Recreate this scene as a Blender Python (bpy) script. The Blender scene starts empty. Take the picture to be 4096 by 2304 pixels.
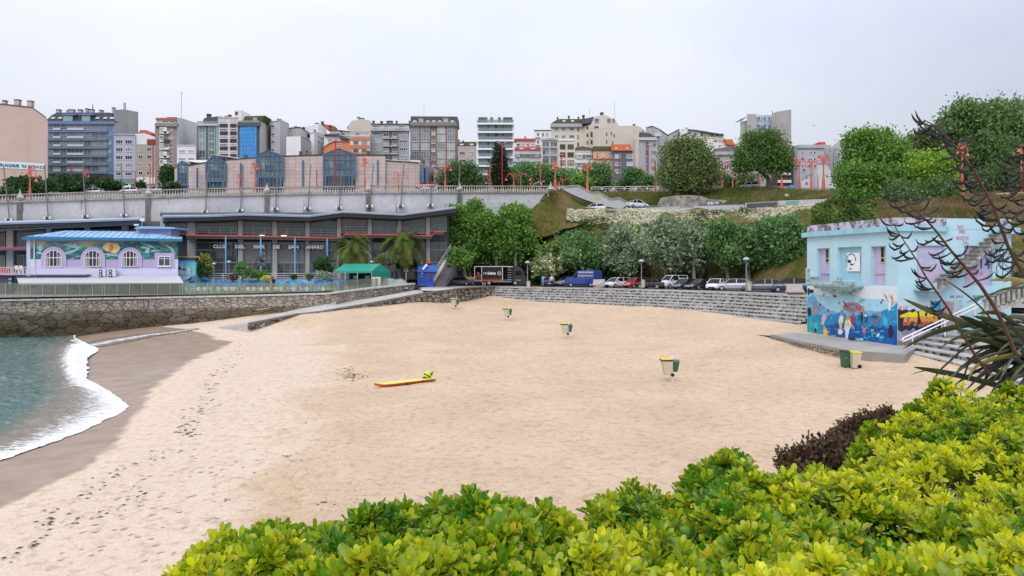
import bpy, math, random
import numpy as np
from mathutils import Vector, Matrix
V3=Vector
O0=(0,0,0)
C=bpy.context.scene;COL=C.collection
F=2900.;HY=1072.;CZ=8.
# ---------------- camera
cd=bpy.data.cameras.new('camera');cam=bpy.data.objects.new('camera',cd);COL.objects.link(cam)
cam.location=(0,0,CZ);cam.rotation_euler=(math.radians(90),0,0)
cd.sensor_width=36;cd.lens=F/4096*36;cd.shift_y=-(1152-HY)/4096;cd.clip_start=.1;cd.clip_end=3000
C.camera=cam
# ---------------- world: overcast, brighter towards the zenith
w=bpy.data.worlds.new("World");C.world=w;w.use_nodes=True
nt=w.node_tree;nd=nt.nodes;lk=nt.links;nd.clear()
SUN_EL=math.radians(46);SUN_AZ=math.radians(200)
out=nd.new('ShaderNodeOutputWorld');bg=nd.new('ShaderNodeBackground');bg2=nd.new('ShaderNodeBackground');add=nd.new('ShaderNodeAddShader')
sky=nd.new('ShaderNodeTexSky');sky.sky_type='NISHITA';sky.sun_disc=False;sky.sun_elevation=SUN_EL;sky.sun_rotation=SUN_AZ;sky.dust_density=4
bg2.inputs[1].default_value=.015;lk.new(sky.outputs[0],bg2.inputs[0])
tc=nd.new('ShaderNodeTexCoord');sep=nd.new('ShaderNodeSeparateXYZ');lk.new(tc.outputs['Generated'],sep.inputs[0])
mr=nd.new('ShaderNodeMapRange');mr.inputs[1].default_value=.1;mr.inputs[2].default_value=.95;mr.inputs[3].default_value=.84;mr.inputs[4].default_value=1.85
lk.new(sep.outputs[2],mr.inputs[0])
nz=nd.new('ShaderNodeTexNoise');nz.inputs['Scale'].default_value=1.6;nz.inputs['Detail'].default_value=5;nz.inputs['Roughness'].default_value=.5
mp=nd.new('ShaderNodeMapping');mp.inputs['Scale'].default_value=(1,1,2.6);mp.inputs['Location'].default_value=(.3,.1,0);lk.new(tc.outputs['Generated'],mp.inputs[0]);lk.new(mp.outputs[0],nz.inputs[0])
cr=nd.new('ShaderNodeValToRGB');cr.color_ramp.elements[0].position=.3;cr.color_ramp.elements[1].position=.72
cr.color_ramp.elements[0].color=(.70,.745,.90,1);cr.color_ramp.elements[1].color=(.88,.90,.985,1);lk.new(nz.outputs[0],cr.inputs[0])
mx2=nd.new('ShaderNodeMapRange');mx2.inputs[1].default_value=.2;mx2.inputs[2].default_value=.75;mx2.inputs[3].default_value=1;mx2.inputs[4].default_value=.74;lk.new(sep.outputs[0],mx2.inputs[0])
mm=nd.new('ShaderNodeMath');mm.operation='MULTIPLY';lk.new(mr.outputs[0],mm.inputs[0]);lk.new(mx2.outputs[0],mm.inputs[1])
lk.new(cr.outputs[0],bg.inputs[0]);lk.new(mm.outputs[0],bg.inputs[1]);lk.new(bg.outputs[0],add.inputs[0]);lk.new(bg2.outputs[0],add.inputs[1]);lk.new(add.outputs[0],out.inputs[0])
sl=bpy.data.lights.new('sun','SUN');sl.energy=1.5;sl.angle=math.radians(40);sl.color=(1,.96,.9)
so=bpy.data.objects.new('sun',sl);COL.objects.link(so);so.location=(0,0,80)
so.rotation_euler=(math.radians(90)-SUN_EL,0,SUN_AZ-math.radians(180)-math.radians(40))
C.view_settings.view_transform='Standard';C.view_settings.look='None';C.view_settings.exposure=0;C.view_settings.gamma=1
C.cycles.max_bounces=6;C.cycles.transparent_max_bounces=12;C.cycles.caustics_reflective=False;C.cycles.caustics_refractive=False
# ---------------- helpers
R=random.Random(7)
def X(px,Y): return (px-2048.)*Y/F
def Z(py,Y): return CZ+(HY-py)*Y/F
def P(px,py,Y): return V3((X(px,Y),Y,Z(py,Y)))
def PZ(px,py,z):
    Y=F*(CZ-z)/(py-HY);return V3((X(px,Y),Y,z))
def ip(x,pts): return float(np.interp(x,[p[0] for p in pts],[p[1] for p in pts]))
MC={}
def M(key,col,rough=.8,var=.12,sc=1.5,bump=0.,streak=0,metal=0,spec=.35,dark=None,aniso=None,emit=0):
    if key in MC: return MC[key]
    m=bpy.data.materials.new(key);m.use_nodes=True;n=m.node_tree.nodes;l=m.node_tree.links
    b=n['Principled BSDF'];b.inputs['Roughness'].default_value=rough;b.inputs['Metallic'].default_value=metal;b.inputs['Specular IOR Level'].default_value=spec
    b.inputs['Base Color'].default_value=(*col,1)
    if emit:
        b.inputs['Emission Color'].default_value=(*col,1);b.inputs['Emission Strength'].default_value=emit
    if var>0:
        g=n.new('ShaderNodeNewGeometry');mpn=n.new('ShaderNodeMapping');mpn.inputs['Scale'].default_value=aniso or (1,1,1)
        t=n.new('ShaderNodeTexNoise');t.inputs['Scale'].default_value=sc;t.inputs['Detail'].default_value=6;t.inputs['Roughness'].default_value=.65
        l.new(g.outputs['Position'],mpn.inputs[0]);l.new(mpn.outputs[0],t.inputs[0])
        r=n.new('ShaderNodeValToRGB');r.color_ramp.elements[0].position=.3;r.color_ramp.elements[1].position=.7
        d=dark or tuple(c*(1-var) for c in col);u=tuple(min(1,c*(1+var*.6)) for c in col)
        r.color_ramp.elements[0].color=(*d,1);r.color_ramp.elements[1].color=(*u,1);l.new(t.outputs[0],r.inputs[0]);last=r.outputs[0]
        if streak:
            mp2=n.new('ShaderNodeMapping');mp2.inputs['Scale'].default_value=(1,1,.12);t2=n.new('ShaderNodeTexNoise');t2.inputs['Scale'].default_value=sc*1.1;t2.inputs['Detail'].default_value=5;t2.inputs['Roughness'].default_value=.7
            l.new(g.outputs['Position'],mp2.inputs[0]);l.new(mp2.outputs[0],t2.inputs[0])
            r2=n.new('ShaderNodeValToRGB');r2.color_ramp.elements[0].position=.52;r2.color_ramp.elements[1].position=.72
            r2.color_ramp.elements[0].color=(1,1,1,1);r2.color_ramp.elements[1].color=(1-streak,1-streak,1-streak*.97,1);l.new(t2.outputs[0],r2.inputs[0])
            mu=n.new('ShaderNodeMix');mu.data_type='RGBA';mu.blend_type='MULTIPLY';mu.inputs[0].default_value=1;l.new(last,mu.inputs[6]);l.new(r2.outputs[0],mu.inputs[7]);last=mu.outputs[2]
        l.new(last,b.inputs['Base Color'])
        if bump:
            bp=n.new('ShaderNodeBump');bp.inputs['Strength'].default_value=1;bp.inputs['Distance'].default_value=bump;l.new(t.outputs[0],bp.inputs['Height']);l.new(bp.outputs[0],b.inputs['Normal'])
    MC[key]=m;return m
def pane_mat(key,dark,light,thr=.55,rough=.08):
    """window glass over curtains or a dim room;which one differs from window to window"""
    if key in MC: return MC[key]
    m=bpy.data.materials.new(key);m.use_nodes=True;n=m.node_tree.nodes;l=m.node_tree.links;b=n['Principled BSDF']
    o=n.new('ShaderNodeObjectInfo');r=n.new('ShaderNodeValToRGB');r.color_ramp.interpolation='CONSTANT'
    r.color_ramp.elements[0].color=(*dark,1);r.color_ramp.elements[1].position=thr;r.color_ramp.elements[1].color=(*light,1)
    e=r.color_ramp.elements.new(thr*.6);e.color=(*[d*.5+q*.18 for d,q in zip(dark,light)],1)
    l.new(o.outputs['Random'],r.inputs[0])
    g=n.new('ShaderNodeNewGeometry');t=n.new('ShaderNodeTexNoise');t.inputs['Scale'].default_value=.9;l.new(g.outputs['Position'],t.inputs[0])
    mu=n.new('ShaderNodeMix');mu.data_type='RGBA';mu.blend_type='MULTIPLY';mu.inputs[0].default_value=.7;l.new(r.outputs[0],mu.inputs[6]);l.new(t.outputs[0],mu.inputs[7])
    l.new(mu.outputs[2],b.inputs['Base Color']);b.inputs['Roughness'].default_value=rough;b.inputs['Specular IOR Level'].default_value=.7
    MC[key]=m;return m
def attr_mat(key,rough=.6,var=.25,sc=3.,trans=.25,spec=.3,bump=0):
    """colour stored per leaf, thin leaves let light through"""
    if key in MC: return MC[key]
    m=bpy.data.materials.new(key);m.use_nodes=True;n=m.node_tree.nodes;l=m.node_tree.links;b=n['Principled BSDF']
    a=n.new('ShaderNodeAttribute');a.attribute_name='tint';b.inputs['Roughness'].default_value=rough;b.inputs['Specular IOR Level'].default_value=spec
    l.new(a.outputs['Color'],b.inputs['Base Color'])
    if trans:
        t=n.new('ShaderNodeBsdfTranslucent');l.new(a.outputs['Color'],t.inputs[0]);mx=n.new('ShaderNodeMixShader');mx.inputs[0].default_value=trans
        l.new(b.outputs[0],mx.inputs[1]);l.new(t.outputs[0],mx.inputs[2]);l.new(mx.outputs[0],n['Material Output'].inputs[0])
    MC[key]=m;return m
def glass_mat(key,tint,alpha=.5,rough=.05):
    if key in MC: return MC[key]
    m=bpy.data.materials.new(key);m.use_nodes=True;n=m.node_tree.nodes;l=m.node_tree.links;b=n['Principled BSDF']
    b.inputs['Base Color'].default_value=(*tint,1);b.inputs['Roughness'].default_value=rough;b.inputs['Specular IOR Level'].default_value=.6
    t=n.new('ShaderNodeBsdfTransparent');t.inputs[0].default_value=(.82,.88,.84,1);mx=n.new('ShaderNodeMixShader');mx.inputs[0].default_value=alpha
    l.new(t.outputs[0],mx.inputs[1]);l.new(b.outputs[0],mx.inputs[2]);l.new(mx.outputs[0],n['Material Output'].inputs[0]);MC[key]=m;return m
class MB:
    def __init__(s): s.v=[];s.f=[];s.mi=[]
    def add(s,vs,fs,m=0):
        o=len(s.v);s.v+= [tuple(v) for v in vs];s.f+=[tuple(i+o for i in f) for f in fs];s.mi+=[m]*len(fs);return s
    def quad(s,a,b,c,d,m=0): return s.add([a,b,c,d],[(0,1,2,3)],m)
    def poly(s,pts,m=0): return s.add(pts,[tuple(range(len(pts)))],m)
    def box(s,x0,x1,y0,y1,z0,z1,m=0):
        return s.add([(x0,y0,z0),(x1,y0,z0),(x1,y1,z0),(x0,y1,z0),(x0,y0,z1),(x1,y0,z1),(x1,y1,z1),(x0,y1,z1)],[(0,3,2,1),(4,5,6,7),(0,1,5,4),(1,2,6,5),(2,3,7,6),(3,0,4,7)],m)
    def hexa(s,b,t,m=0): # 4 bottom, 4 top
        return s.add(list(b)+list(t),[(0,3,2,1),(4,5,6,7),(0,1,5,4),(1,2,6,5),(2,3,7,6),(3,0,4,7)],m)
    def ext(s,pts,off,m=0): # extrude polygon by vector
        n=len(pts);off=V3(off);p=[V3(q) for q in pts];
        return s.add(p+[q+off for q in p],[tuple(range(n)),tuple(range(2*n-1,n-1,-1))]+[(i,i+n,(i+1)%n+n,(i+1)%n) for i in range(n)],m)
    def tube(s,pts,r,n=6,m=0,cap=True):
        pts=[V3(p) for p in pts];k=len(pts);rs=r if isinstance(r,(list,tuple)) else [r]*k;vs=[];prev=None
        for i,p in enumerate(pts):
            d=(pts[min(i+1,k-1)]-pts[max(i-1,0)]);d=d.normalized() if d.length>1e-9 else V3((0,0,1))
            a=prev if prev is not None else (V3((1,0,0)) if abs(d.x)<.8 else V3((0,1,0)))
            u=(a-d*a.dot(d)).normalized();v=d.cross(u);prev=u
            for j in range(n):
                t=2*math.pi*j/n;vs.append(p+(u*math.cos(t)+v*math.sin(t))*rs[i])
        fs=[(i*n+j,i*n+(j+1)%n,(i+1)*n+(j+1)%n,(i+1)*n+j) for i in range(k-1) for j in range(n)]
        if cap: fs+=[tuple(range(n-1,-1,-1)),tuple(range((k-1)*n,k*n))]
        return s.add(vs,fs,m)
    def bar(s,a,b,w,h=None,m=0):
        a=V3(a);b=V3(b);h=h or w;d=(b-a).normalized();up=V3((0,0,1)) if abs(d.z)<.95 else V3((0,1,0))
        u=d.cross(up).normalized()*w/2;v=u.cross(d).normalized()*h/2
        return s.hexa([a-u-v,a+u-v,b+u-v,b-u-v],[a-u+v,a+u+v,b+u+v,b-u+v],m)
    def lathe(s,prof,c=(0,0,0),n=12,m=0):
        c=V3(c);k=len(prof);vs=[(c.x+r*math.cos(2*math.pi*j/n),c.y+r*math.sin(2*math.pi*j/n),c.z+z) for r,z in prof for j in range(n)]
        fs=[(i*n+j,i*n+(j+1)%n,(i+1)*n+(j+1)%n,(i+1)*n+j) for i in range(k-1) for j in range(n)]+[tuple(range(n-1,-1,-1)),tuple(range((k-1)*n,k*n))]
        return s.add(vs,fs,m)
    def build(s,name,mats,parent=None,origin=None,smooth=False,loc=None):
        if not isinstance(mats,(list,tuple)): mats=[mats]
        o=V3(origin) if origin is not None else (root_of(parent) if parent else V3((0,0,0)))
        me=bpy.data.meshes.new(name);me.from_pydata([(v[0]-o.x,v[1]-o.y,v[2]-o.z) for v in s.v],[],s.f)
        for m in mats: me.materials.append(m)
        if len(mats)>1: me.polygons.foreach_set('material_index',s.mi)
        if smooth: me.polygons.foreach_set('use_smooth',[True]*len(s.f))
        me.update();ob=bpy.data.objects.new(name,me);COL.objects.link(ob)
        if parent: ob.parent=parent
        elif origin is not None: ob.location=o
        if loc is not None: ob.location=loc
        return ob
def root_of(p):
    v=V3((0,0,0))
    while p: v+=p.location;p=p.parent
    return v
def tag(o,label=None,cat=None,group=None,kind=None):
    if label: o['label']=label
    if cat: o['category']=cat
    if group: o['group']=group
    if kind: o['kind']=kind
    return o
def thing(name,label,cat,loc,group=None,rz=0):
    o=bpy.data.objects.new(name,None);COL.objects.link(o);o.location=loc;o.rotation_euler=(0,0,rz);o.empty_display_size=.2
    return tag(o,label,cat,group)
KIDS={}
def kids(o): return list(o.children)
def dup(o,parent=None,loc=None,rz=None,label=None,scale=None):
    c=o.copy();COL.objects.link(c)
    if parent is not None: c.parent=parent
    if loc is not None: c.location=loc
    if rz is not None: c.rotation_euler=(0,0,rz)
    if scale is not None: c.scale=(scale,)*3 if not isinstance(scale,tuple) else scale
    if label: c['label']=label
    for k in list(o.children):
        dup(k,c)
    return c
def npmesh(name,V,Fc,mats,parent=None,tint=None,smooth=False,origin=None,mi=None):
    """V (n,3) array, Fc (m,4) array"""
    o=np.array(origin if origin is not None else (root_of(parent) if parent else (0,0,0)),float)
    me=bpy.data.meshes.new(name);V=np.asarray(V,float)-o;Fc=np.asarray(Fc,np.int32);k=Fc.shape[1]
    me.vertices.add(len(V));me.vertices.foreach_set('co',V.astype(np.float32).ravel())
    me.loops.add(Fc.size);me.loops.foreach_set('vertex_index',Fc.ravel());me.polygons.add(len(Fc));me.polygons.foreach_set('loop_start',np.arange(0,Fc.size,k,dtype=np.int32));
    for m in (mats if isinstance(mats,(list,tuple)) else [mats]): me.materials.append(m)
    if mi is not None: me.polygons.foreach_set('material_index',np.asarray(mi,np.int32))
    if smooth: me.polygons.foreach_set('use_smooth',np.ones(len(Fc),bool))
    me.update(calc_edges=True)
    if tint is not None:
        a=me.color_attributes.new('tint','FLOAT_COLOR','POINT');t=np.ones((len(V),4),np.float32);t[:,:3]=tint;a.data.foreach_set('color',t.ravel())
    ob=bpy.data.objects.new(name,me);COL.objects.link(ob)
    if parent: ob.parent=parent
    else: ob.location=o
    return ob
def text(name,s,w,h,mat,parent,M4,extr=.02,bold=0,sp=1.0):
    """lettering fitted into w x h, lying in the local xy plane of matrix M4"""
    cu=bpy.data.curves.new(name,'FONT');cu.body=s;cu.extrude=extr;cu.offset=bold;cu.space_character=sp;cu.resolution_u=2;t=bpy.data.objects.new(name,cu);COL.objects.link(t)
    bpy.context.view_layer.update();me=bpy.data.meshes.new_from_object(t.evaluated_get(bpy.context.evaluated_depsgraph_get()));bpy.data.objects.remove(t)
    co=np.zeros(len(me.vertices)*3);me.vertices.foreach_get('co',co);co=co.reshape(-1,3);mn=co.min(0);mx=co.max(0)
    co[:,0]=(co[:,0]-mn[0])/(mx[0]-mn[0])*w;co[:,1]=(co[:,1]-mn[1])/(mx[1]-mn[1])*h
    co4=np.c_[co,np.ones(len(co))]@np.array(M4).T;o=np.array(root_of(parent) if parent else (0,0,0));me.vertices.foreach_set('co',(co4[:,:3]-o).ravel());me.update()
    me.materials.clear();me.materials.append(mat);ob=bpy.data.objects.new(name,me);COL.objects.link(ob);ob.parent=parent;return ob
def face_mat(org,u,up=V3((0,0,1))):
    u=V3(u).normalized();up=V3(up);n=u.cross(up).normalized();return Matrix(((u.x,up.x,n.x,org[0]),(u.y,up.y,n.y,org[1]),(u.z,up.z,n.z,org[2]),(0,0,0,1)))
def rbf(ctrl):
    """smooth surface through control points (x,y,z): thin-plate spline"""
    A=np.array(ctrl,float);c=A[:,:2]/30.;n=len(c)
    def K(r2): return .5*r2*np.log(r2+1e-9)
    d=((c[:,None]-c[None])**2).sum(-1);Kn=K(d)+np.eye(n)*.01;Pm=np.c_[np.ones(n),c]
    S=np.block([[Kn,Pm],[Pm.T,np.zeros((3,3))]]);wt=np.linalg.solve(S,np.r_[A[:,2],0,0,0])
    def f(x,y):
        q=np.c_[np.ravel(x),np.ravel(y)]/30.;r=((q[:,None]-c[None])**2).sum(-1)
        return (K(r)@wt[:n]+wt[n]+q@wt[n+1:]).reshape(np.shape(x))
    return f
_g=np.random.RandomState(3);_tab=_g.rand(64,64)
def vnoise(x,y,seed=0):
    x=np.asarray(x,float)+seed*17.3;y=np.asarray(y,float)+seed*5.7;xi=np.floor(x).astype(int);yi=np.floor(y).astype(int);fx=x-xi;fy=y-yi;fx=fx*fx*(3-2*fx);fy=fy*fy*(3-2*fy)
    g=lambda a,b:_tab[a%64,b%64]
    return (g(xi,yi)*(1-fx)+g(xi+1,yi)*fx)*(1-fy)+(g(xi,yi+1)*(1-fx)+g(xi+1,yi+1)*fx)*fy
def fbm(x,y,o=4,seed=0):
    s=0;a=.5
    for i in range(o): s=s+a*vnoise(np.asarray(x)*2**i,np.asarray(y)*2**i,seed+i);a*=.5
    return s
def grid_faces(nu,nv):
    i=np.arange(nu-1)[:,None]*nv+np.arange(nv-1)[None];i=i.ravel();return np.c_[i,i+nv,i+nv+1,i+1]
# ================= SETTING: sand, sea, ground
ctrl=[]
def cp(px,py,z): v=PZ(px,py,z);ctrl.append((v.x,v.y,z))
FRONT=[(1345,300),(1355,310),(1395,392),(1430,352),(1480,348),(1520,345),(1560,430),(1628,520),(1660,470),(1695,400),(1730,320),(1785,180),(1845,0),(1900,-190),(2000,-500)]
for py,px in FRONT[1:]: cp(px,py,-.02)
for a in [(0,1400,-1.2),(100,1500,-1.0),(0,1650,-.7),(-700,1400,-3),(-900,1700,-2.),(200,1620,-.5),(200,1360,-.6)]: cp(*a)
WET=[(1295,500),(1300,640),(1318,800),(1345,900),(1372,968),(1420,850),(1500,720),(1560,655),(1650,600),(1720,545),(1790,495),(1850,410),(1900,320),(1960,200),(2060,0),(2140,-200)]
for py,px in WET[4:]: cp(px,py,.3)
for a in [(2690,1526,1.0),(2273,1354,1.45),(2035,1281,2.),(1825,1241,2.5),(1945,1182,3.9),(2350,1200,3.6),(2700,1222,3.4),(3000,1255,3.05),(3230,1293,2.7),
 (3100,1340,2.3),(3380,1437,1.85),(3600,1500,1.6),(3500,1600,1.35),(4000,1600,1.6),(2200,1700,.85),(1400,2000,.7),(300,2250,.35),(1000,1700,.6),(3000,1900,1.),(1500,2300,.75),
 (1500,1226,3.2),(1300,1246,2.84),(1200,1260,2.4),(870,1312,1.05),(800,1290,1.18),(600,1299,.7),(430,1328,.2),(1700,1207,3.6),(1100,1400,1.0),(1500,1500,1.0),(1000,1262,2.08),(0,2290,.2),(4096,2300,1.3),(1200,1330,1.35)]: cp(*a)
SZ=rbf(ctrl)
def sandz(x,y): return float(SZ(np.array([x]),np.array([y]))[0])
NU,NV=520,420
pxs=np.linspace(-900,4700,NU);q=np.linspace(0,1,NV);Ys=11*(115/11.)**q
PX,YY=np.meshgrid(pxs,Ys,indexing='ij');XX=(PX-2048)*YY/F;SS=SZ(XX,YY)
dry=np.clip((SS-.55)/.5,0,1)
SS2=SS+(fbm(XX*.9,YY*.9,4)-.47)*.10*dry+(fbm(XX*3.1,YY*3.1,3,5)-.44)*.075*dry*np.clip((XX+14)/10,0.15,1)
for mx,my,mh,mr_ in [(2335,1590,.16,1.5),(1100,1285,.2,2.),(2550,1195,.1,1.),(1180,1650,.1,3.),(1250,1900,.12,2.)]:
    v=PZ(mx,my,1.0);d=((XX-v.x)**2+((YY-v.y)*.8)**2)/mr_**2;SS2+=mh*np.exp(-d)*(.3+1.6*(vnoise(XX*4,YY*4,9)-.3))
wet=np.zeros_like(SS);pyv=HY+(CZ-SS)*F/YY
wb=np.interp(pyv,[a for a,b in WET],[b for a,b in WET]);wet=np.clip((wb-PX+(fbm(XX*.3,YY*.3,3,2)-.5)*70)/85,0,1)*(pyv>1295)*(YY<93)
wet2=np.clip((wb-PX+130)/220,0,1)*(pyv>1295)   # damp, smoothed by the last tide
whiteb=np.interp(pyv,[1250,1310,1400,1480,1560,1700,1800,1900,2050,2300],[1000,1300,1400,1430,1330,1300,1230,1150,1050,1000])
smooth_=np.clip((whiteb-PX+(fbm(XX*.5,YY*.5,4,4)-.5)*420)/160,0,1)
sm=bpy.data.materials.new('sand');sm.use_nodes=True;n=sm.node_tree.nodes;l=sm.node_tree.links;b=n['Principled BSDF']
at=n.new('ShaderNodeAttribute');at.attribute_name='tint';sp=n.new('ShaderNodeSeparateColor');l.new(at.outputs['Color'],sp.inputs[0])
g=n.new('ShaderNodeNewGeometry')
def noise(sc,det,vec,r=.6):
    t=n.new('ShaderNodeTexNoise');t.inputs['Scale'].default_value=sc;t.inputs['Detail'].default_value=det;t.inputs['Roughness'].default_value=r;l.new(vec,t.inputs[0]);return t
def ramp(inp,p0,c0,p1,c1):
    r=n.new('ShaderNodeValToRGB');r.color_ramp.elements[0].position=p0;r.color_ramp.elements[1].position=p1;r.color_ramp.elements[0].color=(*c0,1);r.color_ramp.elements[1].color=(*c1,1);l.new(inp,r.inputs[0]);return r
def mix(f,a,b_,t='MIX'):
    m=n.new('ShaderNodeMix');m.data_type='RGBA';m.blend_type=t
    for i,v in ((0,f),(6,a),(7,b_)):
        if hasattr(v,'is_linked') or hasattr(v,'links'): l.new(v,m.inputs[i])
        elif isinstance(v,(int,float)): m.inputs[i].default_value=v
        else: m.inputs[i].default_value=(*v,1)
    return m.outputs[2]
n1=noise(.22,4,g.outputs['Position']);n2=noise(2.6,8,g.outputs['Position'],.7);n3=noise(11,4,g.outputs['Position'])
loose=ramp(n1.outputs[0],.35,(.555,.41,.278),.65,(.635,.48,.345));firm=(.63,.515,.40)
base=mix(sp.outputs[1],loose.outputs[0],firm)
pits=ramp(n2.outputs[0],.38,(.74,.68,.62),.50,(1,1,1));base=mix(.8,base,pits.outputs[0],'MULTIPLY')
fine=ramp(n3.outputs[0],.35,(.80,.78,.76),.6,(1,1,1));base=mix(.8,base,fine.outputs[0],'MULTIPLY')
mpw=n.new('ShaderNodeMapping');mpw.inputs['Scale'].default_value=(.6,1.,1);mpw.inputs['Rotation'].default_value=(0,0,-.5);l.new(g.outputs['Position'],mpw.inputs[0]);wn=noise(.9,6,mpw.outputs[0],.65);wcol=ramp(wn.outputs[0],.33,(.25,.175,.12),.68,(.37,.275,.205))
we=n.new('ShaderNodeMath');we.operation='MULTIPLY_ADD';n7=noise(.8,6,g.outputs['Position'],.7);l.new(n7.outputs[0],we.inputs[0]);we.inputs[1].default_value=1.3;l.new(sp.outputs[0],we.inputs[2]);wq=n.new('ShaderNodeMapRange');wq.inputs[1].default_value=.95;wq.inputs[2].default_value=1.3;l.new(we.outputs[0],wq.inputs[0])
base=mix(wq.outputs[0],base,wcol.outputs[0])
l.new(base,b.inputs['Base Color'])
rr=n.new('ShaderNodeMapRange');rr.inputs[3].default_value=.9;rr.inputs[4].default_value=.36;l.new(wq.outputs[0],rr.inputs[0]);l.new(rr.outputs[0],b.inputs['Roughness']);b.inputs['Specular IOR Level'].default_value=.4
bp=n.new('ShaderNodeBump');bp.inputs['Distance'].default_value=.12;l.new(n2.outputs[0],bp.inputs['Height'])
ms=n.new('ShaderNodeMath');ms.operation='MULTIPLY_ADD';ms.inputs[1].default_value=-.85;ms.inputs[2].default_value=.9;l.new(sp.outputs[2],ms.inputs[0]);l.new(ms.outputs[0],bp.inputs['Strength']);l.new(bp.outputs[0],b.inputs['Normal'])
sand=npmesh('sand',np.c_[XX.ravel(),YY.ravel(),SS2.ravel()],grid_faces(NU,NV),sm,tint=np.c_[wet.ravel(),smooth_.ravel(),np.clip(wet2+smooth_*.5,0,1).ravel()],smooth=True)
tag(sand,'pale tan beach sand, wet and brown along the water','sand',kind='structure')
# ---- sea
rows=np.r_[np.linspace(1325,1340,10),np.linspace(1343,1420,60),np.linspace(1423,2050,230)];NW=260
fr=np.interp(rows,[a for a,b in FRONT],[b for a,b in FRONT]);fr=np.where(rows<1345,300,fr)
t=np.linspace(0,1,NW)**.55;left=-1800
WPX=left+(fr[:,None]+ ((fbm(rows*.09,rows*0,4,11)-.47)*46)[:,None]-left)*t[None];WPY=np.repeat(rows[:,None],NW,1)
WY=F*CZ/(WPY-HY);WX=(WPX-2048)*WY/F
GR=[(1350,290),(1395,225),(1450,215),(1520,240),(1580,245),(1640,170),(1700,90),(1760,-20),(1850,-250)]
gb=np.interp(WPY,[a for a,b in GR],[b for a,b in GR]);frr=fr[:,None]
foam=np.clip((WPX-gb)/(frr-gb+1e-3),0,1)*(WPY>1343)
foam=np.where(WPX>frr-8,.80,np.where(foam>0,.21+.50*foam,0));foam=np.where((WPY>1375)&(WPY<1560),np.clip(foam*1.4,0,.86),foam)
sheet=np.clip((foam-.45)*3,0,1)
ridge=np.exp(-((WPX-np.interp(WPY,[1380,1450,1520,1600],[330,285,300,300]))/45)**2)*np.clip((WPY-1375)/20,0,1)*np.clip((1600-WPY)/60,0,1)
WZ=.03+(1-sheet)*((fbm(WX*.5,WY*.4,4,1)-.47)*.45+(fbm(WX*1.5,WY*1.1,3,7)-.44)*.3)+ridge*(.32+.35*(fbm(WX*1.5,WY*1.5,3,3)-.4))
WZ=np.where(WPY<1345,np.minimum(WZ,.0),WZ)
wm=bpy.data.materials.new('sea_water');wm.use_nodes=True;n=wm.node_tree.nodes;l=wm.node_tree.links;b=n['Principled BSDF']
at=n.new('ShaderNodeAttribute');at.attribute_name='tint';sp=n.new('ShaderNodeSeparateColor');l.new(at.outputs['Color'],sp.inputs[0]);g=n.new('ShaderNodeNewGeometry')
d1=noise(.35,4,g.outputs['Position']);mpd=n.new('ShaderNodeMapping');mpd.inputs['Scale'].default_value=(.9,2.2,1);l.new(g.outputs['Position'],mpd.inputs[0]);d2=noise(1.6,6,mpd.outputs[0],.7);deep=ramp(d2.outputs[0],.38,(.022,.075,.06),.66,(.22,.30,.26));e=deep.color_ramp.elements.new(.5);e.color=(.06,.14,.12,1)
sh=mix(sp.outputs[1],deep.outputs[0],(.26,.22,.17))
mpf=n.new('ShaderNodeMapping');mpf.inputs['Scale'].default_value=(.8,2.0,1);l.new(g.outputs['Position'],mpf.inputs[0])
fn=noise(2.6,8,mpf.outputs[0],.75);fa=n.new('ShaderNodeMath');fa.operation='ADD';l.new(fn.outputs[0],fa.inputs[0]);l.new(sp.outputs[0],fa.inputs[1])
fm=n.new('ShaderNodeMapRange');fm.inputs[1].default_value=.91;fm.inputs[2].default_value=1.12;l.new(fa.outputs[0],fm.inputs[0])
sc_=mix(fm.outputs[0],sh,(.88,.88,.9));l.new(sc_,b.inputs['Base Color'])
rm=n.new('ShaderNodeMapRange');rm.inputs[3].default_value=.12;rm.inputs[4].default_value=.8;l.new(fm.outputs[0],rm.inputs[0]);l.new(rm.outputs[0],b.inputs['Roughness'])
bp=n.new('ShaderNodeBump');bp.inputs['Distance'].default_value=.3;bp.inputs['Strength'].default_value=1.;n4=noise(2.4,5,mpf.outputs[0]);l.new(n4.outputs[0],bp.inputs['Height']);l.new(bp.outputs[0],b.inputs['Normal'])
shallow=np.clip((WPX-gb+90)/130,0,1)
sea=npmesh('sea',np.c_[WX.ravel(),WY.ravel(),WZ.ravel()],grid_faces(*WX.shape)[:,::-1],wm,tint=np.c_[foam.ravel(),shallow.ravel(),shallow.ravel()*0],smooth=True)
tag(sea,'green sea with white surf breaking on the beach','sea',kind='structure')
def swash(name,label,A,B,fo,n_=90,m_=14):
    """A, B: outlines (px,py) of the two long sides"""
    ta=np.linspace(0,1,n_);f=lambda L,i:np.interp(ta,np.linspace(0,1,len(L)),[p[i] for p in L])
    ax,ay,bx,by=f(A,0),f(A,1),f(B,0),f(B,1);s=np.linspace(0,1,m_)[None];wob=(vnoise(ta*40,ta*0,3)-.5)*10
    px=ax[:,None]*(1-s)+bx[:,None]*s;py=(ay[:,None]*(1-s)+(by+wob*.5)[:,None]*s)
    z=np.full_like(px,.3)
    for _ in range(6):
        Y=F*(CZ-z)/(py-HY);z=z*.4+.6*(SZ((px-2048)*Y/F,Y)+.035)
    x=(px-2048)*Y/F
    return tag(npmesh(name,np.c_[x.ravel(),Y.ravel(),z.ravel()],grid_faces(n_,m_),wm,tint=np.c_[np.broadcast_to(fo(s),px.shape).ravel(),px.ravel()*0+1,px.ravel()*0],smooth=True),label,'foam',kind='stuff')
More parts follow.
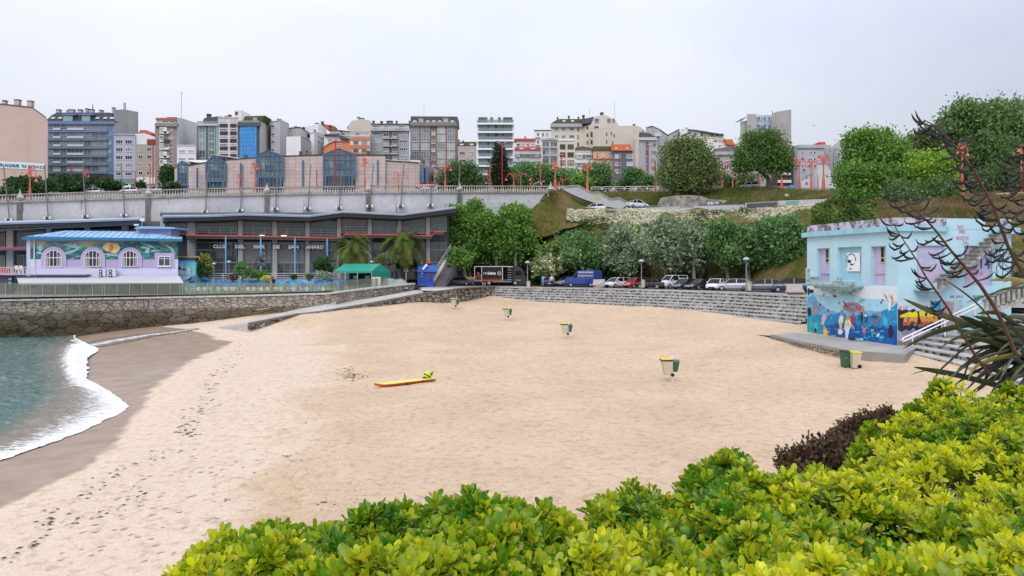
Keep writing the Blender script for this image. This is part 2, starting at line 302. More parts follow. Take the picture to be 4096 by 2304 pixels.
swash('foam','thin white foam line along the foot of the stone wall',[(330,1372),(430,1352),(560,1335),(700,1322),(796,1311)],[(400,1388),(520,1366),(620,1346),(730,1329),(797,1315)],lambda s:.1+.45*np.sin(s*3.1)**2)
swash('foam','faint curved foam line on the wet sand left of the tide mark',[(250,1360),(285,1358),(300,1357)],[(300,1420),(345,1405),(392,1396)],lambda s:.62+.3*s)
# ---- weed line on the sand
rs=np.random.RandomState(5);V=[];Fs=[]
def weed(px,py,n_,sx,sy,size):
    for _ in range(n_):
        a=px+rs.randn()*sx;c=py+rs.randn()*sy;v=PZ(a,c,.8)
        for _k in range(3): v=PZ(a,c,sandz(v.x,v.y))
        s_=size*rs.uniform(.4,1.3);an=rs.uniform(-.5,.9);dx,dy=math.cos(an)*s_,math.sin(an)*s_;w_=s_*rs.uniform(.12,.4);k=len(V)
        z=v.z+.01;V.extend([(v.x-dx,v.y-dy,z),(v.x+w_*.5,v.y-w_,z+.03),(v.x+dx,v.y+dy,z+.01),(v.x-w_*.5,v.y+w_,z+.03)]);Fs.append((k,k+1,k+2,k+3))
for L,k,s_ in [([(985,1345),(940,1420),(900,1470),(850,1520),(830,1545),(820,1600),(795,1640),(760,1690),(740,1720),(770,1740)],17,.13),([(700,1800),(600,1840),(520,1860),(450,1900),(380,1950),(300,1990),(230,2060),(180,2130),(100,2200),(60,2260)],11,.11),
 ([(545,1950),(560,2000),(500,2030),(400,2060),(280,2080),(250,2110)],11,.1),([(1395,1480),(1420,1510),(1380,1500)],34,.16),([(1120,1820),(1190,1850),(1230,1900)],9,.10),([(1240,1960),(1270,2000),(1340,2020)],12,.09)]:
    for (a,c),(d,e) in zip(L[:-1],L[1:]):
        for j in range(6): f_=j/6;weed(a+(d-a)*f_+rs.randn()*8,c+(e-c)*f_,max(1,k//4),24,9,s_*.85)
for _ in range(220): weed(rs.uniform(850,1500),rs.uniform(1600,2050),1,1,1,.06)
tag(npmesh('seaweed',np.array(V),np.array(Fs),M('weed',(.035,.028,.02),.9,.3,5)),'dark seaweed scraps strewn along the tide line','seaweed',kind='stuff')
V=[];Fs=[]
for _ in range(230):
    a=rs.uniform(0,1);px=200+a*1000+rs.randn()*90;py=1500+rs.uniform(0,1)*750
    if px>np.interp(py,[1500,1700,1900,2300],[1250,1180,1000,900]) or px<np.interp(py,[1500,1700,1900,2300],[860,760,560,150]): continue
    v=PZ(px,py,.6)
    for _k in range(3): v=PZ(px,py,sandz(v.x,v.y))
    an=rs.uniform(0.2,1.1);k=len(V);L_=rs.uniform(.06,.12);W_=L_*rs.uniform(.35,.7);ca,sa=math.cos(an),math.sin(an)
    for j in range(8):
        t_=j*math.pi/4;ex,ey=L_*math.cos(t_),W_*math.sin(t_);V.append((v.x+ex*ca-ey*sa,v.y+ex*sa+ey*ca,v.z+.018))
    Fs.append(tuple(range(k,k+8)))
tag(npmesh('footprints',np.array(V),np.array(Fs),M('trodden_sand',(.47,.375,.285),.95,.25,9)),'scattered footprints trodden into the smooth sand','footprints',kind='stuff')
# ---- hill and roads: strips of terrain, rows front -> back
def surf(name,rows,mat,px0,px1,npx=160,sub=6,nz=0.,fade=True,tintf=None,label=None,cat=None):
    """rows: list of dict px->(py,Y) given as lists [(px,py,Y),...]"""
    xs=np.linspace(px0,px1,npx);L=[]
    for r in rows:
        py=np.interp(xs,[a[0] for a in r],[a[1] for a in r]);Y=np.interp(xs,[a[0] for a in r],[a[2] for a in r]);L.append(np.stack([(xs-2048)*Y/F,Y,CZ+(HY-py)*Y/F],-1))
    out=[]
    for a,b_ in zip(L[:-1],L[1:]):
        for k in range(sub): out.append(a+(b_-a)*k/sub)
    out.append(L[-1]);A=np.stack(out,0)
    if nz: A[...,2]+=(fbm(A[...,0]*.35,A[...,1]*.35,4,6)-.47)*nz;A[...,1]+=(fbm(A[...,0]*.3,A[...,2]*.4,3,8)-.44)*nz
    nv,nu=A.shape[:2];f=grid_faces(nv,nu)
    return tag(npmesh(name,A.reshape(-1,3),f,mat,smooth=True),label,cat,kind='structure')
grass=bpy.data.materials.new('dry_grass');grass.use_nodes=True;n=grass.node_tree.nodes;l=grass.node_tree.links;b=n['Principled BSDF'];b.inputs['Roughness'].default_value=.95;b.inputs['Specular IOR Level'].default_value=.1
g=n.new('ShaderNodeNewGeometry');n1=noise(.16,5,g.outputs['Position'],.65);n2=noise(2.2,8,g.outputs['Position'],.75);n5=noise(.3,6,g.outputs['Position'],.7)
c1=ramp(n1.outputs[0],.40,(.115,.135,.035),.62,(.27,.205,.095));e=c1.color_ramp.elements.new(.5);e.color=(.17,.16,.05,1)
c2=ramp(n2.outputs[0],.3,(.35,.33,.3),.68,(1.25,1.2,1.1));gc=mix(1.,c1.outputs[0],c2.outputs[0],'MULTIPLY')
l.new(gc,b.inputs['Base Color']);bp=n.new('ShaderNodeBump');bp.inputs['Distance'].default_value=.5;l.new(n2.outputs[0],bp.inputs['Height']);l.new(bp.outputs[0],b.inputs['Normal'])
asph=M('asphalt',(.085,.085,.09),.9,.2,.6);pave=M('pavement',(.34,.33,.32),.85,.15,.8);conc=M('concrete',(.40,.40,.41),.85,.22,.5,streak=.55);pale=M('pale_concrete',(.52,.52,.53),.85,.18,.7)
PZ5=5.2
EDGE=[(1980,1146),(2300,1152.5),(2600,1159),(2900,1168.5),(3228,1183)]
EW=[PZ(a,c,PZ5) for a,c in EDGE]
mb=MB();pts=[PZ(1676,1153,PZ5),PZ(1860,1153,PZ5-.001)]+EW;mb.poly([(p.x,p.y,PZ5) for p in pts]+[(X(3300,80),80,PZ5),(X(3300,125),125,PZ5),(X(1400,128),128,PZ5),(X(1400,108),108,PZ5)])
tag(mb.build('car_park',asph,origin=O0),'dark asphalt car park above the steps','car park',kind='structure')
mb=MB()
for a,b_ in zip(EW[:-1],EW[1:]):
    nrm=V3((-(b_-a).y,(b_-a).x,0)).normalized();nrm=nrm if nrm.y>0 else -nrm
    mb.quad(a+V3((0,0,.004)),b_+V3((0,0,.004)),b_+nrm*2.4+V3((0,0,.004)),a+nrm*2.4+V3((0,0,.004)))
a=PZ(1676,1155,PZ5+.004);
mb.poly([(p.x,p.y,PZ5+.004) for p in [PZ(1676,1155,PZ5),PZ(1860,1153,PZ5),EW[0],EW[0]+V3((0,2.4,0)),PZ(1800,1143,PZ5),PZ(1690,1146,PZ5)]])
tag(mb.build('promenade',M('promenade',(.36,.31,.30),.85,.15,1.2),origin=O0),'pinkish paved promenade along the top of the steps','pavement',kind='structure')
r0=[(1700,1140,128),(2060,1141,121),(2150,1144,116.5),(2300,1146,113),(2700,1150,110),(3000,1158,100),(3230,1172,82),(3700,1190,66),(4100,1195,62),(4900,1300,58)]
r1=[(1700,1000,134),(2080,1010,125),(2300,990,119),(2700,1000,114),(3000,1010,106),(3230,1010,92),(3600,1000,76),(4100,1000,72),(4900,1000,66)]
r2=[(1700,900,138),(2080,885,126),(2150,873,124),(2270,850,124),(2400,848,124),(2720,850,122),(2980,842,118),(3100,836,116),(3300,818,110),(3420,850,100),(3600,885,84),(4100,885,80),(4900,880,74)]
r2b=[(1700,900,140),(2080,882,128),(2150,870,126),(2270,846,127),(2400,846,130),(2720,843,127),(2980,834,123),(3100,828,121),(3300,812,114),(3420,830,104),(3600,850,92),(4100,850,86),(4900,850,80)]
tag(surf('hillside',[r0,r1,r2,r2b],grass,1700,4900,220,10,1.6),'steep overgrown hillside behind the car park','hillside')
r3=[(1700,880,140),(2080,868,134),(2400,838,136),(2720,838,134),(2980,828,128),(3100,820,126),(3300,805,118),(3420,815,108),(3600,830,98),(4100,826,94),(4900,830,86)]
r4=[(1700,870,141),(2080,860,135),(2110,850,136),(2250,826,139),(2400,825,141),(2560,822,141),(2720,818,137),(2980,815,132),(3100,805,130),(3300,796,122),(3420,800,112),(3600,810,104),(4100,790,98),(4900,780,92)]
tag(surf('lower_road',[r2b,r3,r4],asph,2080,3420,80,2),'narrow road running below the grass bank','road')
tag(surf('mound',[[(2040,990,118),(2150,950,118),(2300,905,121),(2420,880,124)],[(2040,925,119),(2110,862,120),(2200,838,121),(2300,842,126),(2420,858,127)],[(2040,900,120),(2130,832,121),(2188,768,122),(2215,764,124),(2255,772,133),(2290,795,134),(2330,825,131),(2420,856,128)]],grass,2060,2420,60,10,.9),'rough grass mound against the end of the concrete wall','mound')
r5=[(2080,812,138),(2160,790,140),(2250,790,143),(2400,795,144),(2560,800,144),(2720,790,143),(2900,775,140),(3150,790,134),(3300,785,126),(3450,790,116),(3600,800,110),(4100,788,102),(4900,770,96)]
r6=[(2080,790,142),(2170,768,145),(2250,764,146),(2400,770,149),(2560,771,150),(2720,770,150),(2850,758,146),(3050,752,142),(3200,762,140),(3300,766,132),(3450,768,124),(3600,772,120),(4100,776,110),(4900,750,104)]
r7=[(2080,790,170),(2400,765,175),(3000,756,175),(3400,755,160),(3700,730,140),(4100,700,140),(4900,680,130)]
tag(surf('grass_bank',[r4,r5,r6],grass,2080,4900,220,9,1.0),'dry grass bank between the two roads','grass bank')
xs=np.linspace(-1500,5200,90);gz=lambda Y:20.8+(Y-126)*(37.2-20.8)/(250-126)
V=[];
WH=lambda px:(107+13.9)/(1-.184*(px-2048)/2900)+1.3
for Y0_ in [107,112,118,126,135,150,165,180,200,225,250,300,420,700]:
    for px in xs:
        Y=max(Y0_,WH(min(px,2200)))
        if px<2200: zb=ip(Y,[(107,17.9),(115,18.2),(126,20.),(160,24.8),(250,36.6),(700,62)])
        else: zb=ip(Y,[(107,4.5),(126,12.),(140,18.),(149,22.2),(160,24.3),(250,36.6),(700,62)])
        if px>3300: zb-= (px-3300)/900*2.5 if Y>149 else 0
        V.append((X(px,Y),Y,zb if 2200>px or Y>=145 else min(zb,Z(900,Y))))
tag(npmesh('terrain',np.array(V),grid_faces(14,90)[:,::-1],M('road_plain',(.16,.165,.16),.95,.35,.12),smooth=True),'rising city ground with roads behind the balustrade','terrain',kind='structure')
# ================= building kit
GROUPN={}
_wc={}
white=M('white_paint',(.74,.75,.77),.6,.06,1);dgrey=M('dark_frame',(.055,.055,.06),.5,0);alu=M('aluminium',(.42,.43,.45),.4,0,metal=.3);brownf=M('brown_frame',(.13,.075,.055),.6,0)
FR={'w':white,'d':dgrey,'a':alu,'b':brownf,'u':M('blue_frame',(.08,.14,.27),.5,0)}
PN={'n':pane_mat('pane',(.035,.042,.05),(.42,.44,.46),.62),'l':pane_mat('pane_light',(.30,.34,.37),(.55,.58,.6),.4),'g':pane_mat('pane_green',(.10,.15,.14),(.36,.40,.33),.5),'c':pane_mat('pane_cyan',(.12,.22,.25),(.28,.40,.42),.5),'k':pane_mat('pane_dark',(.02,.025,.03),(.07,.08,.09),.6),'s':pane_mat('pane_steel',(.10,.13,.17),(.2,.25,.3),.5)}
def win_mesh(w,h,fr,pn,k,tr):
    key=(round(w,1),round(h,1),fr,pn,k,tr)
    if key in _wc: return _wc[key]
    w,h=key[0],key[1];t=.09 if w>1 else .07;m=MB()
    m.box(-w/2,w/2,-.10,.05,0,t);m.box(-w/2,w/2,-.10,.05,h-t,h);m.box(-w/2,-w/2+t,-.10,.05,t,h-t);m.box(w/2-t,w/2,-.10,.05,t,h-t)
    for i in range(1,k): x=-w/2+w*i/k;m.box(x-.035,x+.035,-.08,.05,t,h-t)
    if tr: m.box(-w/2+t,w/2-t,-.078,.05,h*tr-.03,h*tr+.03)
    m.box(-w/2-.08,w/2+.08,-.16,.05,-.07,-.002)
    a=m.build('window',FR[fr],origin=O0).data
    m=MB();m.box(-w/2+.04,w/2-.04,-.03,.03,.04,h-.04);b_=m.build('pane',PN[pn],origin=O0).data
    for o in [o for o in bpy.data.objects if o.data in (a,b_)]: bpy.data.objects.remove(o)
    _wc[key]=(a,b_);return _wc[key]
def put_window(par,pos,w,h,ang,fr='w',pn='n',k=2,tr=0,name='window'):
    a,b_=win_mesh(w,h,fr,pn,k,tr);o=bpy.data.objects.new(name,a);COL.objects.link(o);o.parent=par;o.location=V3(pos)-root_of(par);o.rotation_euler=(0,0,ang)
    p=bpy.data.objects.new('pane',b_);COL.objects.link(p);p.parent=o;return o
class Bld:
    def __init__(s,label,px,Y,name='apartment_building',cat='building',base=None,group='apartment blocks on the hill'):
        s.base=base if base is not None else ip(Y,[(150,22),(200,29.5),(250,35.8),(300,39)]);s.Y=Y
        s.r=thing(name,label,cat,(X(px,Y),Y,s.base),group)
    def wall(s,pts,col,back=12,roofm=None,name='wall',zb=None,oh=.25,eave=.25):
        """pts [(px,py_top,Y)] left to right"""
        zb=s.base-1 if zb is None else zb;m=MB();f=[P(*p) for p in pts];mx_=sum(q.x/q.y for q in f)/len(f);k=[q+V3((mx_*back,back,0)) for q in f];n_=len(f)
        bt=[V3((q.x,q.y,zb)) for q in f];bk=[V3((q.x,q.y,zb)) for q in k]
        for i in range(n_-1):
            m.quad(bt[i],bt[i+1],f[i+1],f[i]);m.quad(bk[i+1],bk[i],k[i],k[i+1]);m.quad(f[i],f[i+1],k[i+1],k[i])
        m.quad(bk[0],bt[0],f[0],k[0]);m.quad(bt[-1],bk[-1],k[-1],f[-1]);s.seg=pts
        o=m.build(name,col,s.r)
        if roofm:
            m=MB();u=V3((0,0,eave));d=V3((0,-oh,.0))
            for i in range(n_-1):
                a,b_,c,e=f[i]+d,f[i+1]+d,k[i+1],k[i];g_=V3((0,0,.012));m.hexa([a+g_,b_+g_,c+g_,e+g_],[a+u,b_+u,c+u,e+u])
            m.build('roof',roofm,s.r)
        return o
    def box(s,name,px0,px1,py0,py1,Y,th,mat,par=None):
        m=MB();m.box(X(px0,Y),X(px1,Y),Y,Y+th,Z(py1,Y),Z(py0,Y));return m.build(name,mat,par or s.r)
    def poly(s,name,pts,Y,th,mat,par=None):
        m=MB();m.ext([P(a,c,Y) for a,c in reversed(pts)],(0,th,0));return m.build(name,mat,par or s.r)
    def wins(s,cols,rows,a=None,b_=None,fr='w',pn='n',k=2,tr=0,name='window',jit=0):
        """a,b_ = (px,Y) ends of the wall;rows in py at end a"""
        a=a or (0,s.Y);b_=b_ or (4096,s.Y)
        A=V3((X(*a),a[1],0));Bv=V3((X(*b_),b_[1],0));d=(Bv-A).normalized();ang=math.atan2(d.y,d.x)
        def hit(px):
            k_=(px-2048)/F;tt=(A.x-k_*A.y)/(k_*d.y-d.x);return A+d*tt
        for c0,c1 in cols:
            p,q_=hit(c0),hit(c1)
            for r0_,r1_ in rows:
                z0,z1=Z(r1_,a[1]),Z(r0_,a[1]);mid=(p+q_)/2;put_window(s.r,(mid.x,mid.y,z0),(q_-p).length,z1-z0,ang,fr,pn,k,tr,name)
    def chim(s,L,Y,mat,th=1.2):
        for px0,px1,py0,py1 in L:
            c=s.box('chimney',px0,px1,py0+3,py1,Y,th,mat);s.box('chimney_cap',px0-1,px1+1,py0,py0+2.8,Y-.1,th+.2,M('cap',(.05,.045,.05),.8,.1),c)
    def slabs(s,px0,px1,pys,h,Y,th,mat,name='balcony'):
        for y in pys: s.box(name,px0,px1,y,y+h,Y,th,mat)
def RR(y0,h,dy,n_): return [(y0+i*dy,y0+i*dy+h) for i in range(n_)]
W=lambda k,c,v=.08,st=.12:M(k,c,.85,v,.25,streak=st)
# ================= the city on the hill
slate=M('slate',(.085,.09,.10),.7,.15,1.);tile=M('red_tile',(.42,.14,.08),.8,.2,2.);moss=M('mossy_roof',(.10,.105,.04),.9,.4,1.);
beige=W('beige_render',(.56,.50,.44));cream=W('cream_render',(.62,.57,.47));wht=W('white_render',(.70,.70,.71),.06,.15);gry=W('grey_render',(.40,.40,.42));lgry=W('light_grey_render',(.53,.53,.54),.08,.2);stain=W('stained_concrete',(.43,.43,.42),.18,.35)
rail=glass_mat('rail_glass',(.30,.38,.40),.45)
B=Bld('tall blank pinkish gable wall with a rental banner across it',60,215)
pinkw=W('pink_render',(.52,.395,.345),.06,.12);B.wall([(-420,470,215),(-200,417,215),(0,417,215),(130,431,215),(185,470,215),(191,482,215)],pinkw,16,slate)
B.chim([(8,20,400,420),(56,75,397,426),(108,126,402,434)],216,pinkw)
bn=B.poly('banner',[(-40,642),(180,655),(180,681),(-40,670)],214.85,.06,M('banner_cloth',(.62,.72,.74),.7,.05))
u=(P(180,655,214.8)-P(-40,642,214.8));mt=face_mat(P(-2,667,214.8),u);mt=Matrix(((u.normalized().x,0,0,P(-2,667,214.75).x),(0,0,-1,214.75),(u.normalized().z,1,0,P(-2,667,214.75).z),(0,0,0,1)))
text('banner_lettering','EN ALQUILER  TLF. 981 914 513',X(177,215)-X(-2,215),1.05,M('teal_letters',(.02,.12,.16),.6,0),B.r,mt,.02,.025)
bl=M('blue_panel',(.125,.20,.33),.6,.1,.4);blw=M('balcony_white',(.50,.52,.58),.6,.04)
B=Bld('blue grey apartment block with long bands of glazed balconies',320,248)
B.wall([(190,486,248),(428,486,248),(455,486,248)],bl,13);B.wall([(455.3,440,249.5),(497,437,255),(553,448,262)],stain,8,None,'side_wall')
B.box('cornice',188,457,484,497,247.4,.6,bl);B.poly('roof',[(180,486),(205,462),(226,450),(440,450),(456,484)],249,9,slate)
rows=[497,530,563,597,630,663]
for i,r in enumerate(rows):
    B.wins([(194,211),(213,240),(243,267),(269,333),(336,365),(367,396),(398,426)],[(r,r+22)],fr='a',pn='g' if i in(2,3,5) else 's',k=4,tr=.35)
    B.slabs(212,241,[r+14],9,247.3,.6,blw);B.slabs(268,334,[r+14],9,247.3,.6,blw);B.box('floor_band',190,428,r+23.5,r+32,247.5,.5,bl)
B.wins([(435,446)],RR(532,13,33.5,5),fr='a',pn='l',k=1);B.box('ground_floor',192,455,698,745,247.7,.3,M('shop_front',(.05,.05,.055),.5,.2,.6))
for a,b_ in((203,221),(231,249),(380,398),(412,430),(437,455)): B.poly('skylight',[(a,475),(a+4,468),(b_,468),(b_-3,475)],248.7,.3,wht)
B.box('attic_window',252,290,460,484,248.2,1.5,M('cyan_glass',(.25,.38,.38),.2,.05));B.box('attic_window',327,360,460,484,248.2,1.5,MC['cyan_glass'])
B.box('attic_roof',246,304,454,460,247.8,3,bl);B.box('attic_roof',312,376,454,460,247.8,3,bl)
B.chim([(224,238,437,455),(265,272,441,452),(272,294,437,455),(310,325,437,452),(340,350,433,452),(355,371,436,452),(396,407,439,455),(447,455,429,455)],251,gry);B.box('mast',493,500,410,440,256,.6,gry);B.box('antenna',369.5,371.5,417,440,252,.2,dgrey)
lav=W('lavender_render',(.44,.43,.53));B=Bld('lavender four storey house beside the blue block',498,246);B.wall([(455,541,246),(542,541,246)],lav,10,lav);B.box('cornice',455,543,680,684,245.8,.3,lav)
B.wins([(464,491),(501,529)],RR(560,16,31.3,4)+[(689,703)],k=3);B.box('shop_front',457,542,714,735,245.8,.3,M('shop_green',(.2,.3,.27),.5,.3,.5));B.box('roof_terrace',470,538,531,541,248,.3,rail)
tau=W('taupe_render',(.37,.33,.29));B=Bld('taupe house with paired white windows and a pale sloping top wall',580,246);B.wall([(542.5,577,246),(620,577,246)],tau,10);B.poly('gable',[(540,577),(540,536),(575,533),(603,541),(620,550),(620,577)],246.4,6,wht)
B.box('roof_shed',588,619,556,577,245.7,2,M('rust_shed',(.25,.045,.03),.7,.1));B.wins([(553,571),(588,607)],[(590,605),(621,636),(652,668),(686,700)],k=2);B.poly('roof',[(553,534),(560,520),(585,520),(603,534),(603,541),(553,541)],252,6,tile)
B.box('shop_front',545,620,708,735,245.8,.3,wht)
brn=W('brown_brick',(.30,.235,.21));B=Bld('tall narrow brown block with white bays and blank white side wall',690,246)
B.wall([(620,500,246),(708,500,246)],brn,12);B.wall([(708,474,246.2),(722,471,249),(790,493,262)],wht,8,None,'side_wall');B.box('attic',626,705,478,494,247,4,lgry);B.box('roof',622,708,471,479,246.5,8,tile);B.box('chimney',667,705,468,472,248,2,tile);B.box('cornice',619,709,492,505,245,1.1,brn)
for r in RR(509,22,32.4,5): B.box('bay',638,654 if r[0]%2>1 else 666,r[0],r[1]+3,245,1.,wht);B.wins([(640,652)],[(r[0]+2,r[1]-8)],a=(620,244.85),b_=(708,244.85),k=2);B.slabs(655,674,[r[1]-6],8,245,1,dgrey if r[0]>530 and r[0]<560 else wht)
B.wins([(675,693)],RR(511,13,32.4,5),k=2);B.wins([(636,650),(652,668),(680,700)],[(482,491)],a=(620,246.8),b_=(708,246.8),fr='w',k=2);B.box('antenna',724.3,726,372,471,250,.15,alu);B.box('antenna_head',719,731,370,372.3,250,.15,alu)
B=Bld('low white block in front of the blank white wall',747,240);B.wall([(708,583,240),(783,583,240)],wht,8,wht);B.wins([(715,743),(752,777)],[(600,612),(632,645),(664,676)],k=3,pn='l')
grn=M('green_glass_panel',(.26,.38,.38),.3,.2,.6);B=Bld('slim block of green glazed bays with dark columns',830,245);B.wall([(788,498,245),(872,498,245)],W('dark_col',(.12,.13,.12)),11);B.box('cornice',788,873,495,502,244.3,.7,lgry);B.box('roof_railing',788,872,484,495,244.4,.1,rail)
B.poly('roof',[(812,480),(818,472),(870,465),(888,466),(888,495),(812,495)],248,6,slate);B.chim([(826,840,455,472)],249,dgrey)
B.wins([(796,823),(835,860)],RR(503,29,32.4,7),fr='w',pn='c',k=2,tr=.4);B.box('side_glazing',863,871,503,720,244.7,.3,grn)
B=Bld('off white block with stacked dark brown panels under its windows',913,245);cw=W('offwhite_render',(.60,.58,.56));B.wall([(872,472,245),(955,472,245)],cw,11,cw);B.poly('roof',[(885,472),(903,462),(925,466),(942,475),(942,480),(885,480)],248,6,tile);B.chim([(912,921,458,466)],250,slate)
bp_=M('brown_panel',(.055,.03,.028),.6,.1)
for a,b_ in((879,910),(920,945)):
    for i in range(6): B.box('panel',a,b_,495+i*30.3,509+i*30.3,244.8,.3,bp_)
    B.wins([(a,b_)],RR(515,9,30.3,6),k=4)
for a in (880,921): B.box('attic_window',a,a+22,476,488,244.9,.2,lgry)
B=Bld('white roof house with one dark window rising behind the brown panels',970,262);B.wall([(938,442,262),(966,440,262),(1002,458,264)],wht,10);B.wins([(941,951)],[(447,458)],fr='d',pn='k',k=1)
B=Bld('block with a bright blue mirrored glass front and blank side wall',995,243);B.wall([(950,492,243),(1040,492,243)],W('dark_stone',(.12,.11,.12)),10);B.wall([(1040.3,490,243.2),(1060,463,248),(1083,475,256)],W('pale_side',(.53,.52,.50),.06),8,None,'side_wall');B.box('fascia',949,1039,490,504,242,1.1,slate)
bgm=M('mirror_blue',(.03,.25,.62),.12,.25,.8,spec=.8)
for i in range(5):
    for j in range(8): B.box('glass_panel',959.5+i*13.5,972.4+i*13.5,505+j*16.2,520.6+j*16.2,242.4,.5,bgm)
B.poly('roof',[(967,490),(980,465),(1060,462),(1041,490)],244,7,moss);B.box('attic_window',1011,1028,470,489,243,2,M('cyan_glass',(.25,.38,.38)));B.box('roof_railing',963,1038,481,490,242.1,.1,rail)
B=Bld('grey white block with a column of small windows and stained flank',1120,250);B.wall([(1083,486,250),(1103,486,250),(1120,480,251),(1156,497,258)],lgry,9,lgry);B.wins([(1085,1098)],[(500,511),(532,543),(562,574),(595,606)],fr='w',pn='k',k=2);B.chim([(1108,1121,475,488)],253,stain)
B=Bld('stained grey gable behind the low white wall',1195,258);B.wall([(1153,514,258),(1200,510,258),(1222,523,258),(1255,545,262)],stain,9,slate);B.chim([(1178,1186,505,515),(1208,1216,508,518)],259,dgrey);B.wins([(1228,1240)],[(533,547)],fr='d',pn='k',k=1,a=(1222,258),b_=(1255,262))
B=Bld('low white blank wall house with dark sloping roof and grey side windows',1190,235);B.wall([(1145,547,235),(1203,545,235)],wht,9);B.wall([(1203,545,235.2),(1258,577,250)],gry,7,slate,'side_wall');B.wins([(1219,1232),(1236,1247)],[(588,603)],a=(1203,235.2),b_=(1258,250),k=2,fr='w');B.wins([(1219,1232)],[(618,630)],a=(1203,235.2),b_=(1258,250),k=2)
B=Bld('white gabled block with stepped balconies and a tiled roof beyond',1265,262);B.wall([(1220,508,262),(1274,494,262),(1307,517,266)],wht,9);B.poly('roof',[(1280,495),(1300,497),(1336,503),(1336,520),(1306,517)],268,5,tile);B.chim([(1262,1272,491,500),(1284,1292,485,497),(1314,1322,500,506)],267,slate);B.wins([(1256,1263)],[(519,527)],fr='d',pn='k',k=1)
B=Bld('white block of glazed corner balconies below the gabled block',1280,248);B.wall([(1240,535,246),(1256,528,246),(1310,545,258)],wht,8,wht);
for j in range(4): B.wins([(1268,1280),(1281,1295)],[(533+j*21,546+j*21)],a=(1256,246),b_=(1310,258),fr='w',pn='l',k=3)
B=Bld('dark roofed terrace house with glazed attic behind the orange house',1340,245);B.wall([(1297,545,245),(1360,545,245),(1402,560,250)],wht,8,slate);B.wins([(1312,1330),(1334,1352)],[(555,568)],k=2,pn='n');B.poly('roof',[(1297,541),(1300,535),(1345,535),(1382,548),(1382,560),(1350,543)],244,5,slate)
B=Bld('pale roofs and attic dormers stacked between gables',1375,256);B.wall([(1320,524,256),(1345,522,256),(1400,528,256)],gry,8,slate);B.wins([(1345,1360),(1364,1380),(1384,1398)],[(532,543)],k=2);B.chim([(1363,1369,525,535)],256,slate)
B=Bld('low bright orange house with rounded gable',1345,230);B.wall([(1292,602,230),(1302,585,230),(1322,573,230),(1345,568,230),(1400,570,230)],W('orange_render',(.62,.22,.10)),9,tile);B.wins([(1353,1367)],[(574,583)],k=2)
B=Bld('cream block banded with salmon red stripes',1440,240);sal=W('salmon',(.55,.20,.13));B.wall([(1400.5,527,240),(1478,527,240)],cream,9,cream)
for y in (548,580,612,644): B.box('stripe',1400,1478,y,y+13,239.8,.3,sal)
B.wins([(1402,1420),(1421,1439),(1440,1458),(1459,1477)],[(530,543)],k=2,pn='l');B.wins([(1413,1434),(1446,1468)],RR(563,15,32,3),k=2,pn='g',fr='a')
B=Bld('big plain beige gable with chimneys behind the striped block',1440,264);B.wall([(1393,503,264),(1402,488,264),(1412,481,264),(1475,479,264),(1491,492,264)],beige,9);B.chim([(1428,1437,467,485),(1439,1455,472,485),(1388,1393,505,515),(1424,1434,514,524),(1455,1470,514,524)],264.2,beige)
B=Bld('blue grey block with recessed balconies down its middle',1560,245);bg_=W('bluegrey_render',(.34,.355,.39));B.wall([(1481,515,245),(1638,515,245)],bg_,11);B.box('cornice',1480,1639,513,523,244,1.1,stain);B.box('attic',1484,1636,497,513,247,5,lgry);B.box('roof',1482,1638,494,497.5,246.5,6,slate)
B.chim([(1490,1496,482,497),(1521,1529,484,497),(1546,1552,483,497),(1556,1560,482,497),(1564,1569,483,497),(1583,1588,483,497),(1635,1639,483,520)],248,slate);B.wins([(1489,1522),(1597,1631)],RR(528,13,31.5,5),k=4)
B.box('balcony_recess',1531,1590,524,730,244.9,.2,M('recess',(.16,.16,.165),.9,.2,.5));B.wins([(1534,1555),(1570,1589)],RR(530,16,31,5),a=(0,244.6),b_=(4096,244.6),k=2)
for y in RR(549,6,31,5): B.slabs(1531,1558,[y[0]],6,243.8,1.2,stain);B.slabs(1562,1590,[y[0]],6,243.8,1.2,stain)
B.wins([(1490,1512),(1535,1552),(1595,1615)],[(500,511)],a=(0,246.8),b_=(4096,246.8),k=3,fr='w')
B=Bld('brown brick block with four columns of large white square windows',1735,262);bk=W('brown_brick_b',(.235,.165,.145));B.wall([(1641,500,262),(1830,500,262),(1832,500,266)],bk,11);B.poly('roof',[(1641,500),(1643,465),(1829,466),(1831,500)],263,9,slate)
B.wins([(1647,1676),(1684,1717),(1750,1781),(1789,1820)],RR(505,28,33.4,6),k=3,pn='l',tr=.5);B.wins([(1727,1741)],RR(527,14,33.2,5),k=1,pn='l');B.box('roof_railing',1641,1826,487,499,261.4,.1,rail);B.box('cornice',1640,1831,498,504,261.2,.8,bk)
for a,b_ in((1672,1697),(1770,1797)): B.poly('dormer',[(a,500),(a,469),(b_-6,471),(b_,480),(b_,500)],261.7,2,bk);B.wins([(a+6,b_-6)],[(477,490)],a=(0,261.6),b_=(4096,261.6),k=2,pn='l')
for a in (1652,1704,1728,1752,1802): B.box('skylight',a,a+14,482,489,262.7,.5,wht)
B.box('antenna',1695,1696.5,413,466,265,.15,alu)
B=Bld('small mauve grey house between the brown block and the white tower',1867,258);B.wall([(1831,585,258),(1906,585,258)],W('mauve_render',(.43,.375,.365)),9);B.poly('roof',[(1831,585),(1833,567),(1905,567),(1906,585)],258.6,6,moss);B.wins([(1838,1860),(1873,1896)],RR(606,14,30.5,4),k=3);B.chim([(1833,1837,558,568),(1850,1854,562,568)],260,dgrey)
for a in (1839,1879): B.box('skylight',a,a+15,575,581,258.3,.5,wht)
